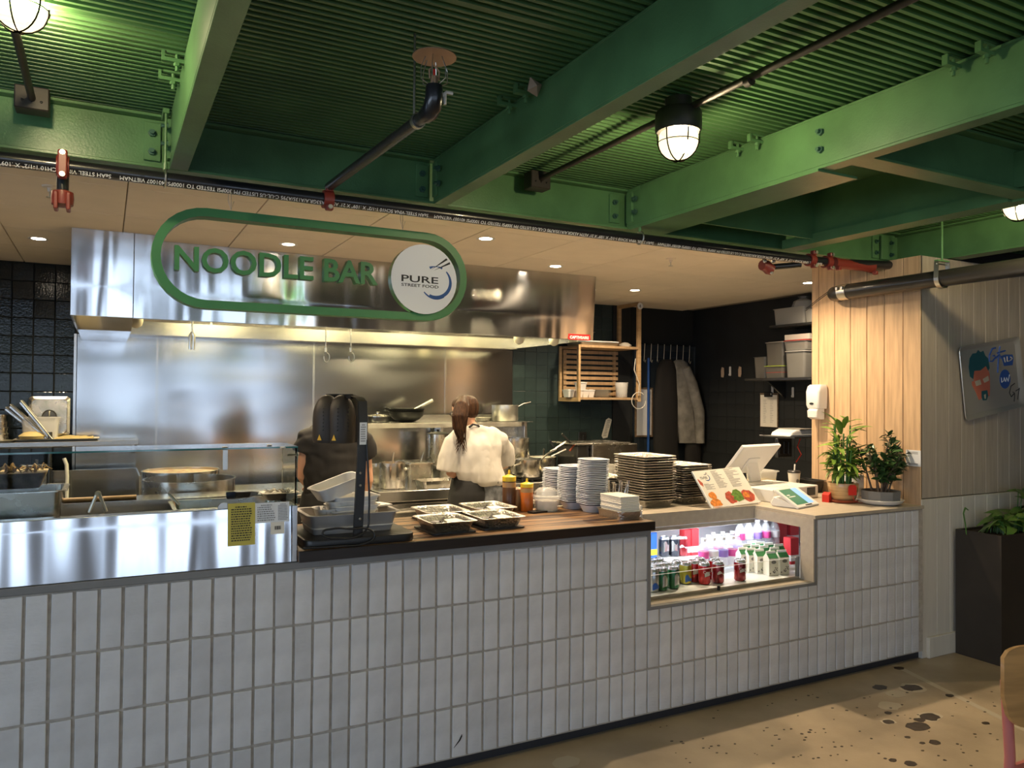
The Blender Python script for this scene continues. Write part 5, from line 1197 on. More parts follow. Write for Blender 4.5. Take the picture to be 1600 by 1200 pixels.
# ---- menu board, till, card reader
SZ = .9455
bl, br = Vector((3.20, .455, SZ)), Vector((3.60, .475, SZ+.012)); up_ = Vector((-.01, .165, .205))
t = thing('menu_board', 'slanted menu board with food photos and blue brush logo', 'menu', tuple((bl+br)/2))
X_ = (br-bl); W_ = X_.length; X_.normalize(); Yv = (up_-X_*up_.dot(X_)).normalized(); H_ = up_.length; Zv = X_.cross(Yv)
MM = Matrix(((X_.x, Yv.x, Zv.x, bl.x), (X_.y, Yv.y, Zv.y, bl.y), (X_.z, Yv.z, Zv.z, bl.z), (0, 0, 0, 1)))
def onm(mb, name, m): mb.v = [tuple(MM @ Vector(v)) for v in mb.v]; return mb.build(name, m, t)
onm(MB().box(0, W_, 0, H_, -.006, 0), 'panel', 'cream_plastic')
onm(MB().box(-.006, .002, 0, H_, -.008, .002), 'clear_edge', 'glass_edge' if 0 else 'label_white')
onm(MB().box(0, W_, -.006, .006, -.03, .012), 'foot_ledge', 'clear_plastic')
def mpatch(pts, m, name, z=.0006): onm(MB().prism(pts, 0, z), name, m)
r_ = random.Random(21)
def blob(cx, cy, rx_, ry_, n=14, w=.15): return [(cx+rx_*(1+r_.uniform(-w, w))*math.cos(2*math.pi*k/n), cy+ry_*(1+r_.uniform(-w, w))*math.sin(2*math.pi*k/n)) for k in range(n)]
mpatch(blob(.050, .030, .045, .034), 'food_orange', 'food_photo'); mpatch(blob(.055, .085, .03, .026), 'food_orange', 'food_photo', .0005)
mpatch(blob(.19, .055, .045, .042), 'food_red', 'food_photo'); mpatch(blob(.245, .060, .040, .046, w=.35), 'food_green', 'food_photo', .0008); mpatch(blob(.335, .055, .052, .042), 'food_red', 'food_photo')
mpatch(blob(.325, .062, .028, .020), 'food_orange', 'food_photo', .0009); mpatch([(.002, .17), (.022, .15), (.03, .175), (.01, .205), (.002, .205)], 'food_red', 'food_photo')
b_ = MB()
for cx, y0, y1, w_ in ((.035, .125, .165, .09), (.14, .125, .25, .085), (.255, .125, .255, .11)):
    y = y1
    while y > y0: b_.box(cx, cx+w_*r_.uniform(.4, 1), y, y+.0028, 0, .0005); y -= .0075
onm(b_, 'menu_print', 'grey_metal')['kind'] = 'stuff'
logo(None, .05, t, 'grey_metal', 'ink_blue', MM @ T(.068, .215, .0004))
# till: drawer box, stand, screen
rzt = .16
tl_ = thing('cash_drawer', 'white cash drawer box under the till screen', 'cash drawer', (3.92, .70, SZ), rzt)
MB().box(-.24, .26, -.19, .20, 0, .082).build('case', 'white_plastic', tl_, bevel=.006, segs=2, world=False)
MB().box(.262, .266, -.12, -.04, .02, .065).build('lock_plate', 'black_plastic', tl_, world=False)
MB().box(.13, .22, -.1935, -.190, .02, .072).build('badge', 'black_plastic', tl_, world=False)
tm = thing('till_screen', 'white till screen on a sloping stand, seen from behind', 'monitor', (3.86, .80, SZ+.0835), rzt)
MB().prism(rrect(-.09, .12, -.08, .08, .01), 0, .008).build('foot', 'white_plastic', tm, world=False, bevel=.002)
m_ = MB(); m_.loft([[(x0+dx, y+dy, z) for dx, dy in ((-.055, -.012), (.055, -.012), (.055, .012), (-.055, .012))] for x0, y, z in ((.06, .02, .008), (.03, .015, .08), (.0, .01, .15))]); m_.build('stand', 'white_plastic', tm, world=False, bevel=.003)
MS = T(-.005, .0, .165) @ R(math.radians(40), 'X')
m_ = MB(); m_.box(-.205, .205, -.012, .012, -.125, .125, MS); m_.build('screen_case', 'white_plastic', tm, world=False, bevel=.004, segs=2)
m_ = MB(); m_.box(-.195, .195, .0125, .014, -.115, .115, MS); m_.build('display', 'black_plastic', tm, world=False)
m_ = MB(); m_.box(-.06, .06, -.020, -.012, -.09, .02, MS); m_.build('back_plate', 'white_plastic', tm, world=False, bevel=.004)
t = thing('card_reader', 'white card reader with a green and blue lit screen', 'card reader', (3.745, .33, SZ), .28)
MR = R(math.radians(32), 'X')
m_ = MB(); m_.prism([(-.075, 0), (.085, 0), (.10, .015), (.075, .06), (-.09, .008)], -.125, .125, Matrix(((0, 0, 1, 0), (1, 0, 0, 0), (0, 1, 0, 0), (0, 0, 0, 1)))); m_.build('base', 'white_plastic', t, bevel=.005, world=False)
MC = T(0, -.005, .052) @ MR
m_ = MB(); m_.prism(rrect(-.138, .138, -.095, .085, .008), -.006, .010, MC); m_.build('tablet', 'white_plastic', t, bevel=.003, world=False)
m_ = MB(); m_.box(-.115, .028, -.072, .070, .0102, .0108, MC); m_.build('green_screen', 'screen_green', t, world=False)
m_ = MB(); m_.box(.028, .100, -.072, .070, .0102, .0108, MC); m_.build('blue_screen', 'screen_blue', t, world=False)
m_ = MB(); m_.box(-.03, .05, -.088, -.080, .0102, .0108, MC); m_.build('card_slot', 'black_plastic', t, world=False)
m_ = MB(); m_.box(-.10, -.065, .012, .02, .0109, .0112, MC); m_.box(-.10, -.02, -.004, .003, .0109, .0112, MC); m_.build('screen_text', 'text_white', t, world=False)['kind'] = 'stuff'
m_ = MB(); m_.tube([(3.80, .40, SZ+.09), (3.84, .46, SZ+.105), (3.86, .56, SZ+.090), (3.84, .66, SZ+.086)], .004, 6); m_.build('cable', 'white_plastic', t)
t = thing('takeaway_cup', 'white takeaway cup with black lid and straw behind the till', 'cup', (4.33, .87, SZ))
m_ = MB(); m_.lathe([(.030, 0), (.042, .125), (.044, .126), (.044, .13)], 20); m_.build('cup', 'cream_plastic', t, smooth=40, world=False)
m_ = MB(); m_.lathe([(.045, .13), (.046, .138), (.04, .146), (.002, .148)], 20); m_.build('lid', 'black_plastic', t, smooth=40, world=False)
m_ = MB(); m_.tube([(.005, 0, .147), (.008, 0, .19)], .005, 8); m_.build('straw', 'white_plastic', t, world=False)
m_ = MB(); m_.prism(circ(.014, 16), 0, .001, T(-.008, -.0385, .075) @ FRONT); m_.build('printed_mark', 'grey_metal', t, world=False)
gn_pan('food_tub', 'clear lidded tub left of the takeaway cup', (4.20, 1.05, SZ), .19, .15, .13, m='clear_plastic', lid='clear_plastic', fill='towel', fz=.55)
gn_pan('black_crate', 'black plastic crate behind the bamboo plant', (4.42, .80, SZ), .10, .16, .085, m='black_plastic')
m_ = MB(); m_.box(-.028, .028, -.022, .022, 0, .048); m_.prism([(-.028, .048), (.028, .048), (0, .062)], -.022, .022, R(math.pi/2, 'X')); one(m_, 'gift_box', 'red_plastic', 'tiny red gift box beside the card reader', 'box', (4.075, .37, SZ), .3)
one(MB().box(-.014, .014, -.012, .012, 0, .035), 'small_box', 'label_white', 'tiny black and white box behind the red gift box', 'box', (4.135, .40, SZ), .2)
# ---- plants on the stone
def leaf_mesh(L_, w, curl, m, n=6, fold=.25):
    b = MB(); rows = []
    for i in range(n+1):
        f = i/n; hw = w*.5*math.sin(math.pi*min(1, f*.93+.05))**.8*(1 if f < .6 else 1); z = -curl*f*f*L_; x = L_*f*(1-.25*abs(curl)*f)
        rows.append([(x, -hw, z+fold*hw), (x, 0, z), (x, hw, z+fold*hw)])
    for r in rows: b.v += r
    for i in range(n): b.f += [(3*i, 3*i+1, 3*i+4, 3*i+3), (3*i+1, 3*i+2, 3*i+5, 3*i+4)]
    me = b.mesh('leaf', 80); me.materials.append(MT[m]); return me
rl = random.Random(17)
BP = Vector((4.165, .325, SZ))
t = thing('bamboo_plant', 'leafy lucky bamboo in a tan glazed pot with a red tag', 'plant', tuple(BP))
m_ = MB(); m_.lathe([(.066, .012), (.078, .03), (.090, .085), (.093, .118), (.091, .124), (.085, .120), (.082, .095), (.002, .095)], 28); m_.build('pot', 'glazed_tan', t, smooth=60, world=False)
m_ = MB(); m_.lathe([(.07, 0), (.085, .003), (.092, .016), (.088, .018), (.07, .008)], 24); m_.build('saucer', 'terracotta', t, smooth=50, world=False)
m_ = MB(); m_.prism(circ(.081, 20), .096, .099); m_.build('soil', 'soil', t, world=False)
tg = MB(); tg.prism([(-.027, -.03), (.027, -.03), (.027, .022), (.016, .034), (-.016, .034), (-.027, .022)], 0, .002, T(-.035, -.098, .085) @ R(-.35, 'Z') @ FRONT); tg.build('red_tag', 'red_plastic', t, world=False)
m_ = MB(); m_.tube([(-.035, -.099, .06), (-.02, -.10, .02), (.03, -.10, .004), (.07, -.09, .003)], .0018, 5); m_.build('tag_string', 'red_plastic', t, world=False)
LL = [leaf_mesh(.095, .026, c, 'leaf_lime') for c in (.1, .3, .6)]
for k in range(17):
    a = 2*math.pi*k/17+rl.uniform(-.2, .2); r0 = rl.uniform(.02, .062); x, y = r0*math.cos(a), r0*math.sin(a); h_ = rl.uniform(.16, .40); lean = rl.uniform(.1, .7)
    q0, q1 = Vector((x, y, .095)), Vector((x*(1+lean), y*(1+lean), .095+h_))
    m_ = MB(); m_.tube([q0, q0.lerp(q1, .5), q1], [.0065, .006, .005], 8); st_ = m_.build('stalk', 'stalk', t, smooth=50, world=False)
    for j in range(rl.randint(11, 14)):
        f = .38+.62*j/12; p_ = q0.lerp(q1, min(1, f))+Vector((0, 0, max(0, f-.9)*.2)); az = a+rl.uniform(-2.2, 2.2); el = rl.uniform(.1, 1.0) if f > .8 else rl.uniform(-.2, .6)
        s_ = rl.uniform(.75, 1.25); o = inst(rl.choice(LL), 'leaf', st_, tuple(p_), (rl.uniform(-.4, .4), -el, az), (s_, s_, s_))
for az, L_, h_ in ((3.5, 1.7, .46), (3.0, 1.5, .50), (2.4, 1.4, .52), (-.6, 1.7, .44), (-.9, 1.6, .48), (4.0, 1.4, .50), (4.6, 1.3, .53), (1.2, 1.3, .51)):
    inst(LL[1], 'leaf', t, (.03*math.cos(az), .03*math.sin(az), h_-.03), (rl.uniform(-.3, .3), -rl.uniform(.5, 1.0), az), (L_, L_, L_))
JP = Vector((4.30, .155, SZ))
t = thing('jade_plant', 'bushy dark green plant in a faceted grey pot on a white saucer', 'plant', tuple(JP))
m_ = MB(); m_.lathe([(.085, .0), (.118, .012), (.135, .032), (.131, .034), (.11, .02), (.002, .018)], 32); m_.build('saucer', 'white_plastic', t, smooth=50, world=False)
m_ = MB(); m_.lathe([(.104, .020), (.114, .028), (.118, .085), (.112, .087), (.108, .074), (.002, .074)], 10); m_.build('pot', 'pot_grey', t, world=False)
m_ = MB(); m_.prism(circ(.104, 16), .072, .077); m_.build('soil', 'soil', t, world=False)
JL = [leaf_mesh(.056, .029, c, 'leaf_dark', 5, .35) for c in (.1, .4, -.1)]
for k in range(15):
    a = rl.uniform(0, 6.28); r0 = rl.uniform(0, .06); q0 = Vector((r0*math.cos(a), r0*math.sin(a), .075)); sp_ = rl.uniform(.05, .14)
    q1 = q0+Vector((sp_*math.cos(a), sp_*math.sin(a), rl.uniform(.13, .31))); mid = q0.lerp(q1, .5)+Vector((0, 0, .02))
    m_ = MB(); m_.tube([q0, mid, q1], [.007, .005, .003], 7); st_ = m_.build('branch', 'bark', t, smooth=50, world=False)
    for j in range(28):
        f = rl.uniform(.3, 1.08); p_ = (q0.lerp(mid, f*2) if f < .5 else mid.lerp(q1, f*2-1))+Vector((rl.uniform(-.018, .018), rl.uniform(-.018, .018), rl.uniform(-.01, .015)))
        s_ = rl.uniform(.7, 1.25); inst(rl.choice(JL), 'leaf', st_, tuple(p_), (rl.uniform(-.6, .6), -rl.uniform(-.4, 1.0), rl.uniform(0, 6.28)), (s_, s_, s_))
q1 = Vector((.075, -.02, .43)); m_ = MB(); m_.tube([(.02, 0, .25), (.05, -.01, .36), tuple(q1)], [.005, .004, .003], 7); st_ = m_.build('branch', 'bark', t, world=False)
for j in range(16): inst(rl.choice(JL), 'leaf', st_, (.05+.035*rl.random(), -.01+rl.uniform(-.02, .02), .34+.10*rl.random()), (rl.uniform(-.6, .6), -rl.uniform(0, .9), rl.uniform(0, 6.28)), (1.1, 1.1, 1.1))
gn_pan('snack_bag', 'white and blue snack bag behind the two plants', (4.36, .40, SZ), .06, .12, .16, m='label_white', taper=.0, lip=.0)
# ================================================================ DRINKS COOLER
CZ = .578
t = thing('drinks_cooler', 'lit open drinks cooler built into the tiled counter', 'cooler', (2.96, .4, .56))
m_ = MB(); m_.box(2.388, 4.10, .101, .80, CZ-.012, CZ); m_.build('cooler_floor', 'cooler_white', t)
MB().box(2.388, 4.10, .80, .815, CZ-.012, .866).build('cooler_back', 'cooler_white', t)
MB().box(2.376, 2.388, .08, .80, CZ-.012, .866).build('cooler_side', 'cooler_white', t); MB().box(4.10, 4.112, .09, .80, CZ-.012, .866).build('cooler_side', 'cooler_white', t)
MB().box(2.388, 4.10, .47, .80, .858, .866).build('cooler_roof', 'cooler_white', t)
MB().box(2.40, 3.555, .47, .50, .835, .857).build('light_rail', 'aluminium', t, bevel=.003)
MB().box(2.41, 3.55, .503, .520, .848, .856).build('light_strip', 'led', t)
MB().box(2.388, 4.10, .50, .80, CZ, CZ+.070).build('rear_step', 'cooler_white', t)
MB().box(2.39, 3.52, .104, .108, CZ, .694).build('low_glass', 'glass', t); MB().box(2.39, 3.52, .1035, .1085, .694, .6955).build('glass_edge', 'label_white', t)
MB().box(2.39, 3.52, .095, .103, CZ-.002, CZ+.010).build('glass_track', 'aluminium', t)
MB().box(3.505, 3.525, .096, .115, CZ, .70).build('glass_bracket', 'grey_metal', t, bevel=.002)
p = at(1123, 916, y=.09); MB().box(p.x-.006, p.x+.006, .085, .095, CZ-.002, CZ+.02).build('track_stop', 'black_plastic', t)
for y in (.52,):
    l = bpy.data.lights.new('cooler_light', 'AREA'); l.shape = 'RECTANGLE'; l.size = 1.25; l.size_y = .03; l.energy = 5.5; l.color = (.90, .95, 1)
    lo = bpy.data.objects.new('cooler_light', l); COL.objects.link(lo); lo.location = (3.05, .51, .846); lo.rotation_euler = (math.radians(-18), 0, 0)
def can_meshes(body, band, text_=None):
    b = MB(); b.lathe([(.024, 0), (.029, .004), (.033, .012), (.033, .104), (.029, .114), (.027, .118), (.027, .121), (.024, .121), (.023, .117), (.001, .117)], 20)
    me = b.mesh('can', 50); me.materials.append(MT[body]); me.materials.append(MT['can_silver']); me.materials.append(MT[band])
    for p in me.polygons:
        z = p.center.z; a = math.atan2(p.center.y, p.center.x)
        if z > .106 or z < .007: p.material_index = 1
    return me
def can(label, kind, px, py, z, y=None, group='drink cans in the cooler'):
    p = at(px, py, z=z); t = thing('drink_can', label, 'can', (p.x, p.y, z+.0005), rc.uniform(-.5, .5), group)
    inst(CAN[kind], 'can_body', t, (0, 0, 0))
    inst(BAND[kind], 'label_band', t, (0, 0, 0)); return t
rc = random.Random(5)
def band_mesh(m, z0, z1, a0, a1):
    b = MB(); n = 10; rr = .0334
    b.v = [(rr*math.cos(a0+(a1-a0)*k/n), rr*math.sin(a0+(a1-a0)*k/n), z0+((z1-z0)*j)+(.012*math.sin(3*k/n*2) if j else .008*math.sin(2.4*k/n))) for j in (0, 1) for k in range(n+1)]
    b.f = [(k, k+1, n+2+k, n+1+k) for k in range(n)]; me = b.mesh('label_band', 60); me.materials.append(MT[m]); return me
CAN = {k: can_meshes(*v) for k, v in dict(red=('can_red', 'label_white'), green=('can_green', 'label_white'), silver=('can_silver', 'carton_blue'), dark=('can_dark', 'label_white'), wine=('can_wine', 'label_white'), yellow=('can_yellow', 'label_white')).items()}
BAND = {'red': band_mesh('label_white', .045, .062, -2.6, -.7), 'green': band_mesh('can_silver', .02, .075, -2.3, -.9), 'silver': band_mesh('carton_blue', .012, .04, -2.4, -.6), 'dark': band_mesh('can_silver', .03, .085, -2.4, -1.2), 'wine': band_mesh('label_white', .05, .06, -2.4, -.8), 'yellow': band_mesh('carton_blue', .012, .045, -2.3, -1.0)}
def cx(c): return 1000+c/5.517
def cy(c): return 780+c/5.517
# front floor row (crop pixel of the can's base)
F = [('silver', 110, 795, 'silver-blue can at the far left front of the cooler'), ('green', 185, 785, 'green and silver can second in the front row'), ('green', 285, 770, 'green can with a large code label, third in the front row'),
     ('green', 145, 745, 'green can in the second row at the left'), ('green', 220, 735, 'green can in the second row, right of the first'), ('silver', 105, 705, 'silver can in the third row at the far left'), ('green', 165, 695, 'green can in the third row'),
     ('yellow', 392, 728, 'yellow and silver can between the green and red cans'), ('silver', 320, 715, 'silver can behind the yellow one'),
     ('red', 465, 712, 'red can right of the yellow can'), ('red', 552, 733, 'red can with white script at the front'), ('red', 515, 690, 'red can in the second row behind the script can'), ('wine', 672, 722, 'dark red and silver can near the track stop'), ('red', 640, 690, 'red can hidden behind the dark red one'),
     ('wine', 860, 702, 'lone red can in front of the white cartons')]
for k, c, r_, l in F: can(l, k, cx(c), cy(r_), CZ)
B = [('dark', 207, 522, 'left one of two tall black and silver cans at the back'), ('dark', 297, 518, 'right one of two tall black and silver cans at the back'), ('wine', 362, 515, 'dark red can at the back beside the black cans')]
for k, c, r_, l in B: can(l, k, cx(c), cy(r_)-5, CZ+.070)
for c, r_ in ((552, 640),):
    p = at(cx(c), cy(r_), z=CZ+.05)
for fc in (552, 465, 860):
    pf = [q for q in F if q[1] == fc][0]; p = at(cx(pf[1]), cy(pf[2]), z=CZ)
    par = [o for o in COL.objects if o.get('label') == pf[3]][0]
    me = text_mesh('Coca-Cola', .021, 0., .0004); xs_ = [v.co.x for v in me.vertices]; w_ = max(xs_)-min(xs_)
    for v in me.vertices:
        a = (v.co.x-w_/2)/.0336; zz_ = v.co.y; v.co = (.0338*math.sin(a), -.0338*math.cos(a), zz_+.064)
    me.transform(R(.45-par.rotation_euler.z, 'Z')); o = put(me, 'brand_script', 'label_white', None); o.parent = par
def box_item(name, label, cat, px, py, z, w, d, h, m, rz=0., stripe=None, group=None):
    p = at(px, py, z=z); t = thing(name, label, cat, (p.x, p.y+d/2, z+.0005), rz, group)
    MB().box(-w/2, w/2, -d/2, d/2, 0, h).build('carton', m, t, bevel=.002, world=False)
    if stripe: MB().box(-w/2-.0004, w/2+.0004, -d/2-.0006, d/2, h*.12, h*.35).build('stripe', stripe, t, world=False)
    return t
box_item('drink_box', 'blue drink box at the left end of the cooler', 'carton', cx(112), cy(510), CZ+.070, .06, .06, .15, 'carton_blue', stripe='yellow')
box_item('drink_box', 'tall red drink box at the back beside the red cans', 'carton', cx(412), cy(490), CZ+.070, .05, .05, .155, 'carton_red', stripe='label_white')
box_item('drink_box', 'red and white drink box left of the water bottles', 'carton', cx(478), cy(485), CZ+.070, .055, .05, .16, 'carton_red', stripe='label_white')
box_item('drink_box', 'red box at the right rear of the cooler', 'carton', cx(1235), cy(400), CZ+.070, .07, .05, .185, 'carton_red')
box_item('drink_box', 'red box with white ring at the far right rear', 'carton', cx(1335), cy(390), CZ+.070, .075, .05, .17, 'carton_red', stripe='label_white')
box_item('drink_box', 'red and white box at the right front of the cooler', 'carton', cx(1335), cy(560), CZ, .07, .06, .16, 'carton_red', stripe='label_white')
def bottle_parts(lab):
    b = MB(); b.lathe([(.026, 0), (.031, .006), (.031, .055), (.028, .06), (.031, .066), (.031, .12), (.024, .145), (.013, .165), (.013, .176)], 18); me1 = b.mesh('bottle', 60); me1.materials.append(MT['water'])
    b = MB(); b.lathe([(.0315, .072), (.0315, .112)], 18, cap=False); me2 = b.mesh('label', 60); me2.materials.append(MT[lab])
    b = MB(); b.lathe([(.0145, .172), (.0145, .188), (.001, .188)], 12); me3 = b.mesh('cap', 50); me3.materials.append(MT['white_plastic']); return me1, me2, me3
BO = {k: bottle_parts(k) for k in ('label_pink', 'label_purple', 'label_white')}
ORD = ['first', 'second', 'third', 'fourth', 'fifth', 'sixth']
BR = [[(548, 612), (632, 604), (716, 596), (798, 588)], [(590, 578), (672, 570), (756, 562), (838, 555)], [(630, 548), (712, 541), (794, 534)]]
BT = [[(860, 448), (935, 441), (1010, 434), (1085, 427), (1160, 420)], [(900, 424), (975, 417), (1050, 410), (1125, 403)]]
for row, pts in enumerate(BR+BT):
    for i, (a, b) in enumerate(pts):
        z = CZ if row < 3 else CZ+.070; p = at(cx(a), cy(b), z=z); lk = ('label_pink', 'label_purple', 'label_white')[(i*2+row) % 3]
        t = thing('water_bottle', 'clear water bottle, %s from the left in the %s row of bottles' % (ORD[i], ['front', 'second', 'third', 'fourth', 'rearmost'][row]), 'bottle', (p.x, p.y, z+.0005), group='water bottles in the cooler')
        for nme, me in zip(('bottle', 'label', 'cap'), BO[lk]): inst(me, nme, t, (0, 0, 0))
gt = MB(); w_, h_ = .062, .098
gt.add([(-.031, -.031, 0), (.031, -.031, 0), (.031, .031, 0), (-.031, .031, 0), (-.031, -.031, h_), (.031, -.031, h_), (.031, .031, h_), (-.031, .031, h_), (-.031, -.004, .125), (.031, -.004, .125), (.031, .004, .125), (-.031, .004, .125), (-.031, -.004, .137), (.031, -.004, .137), (.031, .004, .137), (-.031, .004, .137)],
       [(0, 1, 2, 3), (0, 1, 5, 4), (1, 2, 6, 5), (2, 3, 7, 6), (3, 0, 4, 7), (4, 5, 9, 8), (6, 7, 11, 10), (5, 6, 10, 9), (7, 4, 8, 11), (8, 9, 13, 12), (10, 11, 15, 14), (9, 10, 14, 13), (11, 8, 12, 15), (12, 13, 14, 15)])
GM = gt.mesh('carton', None, .0015); GM.materials.append(MT['carton_white'])
gp = MB(); gp.add([(-.0312, -.0315, .100), (.0312, -.0315, .100), (.0312, -.006, .124), (-.0312, -.006, .124)], [(0, 1, 2, 3)]); GT = gp.mesh('green_gable'); GT.materials.append(MT['carton_green'])
gb = MB(); rg_ = random.Random(2)
for q in range(12): a, b = rg_.uniform(-.024, .024), rg_.uniform(.012, .045); gb.prism(circ(.004, 7, a, b), 0, .0006, T(0, -.0312, 0) @ FRONT)
gb.prism(circ(.010, 14, 0, .078), 0, .0006, T(0, -.0312, 0) @ Matrix.Diagonal((1.6, 1, 1, 1)) @ FRONT); GB = gb.mesh('printed_flowers'); GB.materials.append(MT['grey_metal'])
CR = [[(908, 618), (975, 626), (1048, 637), (1148, 657), (1242, 645)], [(945, 585), (1015, 593), (1088, 603), (1180, 618)], [(985, 556), (1055, 564), (1128, 574), (1215, 586)]]
for row, pts in enumerate(CR):
    for c, (a, b) in enumerate(pts):
        p = at(cx(a), cy(b), z=CZ)
        t = thing('juice_carton', 'white gable-top carton, %s from the left in the %s row' % (ORD[c], ['front', 'second', 'third'][row]), 'carton', (p.x, p.y+.02, CZ+.0005), -.22, 'white juice cartons in the cooler')
        inst(GM, 'carton', t, (0, 0, 0)); inst(GT, 'green_gable', t, (0, 0, 0)); inst(GB, 'printed_flowers', t, (0, 0, 0))
# ================================================================ RIGHT SIDE: wall items, storage, coats
# soap dispenser on the end of the pine wall
zs0, zs1 = at(1270, 655, x=4.42).z, at(1270, 601, x=4.42).z
t = thing('soap_dispenser', 'white wall soap dispenser on the pine wall', 'soap dispenser', (4.44, .765, zs0))
m_ = MB(); X0, X1 = 4.385, 4.487
m_.loft([[(x, .765+w_*math.copysign(1, q)*abs(math.sin(0)) if 0 else y, z) for x, y in rrect(a, X1, .765-w_, .765+w_, .018)] for z, a, w_ in ((zs0+.075, X0+.01, .052), (zs0+.10, X0, .056), (zs1-.05, X0, .058), (zs1-.012, X0+.015, .056), (zs1, X0+.03, .05))]); m_.build('cover', 'white_plastic', t, smooth=40)
m_ = MB(); m_.loft([[(x, y, z) for x, y in rrect(a, X1-.01, .765-.042, .765+.042, .02)] for z, a in ((zs0, X0+.03), (zs0+.015, X0-.004), (zs0+.060, X0-.008), (zs0+.074, X0+.012))]); m_.build('push_lever', 'white_plastic', t, smooth=40)
m_ = MB(); m_.prism([(x*1.4, y*.6) for x, y in circ(.013, 14)], 0, .002, T(X0-.001, .765, zs0+.11) @ R(-math.pi/2, 'Z') @ FRONT); m_.build('window', 'black_plastic', t)
marks(t, 0, .05, 0, .012, 0, 2, 'grey_metal', random.Random(1)).matrix_world = T(X0+.002, .79, zs1-.045) @ R(-math.pi/2, 'Z')
# notice card (plain)
t = thing('notice_card', 'small framed white notice card on the pine wall', 'notice', (4.484, .062, 1.18)); MB().box(4.4815, 4.4865, .012, .112, 1.183, 1.283).build('card', 'label_white', t, bevel=.001)
for z in (1.268, 1.260, 1.198, 1.191): MB().box(4.4808, 4.4815, .03, .095, z, z+.0035).build('print', 'grey_metal', t)
# painted metal tray on the grey wall
a_ = [at(1497.5, 545, y=0), at(1508.5, 655, y=0), at(1600, 633, y=0), at(1590, 528, y=0)]
ang = math.atan2(a_[3].z-a_[0].z, a_[3].x-a_[0].x); W2, H2 = .665, .470
c = (a_[0]+a_[1]+a_[2]+a_[3])/4
MA = T(c.x, .0145, c.z) @ R(-ang, 'Y') @ FRONT
t = thing('painted_tray', 'metal tray on the grey wall painted with a teal-haired face', 'wall art', M=MA)
rg = lambda o, z: [(x, y, z) for x, y in rrect(-W2/2-o, W2/2+o, -H2/2-o, H2/2+o, .035)]
m_ = MB(); m_.loft([rg(-.028, .001), rg(-.020, .003), rg(-.002, .024), rg(.004, .025), rg(.006, .020), rg(.003, .018), rg(-.02, .0), rg(-.04, 0)]); m_.build('tray_rim', 'tray_art', t, smooth=40, world=False)
m_ = MB(); m_.prism([(x, y) for x, y, z in rg(-.027, 0)], .0005, .003); m_.build('tray_sheet', 'tray_art', t, world=False)
def apix(x, y): return (-W2/2+(x-120)/650*W2, 0)
def art(pts, m, name, z=.0034):
    # crop coordinates of the tilted tray -> tray frame
    o = []
    for x, y in pts:
        w = at(1480+x*120/800, 500+y*180/1200, y=.012); v = MA.inverted() @ w; o.append((v.x, v.y))
    MB().prism(o, .003, z).build(name, m, t, world=False)
art([(272, 530), (410, 470), (440, 560), (445, 690), (440, 790), (385, 800), (330, 835), (295, 750), (258, 680), (255, 640), (275, 640)], 'art_coral', 'painted_face', .0036)
art([(270, 615), (235, 590), (222, 490), (232, 400), (262, 350), (300, 345), (320, 312), (345, 335), (375, 320), (395, 370), (425, 400), (440, 500), (425, 530), (400, 480), (345, 525), (280, 530)], 'art_teal', 'painted_hair', .0040)
art([(285, 640), (340, 620), (355, 670), (300, 690)], 'art_cream', 'painted_lens', .0042); art([(368, 615), (425, 580), (435, 630), (385, 655)], 'art_cream', 'painted_lens', .0042)
art([(355, 740), (415, 730), (425, 790), (410, 835), (370, 838), (355, 800)], 'art_teal', 'painted_beard', .0042); art([(380, 780), (400, 770), (400, 820), (388, 820)], 'art_cream', 'painted_chin', .0044)
art([(600+57*math.cos(q), 615+100*math.sin(q)) for q in [2*math.pi*k/24 for k in range(24)]], 'art_blue', 'blue_roundel', .0040)
def stroke(pts, m, name, w=.006):
    o = []
    for x, y in pts: v = MA.inverted() @ at(1480+x*120/800, 500+y*180/1200, y=.012); o.append((v.x, v.y, .0042))
    MB().tube(o, w, 5).build(name, m, t, world=False)
stroke([(500, 290), (465, 300), (435, 370), (435, 430), (470, 430), (500, 390), (490, 370), (470, 375)], 'art_blue', 'painted_lettering'); stroke([(545, 275), (530, 380), (522, 550)], 'art_blue', 'painted_lettering'); stroke([(515, 345), (600, 320)], 'art_blue', 'painted_lettering'); stroke([(500, 400), (540, 360), (560, 400)], 'art_blue', 'painted_lettering')
art([(560, 375), (600, 360), (680, 360), (690, 400), (680, 470), (590, 480), (575, 430)], 'art_blue', 'painted_block', .0038)
stroke([(590, 390), (600, 440)], 'art_cream', 'painted_lettering', .004); stroke([(620, 380), (622, 430), (645, 425)], 'art_cream', 'painted_lettering', .004); stroke([(655, 385), (675, 400), (655, 420)], 'art_cream', 'painted_lettering', .004)
stroke([(560, 600), (565, 650), (575, 640)], 'label_white', 'roundel_script', .003); stroke([(585, 640), (590, 600), (605, 640), (615, 600), (630, 640), (645, 570)], 'label_white', 'roundel_script', .003)
stroke([(700, 660), (660, 690), (645, 760), (665, 800), (700, 760), (680, 750)], 'ink_black', 'signature', .003); stroke([(700, 770), (695, 850)], 'ink_black', 'signature', .003); stroke([(765, 625), (740, 760), (730, 830)], 'ink_black', 'signature', .003); stroke([(710, 740), (790, 690)], 'ink_black', 'signature', .003); stroke([(755, 760), (765, 810), (780, 770), (795, 800)], 'ink_black', 'signature', .0025)
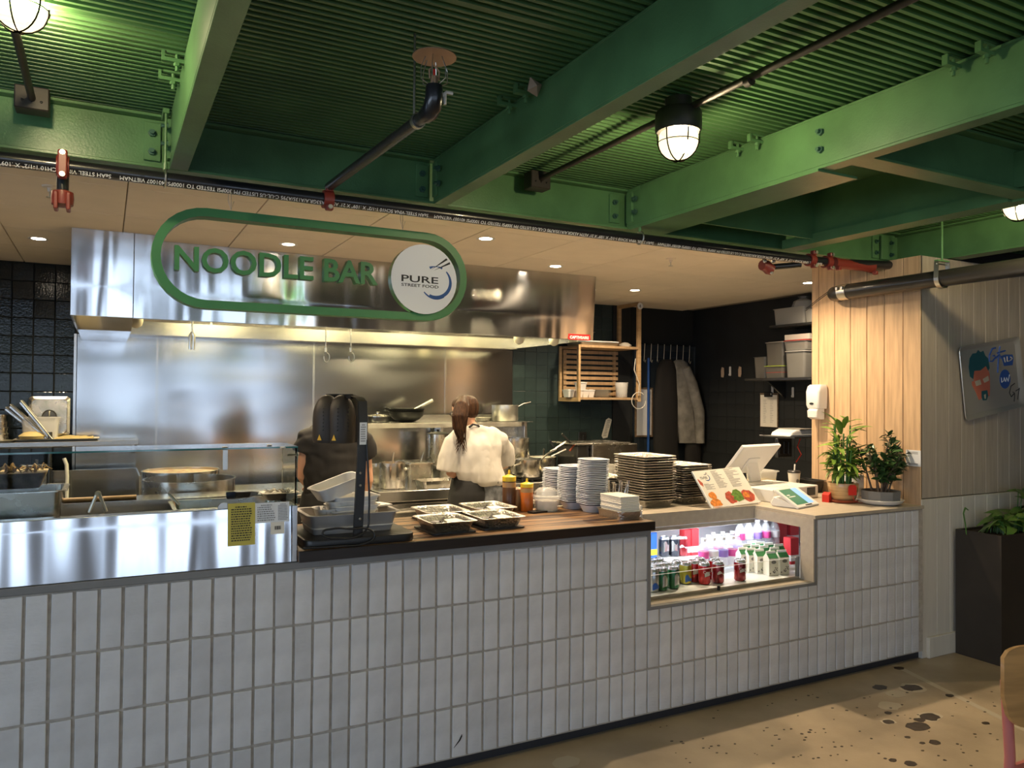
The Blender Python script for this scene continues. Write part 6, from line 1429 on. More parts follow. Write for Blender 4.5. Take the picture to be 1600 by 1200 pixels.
# planter with pothos
t = thing('planter', 'tall dark brown square planter against the cream wainscot', 'planter', (5.13, -.16, 0))
hp_ = at(1485, 827, y=-.01).z
m_ = MB(); m_.box(4.785, 5.60, -.30, -.016, 0, hp_-.03); m_.box(4.785, 5.60, -.30, -.285, hp_-.03, hp_); m_.box(4.785, 5.60, -.031, -.016, hp_-.03, hp_); m_.box(4.785, 4.80, -.285, -.031, hp_-.03, hp_); m_.box(5.585, 5.60, -.285, -.031, hp_-.03, hp_)
m_.build('planter_body', 'planter', t)
MB().box(4.80, 5.585, -.285, -.031, hp_-.03, hp_-.012).build('soil', 'soil', t)
def heart(L_, w, curl):
    b = MB(); n = 8; rows = []
    for i in range(n+1):
        f = i/n; hw = w*.5*(math.sin(math.pi*f**.62))**.9 if 0 < f < 1 else .001; x = L_*f; z = -curl*f*f*L_
        rows.append([(x-.15*L_*(1-f)*(hw > .01), -hw, z+.2*hw), (x, -hw*.5, z+.05*hw), (x, 0, z), (x, hw*.5, z+.05*hw), (x-.15*L_*(1-f)*(hw > .01), hw, z+.2*hw)])
    for r in rows: b.v += r
    for i in range(n):
        for j in range(4): b.f.append((5*i+j, 5*i+j+1, 5*i+j+6, 5*i+j+5))
    me = b.mesh('leaf', 80); me.materials.append(MT['leaf_pothos']); return me
HL = [heart(.13, .085, c) for c in (.3, .7, 1.1)]
pl = thing('pothos', 'trailing variegated pothos leaves growing in the dark planter', 'plant', (5.15, -.16, hp_-.012))
for k in range(96):
    x = rl.uniform(4.90, 5.56); y = rl.uniform(-.26, -.12); big = x > 5.25
    h_ = rl.uniform(.03, .11)+(.20*rl.random() if big else 0); az = rl.uniform(0, 6.28); s_ = rl.uniform(.6, 1.0)*(1.25 if big else .9)
    st_ = MB(); st_.tube([(x, y, hp_-.015), (x+.01, y, hp_+h_*.6), (x+.02*math.cos(az), y+.02*math.sin(az), hp_+h_)], .003, 5); so = st_.build('stem', 'stalk', pl)
    o = inst(rl.choice(HL), 'leaf', so, (x+.02*math.cos(az), y+.02*math.sin(az), hp_+h_), (rl.uniform(-.5, .5), -rl.uniform(-.3, .7), az), (s_, s_, s_))
p = at(1510, 820, y=-.12); m_ = MB(); m_.tube([(p.x, -.12, hp_-.015), (p.x-.01, -.12, hp_+.05), (p.x-.03, -.12, hp_+.12), (p.x-.01, -.12, hp_+.15), (p.x+.02, -.12, hp_+.135)], [.003, .004, .005, .006, .003], 6); m_.build('curled_stem', 'stalk', pl)
# chair at the right edge
CY_ = -1.62
k0 = at(1568, 1020, y=CY_); k1 = at(1575, 1092, y=CY_)
t = thing('cafe_chair', 'chair with plywood back and pink metal legs at the right edge', 'chair', (k0.x+.22, CY_+.2, 0))
m_ = MB(); w_ = .44; zt_, zb_2 = at(1590, 1006, y=CY_).z, at(1594, 1131, y=CY_).z
pts = []
for k in range(33):
    f = k/32; x = k0.x+.004+w_*f; bow = .045*(1-(2*f-1)**2)
    edge = math.sqrt(max(0, 1-(1-min(1, min(f, 1-f)/.16))**2))
    pts.append((x, CY_-bow*1.0, edge))
rings = []
for x, y, e_ in pts:
    za = zt_-.035*(1-e_); zb2 = zb_2+.10*(1-e_)
    rings.append([(x, y, zb2), (x, y, za), (x, y+.012, za), (x, y+.012, zb2)])
m_.loft(rings); m_.build('backrest', 'chair_wood', t, smooth=40)
lx = at(1588, 1110, y=CY_).x
for s, xx in ((0, lx), (1, lx+.36)):
    MB().tube([(xx-.015, CY_+.024, zt_-.12), (xx, CY_+.020, .46), (xx+.02, CY_+.06, 0)], [.016, .016, .012], 12).build('rear_leg', 'chair_pink', t, smooth=40)
    MB().tube([(xx+.0, CY_-.38, .44), (xx, CY_-.41, 0)], [.015, .012], 12).build('front_leg', 'chair_pink', t, smooth=40)
m_ = MB(); m_.prism(rrect(lx-.02, lx+.40, CY_-.42, CY_-.02, .06), .440, .458); m_.build('seat', 'chair_wood', t, bevel=.004)
MB().box(lx, lx+.36, CY_+.005, CY_+.018, .41, .438).build('seat_rail', 'chair_pink', t)
# ---- storage shelves on the dark right wall
def shelf_box(name, label, x, y0, y1, z, h, m, depth=.22, lid=None, fill=None, fz=.7, group='storage bins on the dark wall'):
    return gn_pan(name, label, (x, (y0+y1)/2, z), depth, y1-y0, h, m=m, lid=lid, fill=fill, fz=fz, group=group, cat='bin', lip=.008, taper=.012)
t = thing('storage_shelf', 'lower dark storage shelf on the right wall', 'shelf', (5.8, 2.2, 1.77)); MB().box(5.62, 5.945, 1.55, 2.67, 1.770, 1.796).build('board', 'dark_steel', t, bevel=.003)
for y in (1.75, 2.45): m_ = MB(); m_.prism([(5.945, 1.768), (5.70, 1.768), (5.945, 1.60)], y-.01, y+.01, Matrix(((1, 0, 0, 0), (0, 0, 1, 0), (0, 1, 0, 0), (0, 0, 0, 1)))); m_.build('bracket', 'dark_steel', t)
t = thing('storage_shelf', 'upper dark storage shelf on the right wall', 'shelf', (5.8, 2.1, 2.27)); MB().box(5.62, 5.945, 1.55, 2.35, 2.270, 2.294).build('board', 'dark_steel', t, bevel=.003)
shelf_box('storage_bin', 'grey translucent bin at the left end of the lower shelf', 5.80, 2.47, 2.635, 1.797, .21, 'smoke_plastic', .2)
shelf_box('storage_bin', 'clear box with lime lid and red contents on the lower shelf', 5.76, 2.215, 2.455, 1.797, .11, 'smoke_plastic', .2, 'lime_plastic', 'red_plastic', .5)
shelf_box('storage_bin', 'tall grey bin standing on the lime-lidded box', 5.76, 2.21, 2.44, 1.909, .225, 'frost_plastic' if 0 else 'smoke_plastic', .2, 'grey_plastic')
shelf_box('storage_bin', 'tall pale bin with white lid at the right of the lower shelf', 5.74, 1.94, 2.175, 1.797, .24, 'frost_plastic', .2, 'white_plastic', 'cream_plastic', .9)
shelf_box('storage_bin', 'red-edged bin behind the tall pale bin', 5.86, 2.05, 2.205, 1.797, .19, 'red_plastic', .04)
shelf_box('storage_bin', 'clear bin with red lid above the tall pale bin', 5.74, 1.92, 2.195, 2.050, .085, 'frost_plastic', .2, 'red_plastic', 'red_plastic', .6)
one(MB().box(-.08, .08, -.14, .14, 0, .05), 'paper_stack', 'paper', 'stack of pale paper on the red-lidded bin', 'paper', (5.75, 2.06, 2.148), .05)
shelf_box('storage_bin', 'wide clear tub with white packets on the upper shelf', 5.77, 1.95, 2.33, 2.295, .155, 'frost_plastic', .24, None, 'white_plastic', .6)
shelf_box('storage_bin', 'small clear tub in front on the upper shelf', 5.67, 1.86, 1.945, 2.295, .12, 'frost_plastic', .06)
m_ = MB(); m_.lathe([(.09, 0), (.11, .03), (.09, .08), (.03, .11), (.05, .125)], 12); one(m_, 'plastic_bag', 'clear_plastic', 'clear plastic bag on top of the wide tub', 'bag', (5.78, 2.08, 2.43), smooth=40)
# clipboard, stuck-on hooks
t = thing('clipboard', 'clipboard with a handwritten sheet hanging on the dark wall', 'clipboard', (5.93, 2.63, 1.31))
m_ = MB(); m_.box(5.928, 5.936, 2.525, 2.765, 1.31, 1.655); m_.build('board', 'bark', t); MB().box(5.924, 5.928, 2.535, 2.755, 1.315, 1.635).build('sheet', 'paper', t)
MB().box(5.914, 5.924, 2.59, 2.70, 1.615, 1.665).build('clip', 'black_plastic', t, bevel=.004)
m_ = MB(); r_ = random.Random(4)
for k in range(14):
    for y in (2.72, 2.63): m_.box(5.9232, 5.924, y-.05+.02*r_.random(), y-.005, 1.58-.017*k, 1.584-.017*k)
m_.build('handwriting', 'grey_plastic', t)['kind'] = 'stuff'
for k, (px, py, m, l) in enumerate(((1129, 582, 'debris', 'left tan scar where a fixture was pulled off the dark wall'), (1141, 580, 'white_plastic', 'white stick-on hook between two tan scars'), (1156, 581, 'debris', 'right tan scar where a fixture was pulled off the dark wall'), (1207, 610, 'white_plastic', 'white stick-on hook above the clipboard'), (1239, 613, 'white_plastic', 'white stick-on hook right of the clipboard'))):
    p = at(px, py, x=5.935); m_ = MB()
    if m == 'debris': m_.prism([(-.022, -.05), (.012, -.055), (.022, -.02), (.02, .05), (-.012, .058), (-.024, .02)], 0, .004)
    else: m_.prism(rrect(-.012, .012, -.05, .05, .01), 0, .008); m_.tube([(0, -.04, .008), (0, -.045, .022), (0, -.03, .024)], .004, 6)
    o = one(m_, 'wall_hook' if m != 'debris' else 'wall_scar', m, l, 'hook' if m != 'debris' else 'scar', (5.938, p.y, p.z)); o.rotation_euler = (math.pi/2, 0, -math.pi/2)
# small corner shelf with scale and switch box
sh = at(1240, 681, y=1.25)
t = thing('corner_shelf', 'small dark shelf behind the pine wall holding a white scale', 'shelf', (sh.x, 1.25, sh.z-.012)); x0, x1 = at(1217, 681, y=1.25).x, at(1300, 681, y=1.25).x
MB().box(x0, x1, 1.10, 1.45, sh.z-.012, sh.z).build('board', 'dark_steel', t, bevel=.002); MB().box(x1-.03, x1-.01, 1.262, 1.282, .90, sh.z-.012).build('post', 'bark', t)
t = thing('kitchen_scale', 'white curved kitchen scale on the small corner shelf', 'scale', (x0+.14, 1.25, sh.z)); m_ = MB(); m_.prism([(-.13, 0), (.14, 0), (.14, .05), (-.06, .05), (-.11, .03)], -.10, .10, Matrix(((1, 0, 0, 0), (0, 0, 1, 0), (0, 1, 0, 0), (0, 0, 0, 1)))); m_.build('housing', 'white_plastic', t, bevel=.01, segs=2, world=False); MB().box(-.03, .14, -.11, .11, .0505, .058).build('platform', 'aluminium', t, world=False)
p = at(1229, 700, y=1.40); t = thing('switch_box', 'black switch box with three rockers under the corner shelf', 'switch', (p.x, 1.42, p.z)); MB().box(-.075, .085, 0, .03, -.075, .075).build('case', 'dark_steel', t, bevel=.004, world=False)
for k in range(3): MB().box(-.065+.05*k, -.03+.05*k, -.008, 0, -.05, .05).build('rocker', 'black_plastic', t, bevel=.003, world=False)
m_ = MB(); q = [at(1251, 684, y=1.3), at(1246, 698, y=1.3), at(1252, 710, y=1.3), at(1244, 722, y=1.3)]; m_.tube([tuple(v) for v in q], .004, 6); q2 = [at(1258, 684, y=1.3), at(1256, 700, y=1.3), at(1258, 712, y=1.3)]
o = m_.build('red_cable', 'red_plastic'); tag(o, 'thin red cable hanging under the corner shelf', 'cable')
# ---- pine wall shelf with slatted back
SXL, SXR, SY0, SY1 = 4.165, 4.865, 3.40, 3.783
zb_, zt2 = at(950, 623, y=3.4).z, at(975, 543, y=3.4).z
t = thing('slatted_shelf', 'pine hanging shelf with slatted back beside the hood', 'shelf', (4.5, 3.6, zb_-.02))
MB().box(SXL, SXR, SY0, SY1, zb_-.012, zb_+.012).build('lower_board', 'beech_h', t, bevel=.002); MB().box(SXL, SXR, SY0, SY1, zt2-.014, zt2+.012).build('upper_board', 'beech_h', t, bevel=.002)
MB().box(SXL-.026, SXL, SY0, SY0+.035, zb_-.03, zt2+.012).build('front_post', 'beech', t, bevel=.002); MB().box(SXL-.026, SXL, SY1-.03, SY1, zb_-.03, zt2+.012).build('rear_post', 'beech', t, bevel=.002)
MB().box(SXL-.026, SXL, SY0+.035, SY1-.03, zb_-.03, zb_+.012).build('end_rail', 'beech', t); MB().box(SXR, SXR+.04, SY0, SY0+.035, zb_-.03, 2.585).build('hanger_post', 'beech', t, bevel=.002); MB().box(SXR, SXR+.04, SY1-.035, SY1, zt2, 2.585).build('hanger_post', 'beech', t, bevel=.002)
MB().box(SXR, SXR+.04, SY0+.035, SY1-.035, 2.55, 2.585).build('top_rail', 'beech', t)
nz = 9
for k in range(nz): z = zb_+.05+(zt2-zb_-.09)*k/(nz-1); MB().box(SXL+.01, SXR-.01, SY1-.045, SY1-.028, z-.017, z+.017).build('slat', 'beech_h', t, bevel=.002)
for x in (SXL+.02, SXR-.06): MB().box(x, x+.035, SY1-.026, SY1-.006, zb_+.02, zt2-.02).build('slat_upright', 'beech', t)
disc('number_tag', 'label_white', Vector((SXR+.02, SY0-.003, at(997, 478, y=3.4).z)), .035, .003, t)
text('number', '4', .05, 'ink_black', T(SXR+.005, SY0-.0065, at(997, 478, y=3.4).z-.018) @ FRONT, t, .0003)
m_ = MB(); pw = [at(993, 560, y=3.38), at(991, 578, y=3.38), at(999, 600, y=3.38), at(998, 618, y=3.38)]; m_.tube([tuple(v) for v in pw], .004, 6); pl2 = [at(998+11*math.cos(q_), 626+13*math.sin(q_), y=3.37) for q_ in [2*math.pi*i/16 for i in range(15)]]; m_.tube([tuple(v) for v in pl2], .004, 6)
o = m_.build('white_cable', 'cream_plastic'); tag(o, 'white looped cable hanging from the pine shelf post', 'cable')
zz = zb_+.0125
for k in range(6): one(MB().lathe([(.06, 0), (.095, .010), (.098, .012), (.06, .004)], 24), 'plate', 'cream_plastic', ordn(k, 6)+' plate of the short stack on the pine shelf', 'plate', (at(943, 612, y=3.52).x, 3.55, zz+.0135*k), group='plates on the pine shelf', smooth=40)
deli('tall clear deli tub with lid at the right of the pine shelf', 971, 618, 3.52, .07, .15, m='clear_plastic', fill='grey_plastic', z=zz)
for i, (px, k, l) in enumerate(((880, 0, 'left mint foam box on the pine shelf'), (894, 0, 'right mint foam box on the pine shelf'), (912, 0, 'lower white foam box on the pine shelf'), (908, 1, 'upper white foam box leaning on the pine shelf'), (921, 0, 'small white foam box beside the plates'))):
    gn_pan('foam_box', l, (at(px, 612, y=3.55).x+(.07 if i < 2 else .0), 3.56, zz+.075*k), .085, .12, .07, m='white_plastic', lid='white_plastic', group='foam boxes on the pine shelf', cat='box', lip=.004)
gn_pan('sheet_pan', 'shallow sheet pan lying on top of the pine shelf', (4.42, 3.58, zt2+.013), .46, .30, .03, m='aluminium'); one(MB().box(-.25, .22, -.10, .10, 0, .012), 'white_board', 'label_white', 'white board lying across the sheet pan on the pine shelf', 'board', (4.42, 3.52, zt2+.046), 0, bevel=.002)
gn_pan('mesh_tray', 'mesh foil tray beside the hood end on the pine shelf', (4.30, 3.68, zt2+.060), .30, .2, .10, m='foil'); one(MB().lathe([(.06, 0), (.07, .02), (.03, .045), (.002, .05)], 9), 'crumpled_cloth', 'paper', 'crumpled white cloth at the right of the pine shelf top', 'cloth', (4.77, 3.50, zt2+.0125), smooth=40)
# ---- coats, hooks, whiteboard, broom
t = thing('hook_rail', 'row of metal coat hooks on the dark blue door', 'hook rail', (5.5, 3.76, 2.05)); MB().box(5.17, 5.90, 3.755, 3.772, 2.045, 2.060).build('rail', 'door_blue', t)
for k in range(8): x = 5.20+.09*k; MB().tube([(x+.02, 3.752, 2.19), (x+.01, 3.745, 2.10), (x, 3.74, 2.0), (x, 3.72, 1.985), (x, 3.71, 2.01)], .004, 6).build('hook', 'zinc', t)
def garment(name, label, m, x0, ztop, secs):
    t = thing(name, label, 'coat', (x0, 3.66, ztop)); b = MB(); rings = []; r_ = random.Random(len(label))
    for dz, dx, hw, hd in secs:
        rings.append([(x0+dx+hw*(1+.06*math.sin(5*q+dz*9))*math.cos(q), 3.66+hd*(1+.12*math.sin(4*q+dz*14))*math.sin(q), ztop-dz) for q in [2*math.pi*k/24 for k in range(24)]])
    b.loft(rings); b.build('cloth_body', m, t, smooth=70); return t
garment('coat', 'long black coat hanging on the back door', 'coat_black', 5.455, 2.02, ((0, 0, .05, .03), (.03, 0, .09, .045), (.12, 0, .135, .06), (.45, -.02, .155, .07), (.8, -.02, .16, .07), (1.1, -.01, .16, .07), (1.2, 0, .15, .06)))
c = garment('jacket', 'grey speckled jacket hanging beside the black coat', 'coat_grey', 5.625, 2.02, ((0, 0, .04, .03), (.03, .01, .10, .05), (.10, .02, .12, .06), (.35, .05, .12, .065), (.6, .08, .13, .065), (.8, .12, .14, .065), (.92, .13, .13, .06)))
b = MB(); b.tube([(5.66, 3.60, 1.93), (5.74, 3.585, 1.75), (5.84, 3.58, 1.45), (5.86, 3.585, 1.10)], [.05, .062, .06, .05], 14); b.build('sleeve', 'coat_grey', c, smooth=60)
garment('dark_bag', 'dark bundle hanging low beside the grey jacket', 'coat_black', 5.80, 1.42, ((0, 0, .04, .03), (.1, .02, .08, .05), (.4, .02, .11, .06), (.7, .02, .10, .05)))
bx_ = at(1013, 640, y=3.70).x
t = thing('broom', 'upright blue-handled broom beside the black coat', 'broom', (bx_, 3.70, .02)); MB().tube([(bx_, 3.70, .25), (bx_, 3.70, 2.03)], .014, 10).build('handle', 'blue_plastic', t, smooth=40); m_ = MB(); m_.loft([[(bx_+dx, 3.70+dy, z) for dx, dy in ((-w_, -.03), (w_, -.03), (w_, .03), (-w_, .03))] for z, w_ in ((.25, .05), (.20, .12), (.02, .16))]); m_.build('bristles', 'black_plastic', t)
w0, w1 = at(995, 608, y=3.755), at(1012, 680, y=3.755)
t = thing('whiteboard', 'narrow wood-framed whiteboard hanging by the broom', 'whiteboard', ((w0.x+w1.x)/2, 3.76, w1.z)); MB().box(w0.x, w1.x+.05, 3.757, 3.765, w1.z, w0.z).build('board', 'label_white', t)
for a in ((w0.x-.018, w0.x, w1.z-.018, w0.z+.018), (w1.x+.05, w1.x+.068, w1.z-.018, w0.z+.018), (w0.x, w1.x+.05, w0.z, w0.z+.018), (w0.x, w1.x+.05, w1.z-.018, w1.z)): MB().box(a[0], a[1], 3.752, 3.768, a[2], a[3]).build('frame_bar', 'bark', t)
# ================================================================ THE COOKS
def person(label, Y, name='person'):
    p = at(745, 760, y=Y)
    return p
def W(px, py, y): q = at(px, py, y=y); return (q.x, q.y, q.z)
def ell(cx, cy, cz, hx, hy, n=20, tilt=0.):
    return [(cx+hx*math.cos(2*math.pi*k/n), cy+hy*math.sin(2*math.pi*k/n), cz+tilt*hy*math.sin(2*math.pi*k/n)) for k in range(n)]
def body_loft(mb, secs, Y, n=20):
    """secs: (px, py, half width px, half depth m, y offset)"""
    rings = []
    for px, py, hw, hd, dy in secs:
        q = at(px, py, y=Y); rings.append(ell(q.x, Y+dy, q.z, hw*mpp((q.x, Y, q.z)), hd, n))
    mb.loft(rings)
def hand(mb, wrist, direc, up=Vector((0, 0, 1)), s=1.):
    w = Vector(wrist); d = Vector(direc).normalized(); side = d.cross(up).normalized(); u = side.cross(d)
    mb.loft([[tuple(w+d*f*s+side*a*s+u*b*s) for a, b in ((-.022*k, -.011), (.022*k, -.011), (.026*k, .0), (.022*k, .011), (-.022*k, .011), (-.026*k, 0))] for f, k in ((-.01, .9), (.03, 1.2), (.075, 1.45), (.088, 1.35))])
    for i, (o, L_) in enumerate(((-.030, .062), (-.010, .074), (.010, .070), (.030, .054))):
        b = w+d*.084*s+side*o*s; mb.tube([b-d*.01, b+d*L_*.45*s-u*.006, b+d*L_*.75*s-u*.028, b+d*L_*.80*s-u*.05], [.0095, .0092, .0088, .0075], 8)
    b = w+d*.03*s-side*.03*s; mb.tube([b, b+d*.03-side*.022, b+d*.058-side*.024-u*.012], [.012, .0105, .0085], 8)
def head(mb, c, r, face, Zs=1.28):
    """head with brow, nose, jaw and ears, looking along face"""
    c = Vector(c); f = Vector(face).normalized(); s = f.cross(Vector((0, 0, 1))).normalized(); u = s.cross(f)
    def pt(a, b, d): return tuple(c+s*a*r+f*b*r+u*d*r)
    rings = []
    for d, wx, fr, bk in ((-1.25, .35, .62, .1), (-1.1, .55, .82, .35), (-.8, .72, .95, .6), (-.4, .86, 1.02, .85), (0, .95, 1.04, 1.05), (.4, .98, 1.05, 1.12), (.8, .86, .92, 1.0), (1.08, .6, .62, .7), (1.2, .2, .2, .25)):
        rings.append([pt(wx*math.cos(q), (fr if math.sin(q) > 0 else bk)*math.sin(q), d) for q in [2*math.pi*k/20 for k in range(20)]])
    mb.loft(rings)
    mb.loft([[pt(a, 1.0+b, z) for a, b in ((-.10*w, 0), (.10*w, 0), (0, dep))] for z, w, dep in ((.15, .7, .10), (-.15, 1.1, .26), (-.33, 1.5, .30), (-.40, 1.2, .1))])
    for e in (-1, 1): mb.loft([[pt(e*(.93+.02*k)+e*.07*math.cos(q)*.5, -.12+.20*math.cos(q), -.05+.32*math.sin(q)) for q in [2*math.pi*j/10 for j in range(10)]] for k in (0, 3, 5)])
    return pt
# ---- cook in white
Y = 1.85
foot = at(755, 760, y=Y)
t = thing('person', 'cook seen from behind in white T-shirt and black apron, brown ponytail', 'person', (foot.x, Y, 0))
hc = Vector(W(727, 642, Y+.04)); face = Vector((-.55, .80, -.28)); k_ = mpp(hc)
sk = MB(); pt = head(sk, hc, .086, face)
body_loft(sk, ((732, 652, 9, .045, .03), (738, 664, 10, .05, .02), (742, 672, 26, .06, .0), (742, 690, 38, .09, 0), (745, 725, 30, .09, 0), (752, 755, 33, .11, 0), (757, 775, 34, .12, 0)), Y)
hip = Vector(W(757, 775, Y))
for s, bx in ((-1, hip.x-.085), (1, hip.x+.085)):
    sk.tube([(bx, Y, hip.z), (bx+s*.01, Y+.01, .48), (bx+s*.015, Y+.02, .10), (bx+s*.015, Y+.02, .05)], [.085, .058, .040, .042], 12); sk.tube([(bx+s*.015, Y-.04, .035), (bx+s*.02, Y+.14, .028)], [.035, .028], 10)
shl, elb, wrl = Vector(W(712, 682, Y)), Vector(W(705, 738, Y+.02)), Vector(W(735, 752, Y+.26))
sk.tube([shl, shl.lerp(elb, .5), elb, elb.lerp(wrl, .5), wrl], [.045, .042, .038, .034, .026], 12); hand(sk, wrl, (wrl-elb))
shr, elr, wrr = Vector(W(778, 682, Y)), Vector(W(792, 722, Y+.12)), Vector(W(782, 730, Y+.38))
sk.tube([shr, shr.lerp(elr, .5), elr, elr.lerp(wrr, .5), wrr], [.045, .042, .038, .034, .026], 12); hand(sk, wrr, (wrr-elr))
b_ = put(remeshed(sk, .009, 4), 'body', 'skin', t)
for e in (-1, 1):
    m_ = MB(); m_.ball(pt(e*.36, .98, .06), .011, 8, 6); m_.build('eye', 'white_paint', t)
m_ = MB(); m_.tube([pt(-.25, .97, -.68), pt(0, 1.03, -.70), pt(.25, .97, -.68)], .006, 6); m_.build('mouth', 'food_red', t)
g_ = MB()
for e in (-1, 1): g_.tube([pt(e*.36+.26*math.cos(q), 1.10, .04+.20*math.sin(q)) for q in [2*math.pi*i/14 for i in range(15)]], .003, 6); g_.tube([pt(e*.62, 1.08, .06), pt(e*1.02, .6, .06), pt(e*1.05, -.05, .04)], .003, 6)
g_.build('glasses', 'black_plastic', t)
hr_ = MB(); c = hc; f = face.normalized(); s = f.cross(Vector((0, 0, 1))).normalized(); u = s.cross(f)
def hp3(a, b, d): return tuple(c+s*a*.086+f*b*.086+u*d*.086)
hr_.loft([[hp3(wx*math.cos(q), (fr if math.sin(q) > 0 else bk)*math.sin(q), d) for q in [2*math.pi*k/20 for k in range(20)]] for d, wx, fr, bk in ((-.75, .55, -.3, .78), (-.5, .85, -.1, 1.02), (-.1, 1.03, .25, 1.2), (.3, 1.1, .75, 1.27), (.7, 1.03, 1.0, 1.2), (1.0, .85, .85, .95), (1.22, .45, .45, .5), (1.3, .1, .1, .1))])
tail = [Vector(W(724, 622, Y-.06)), Vector(W(721, 634, Y-.13)), Vector(W(718, 650, Y-.15)), Vector(W(717, 668, Y-.14)), Vector(W(720, 684, Y-.13))]
hr_.tube(tail, [.030, .048, .055, .045, .020], 14)
ho = put(remeshed(hr_, .008, 3), 'hair', 'hair_brown', t)
m_ = MB(); rr_ = random.Random(31)
for k in range(46):
    a = rr_.uniform(0, 6.28); off = [Vector((math.cos(a)*r0, math.sin(a)*r0*.6-.01, 0)) for r0 in (.026, .046, .054, .046, .030)]
    pts = [p+o for p, o in zip(tail, off)]; e_ = Vector(W(716+rr_.uniform(-6, 14), 690+rr_.uniform(-4, 20), Y-.13)); pts.append(e_); m_.tube(pts, [.004, .005, .005, .004, .003, .001], 5)
m_.build('hair_strands', 'hair_brown', ho)['kind'] = 'stuff'
m_ = MB(); q = tail[0].lerp(tail[1], .3); m_.tube([(q.x+.032*math.cos(a), q.y, q.z+.02*math.sin(a)) for a in [2*math.pi*i/12 for i in range(13)]], .006, 6); m_.build('hair_tie', 'black_plastic', ho)
sh = MB()
body_loft(sh, ((741, 664, 17, .075, .01), (743, 669, 32, .085, 0), (744, 678, 42, .10, 0), (743, 695, 43, .125, -.01), (743, 715, 40, .135, -.015), (747, 735, 40, .145, -.02), (753, 750, 38, .15, -.02), (755, 757, 35, .14, -.01)), Y)
sh.tube([Vector(W(722, 680, Y)), Vector(W(710, 692, Y)), Vector(W(704, 715, Y+.01)), Vector(W(701, 736, Y+.02))], [.075, .080, .082, .085], 14)
sh.tube([Vector(W(765, 680, Y)), Vector(W(780, 688, Y+.02)), Vector(W(788, 706, Y+.08)), Vector(W(792, 722, Y+.12))], [.07, .072, .070, .070], 14)
rf = random.Random(8)
from mathutils import noise
def wrinkle(me, amp, sc, st=(1, 1, 1)):
    for v in me.vertices:
        c_ = Vector((v.co.x*st[0], v.co.y*st[1], v.co.z*st[2]))*sc
        n_ = noise.noise(c_)+.5*noise.noise(c_*2.1); v.co = v.co+v.normal*amp*(abs(n_)*2-.6)
    return me
so_ = put(wrinkle(remeshed(sh, .009, 3), .014, 6.5, (1.3, 1, .55)), 'shirt', 'shirt_white', t)
je = MB(); body_loft(je, ((757, 748, 33, .13, .0), (758, 765, 35, .135, 0), (757, 785, 36, .14, 0)), Y)
h0 = Vector(W(757, 782, Y))
for s in (-1, 1): je.tube([(h0.x+s*.08, Y, h0.z+.02), (h0.x+s*.085, Y+.01, .48), (h0.x+s*.09, Y+.02, .06)], [.098, .078, .062], 14)
put(remeshed(je, .012, 3), 'jeans', 'jeans', t)
for s in (-1, 1): m_ = MB(); m_.loft([[(h0.x+s*.09+dx, Y+dy, z) for dx, dy in ((-.045, -.09), (.045, -.09), (.045, .19), (-.045, .19))] for z in (.001, .07)]); m_.build('shoe', 'black_matte', t, bevel=.02, segs=2)
ap = MB(); body_loft(ap, ((738, 738, 22, .14, .05), (736, 750, 27, .155, .03), (734, 770, 30, .165, .02), (732, 800, 32, .17, .03), (732, 850, 33, .17, .04)), Y)
put(remeshed(ap, .013, 4), 'apron', 'apron_black', t)
m_ = MB(); n0 = [Vector(W(733, 668, Y-.07)), Vector(W(739, 663, Y-.085)), Vector(W(746, 664, Y-.08)), Vector(W(752, 670, Y-.05))]; m_.tube(n0, .008, 8); m_.build('neck_strap', 'black_plastic', t)
m_ = MB(); m_.tube([Vector(W(776, 752, Y-.14)), Vector(W(783, 757, Y-.11)), Vector(W(787, 765, Y-.08))], .016, 8); m_.build('apron_tie', 'apron_black', t)
# ---- cook in black, bent forward behind the heat lamp
Y = 1.62
foot = at(520, 780, y=Y)
t = thing('person', 'cook in a black T-shirt bending forward behind the heat lamp', 'person', (foot.x, Y, 0))
hc = Vector(W(530, 652, Y+.22)); face = Vector((.05, .75, -.65))
sk = MB(); pt = head(sk, hc, .088, face)
sk.tube([Vector(W(527, 664, Y+.02)), Vector(W(529, 660, Y+.12)), hc], [.06, .055, .055], 12)
body_loft(sk, ((525, 668, 36, .07, .0), (522, 690, 40, .10, 0), (520, 730, 36, .10, 0), (519, 765, 36, .11, 0), (519, 800, 38, .12, 0)), Y)
for s in (-1, 1):
    bx = foot.x+s*.09; sk.tube([(bx, Y, .90), (bx, Y+.01, .48), (bx+s*.01, Y+.02, .05)], [.088, .06, .042], 12); sk.tube([(bx+s*.01, Y-.04, .035), (bx+s*.02, Y+.15, .028)], [.035, .028], 10)
for (sx, sy), (ex, ey), (wx, wy) in (((484, 682), (473, 742), (484, 760)), ((566, 684), (573, 750), (570, 772))):
    a, b, c = Vector(W(sx, sy, Y)), Vector(W(ex, ey, Y+.04)), Vector(W(wx, wy, Y+.28)); sk.tube([a, a.lerp(b, .5), b, b.lerp(c, .5), c], [.048, .046, .042, .036, .027], 12); hand(sk, c, (c-b))
put(remeshed(sk, .010, 4), 'body', 'skin', t)
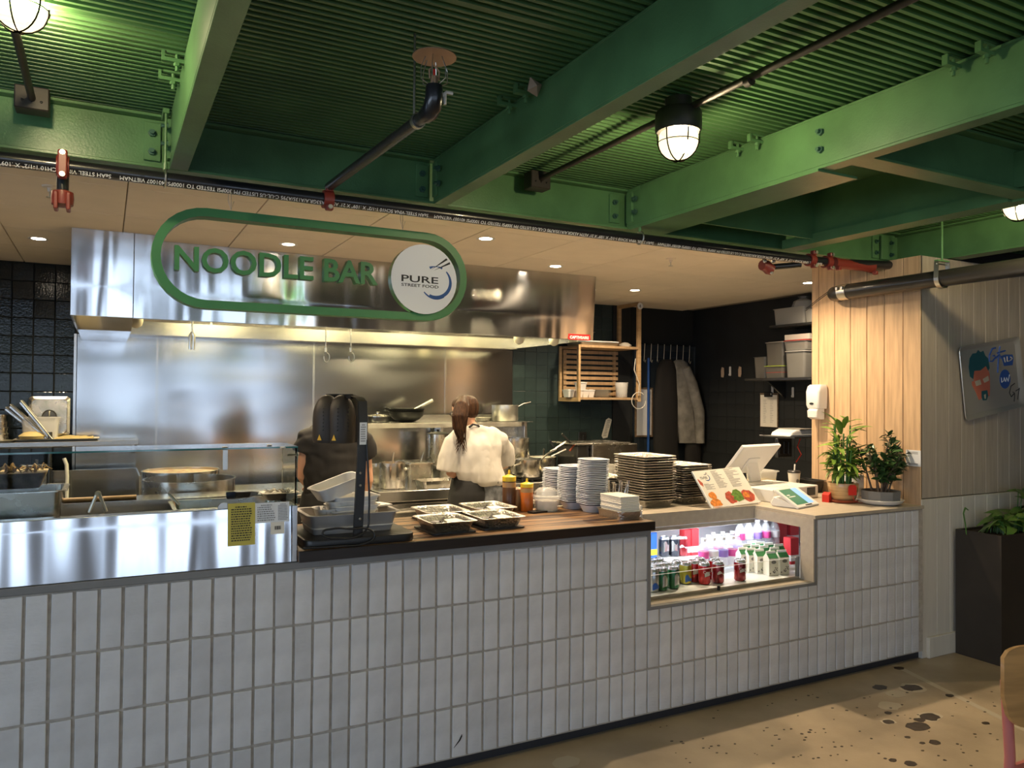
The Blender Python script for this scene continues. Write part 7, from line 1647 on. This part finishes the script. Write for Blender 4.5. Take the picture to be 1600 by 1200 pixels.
for e in (-1, 1): m_ = MB(); m_.ball(pt(e*.36, .98, .06), .011, 8, 6); m_.build('eye', 'white_paint', t)
hr_ = MB(); c = hc; f = face.normalized(); s = f.cross(Vector((0, 0, 1))).normalized(); u = s.cross(f)
hr_.loft([[tuple(c+(s*(wx*math.cos(q))+f*((fr if math.sin(q) > 0 else bk)*math.sin(q))+u*d)*.088) for q in [2*math.pi*k/20 for k in range(20)]] for d, wx, fr, bk in ((-.6, .6, -.3, .8), (-.2, 1.0, .1, 1.12), (.3, 1.07, .7, 1.22), (.7, 1.0, 1.0, 1.15), (1.0, .82, .82, .9), (1.25, .4, .4, .4), (1.3, .1, .1, .1))]); put(remeshed(hr_, .010, 3), 'hair', 'coat_black', t)
sh = MB(); body_loft(sh, ((526, 659, 18, .08, .03), (525, 664, 36, .09, .01), (523, 673, 46, .11, 0), (521, 692, 48, .13, 0), (520, 720, 45, .135, 0), (520, 750, 45, .145, 0), (519, 775, 46, .15, 0)), Y)
sh.tube([Vector(W(498, 680, Y)), Vector(W(483, 688, Y)), Vector(W(475, 708, Y+.01))], [.075, .078, .078], 14); sh.tube([Vector(W(550, 680, Y)), Vector(W(566, 688, Y)), Vector(W(573, 714, Y+.02))], [.075, .076, .074], 14)
put(wrinkle(remeshed(sh, .010, 3), .010, 6, (.6, 1, 1.3)), 'shirt', 'shirt_black', t)
je = MB(); body_loft(je, ((519, 765, 46, .15, 0), (518, 790, 50, .155, 0), (518, 810, 51, .155, 0)), Y)
for s in (-1, 1): je.tube([(foot.x+s*.09, Y, .88), (foot.x+s*.09, Y+.01, .48), (foot.x+s*.095, Y+.02, .06)], [.108, .085, .065], 14)
put(remeshed(je, .013, 3), 'trousers', 'apron_black', t)
for s in (-1, 1): m_ = MB(); m_.loft([[(foot.x+s*.10+dx, Y+dy, z) for dx, dy in ((-.045, -.09), (.045, -.09), (.045, .19), (-.045, .19))] for z in (.001, .07)]); m_.build('shoe', 'black_matte', t, bevel=.02, segs=2)
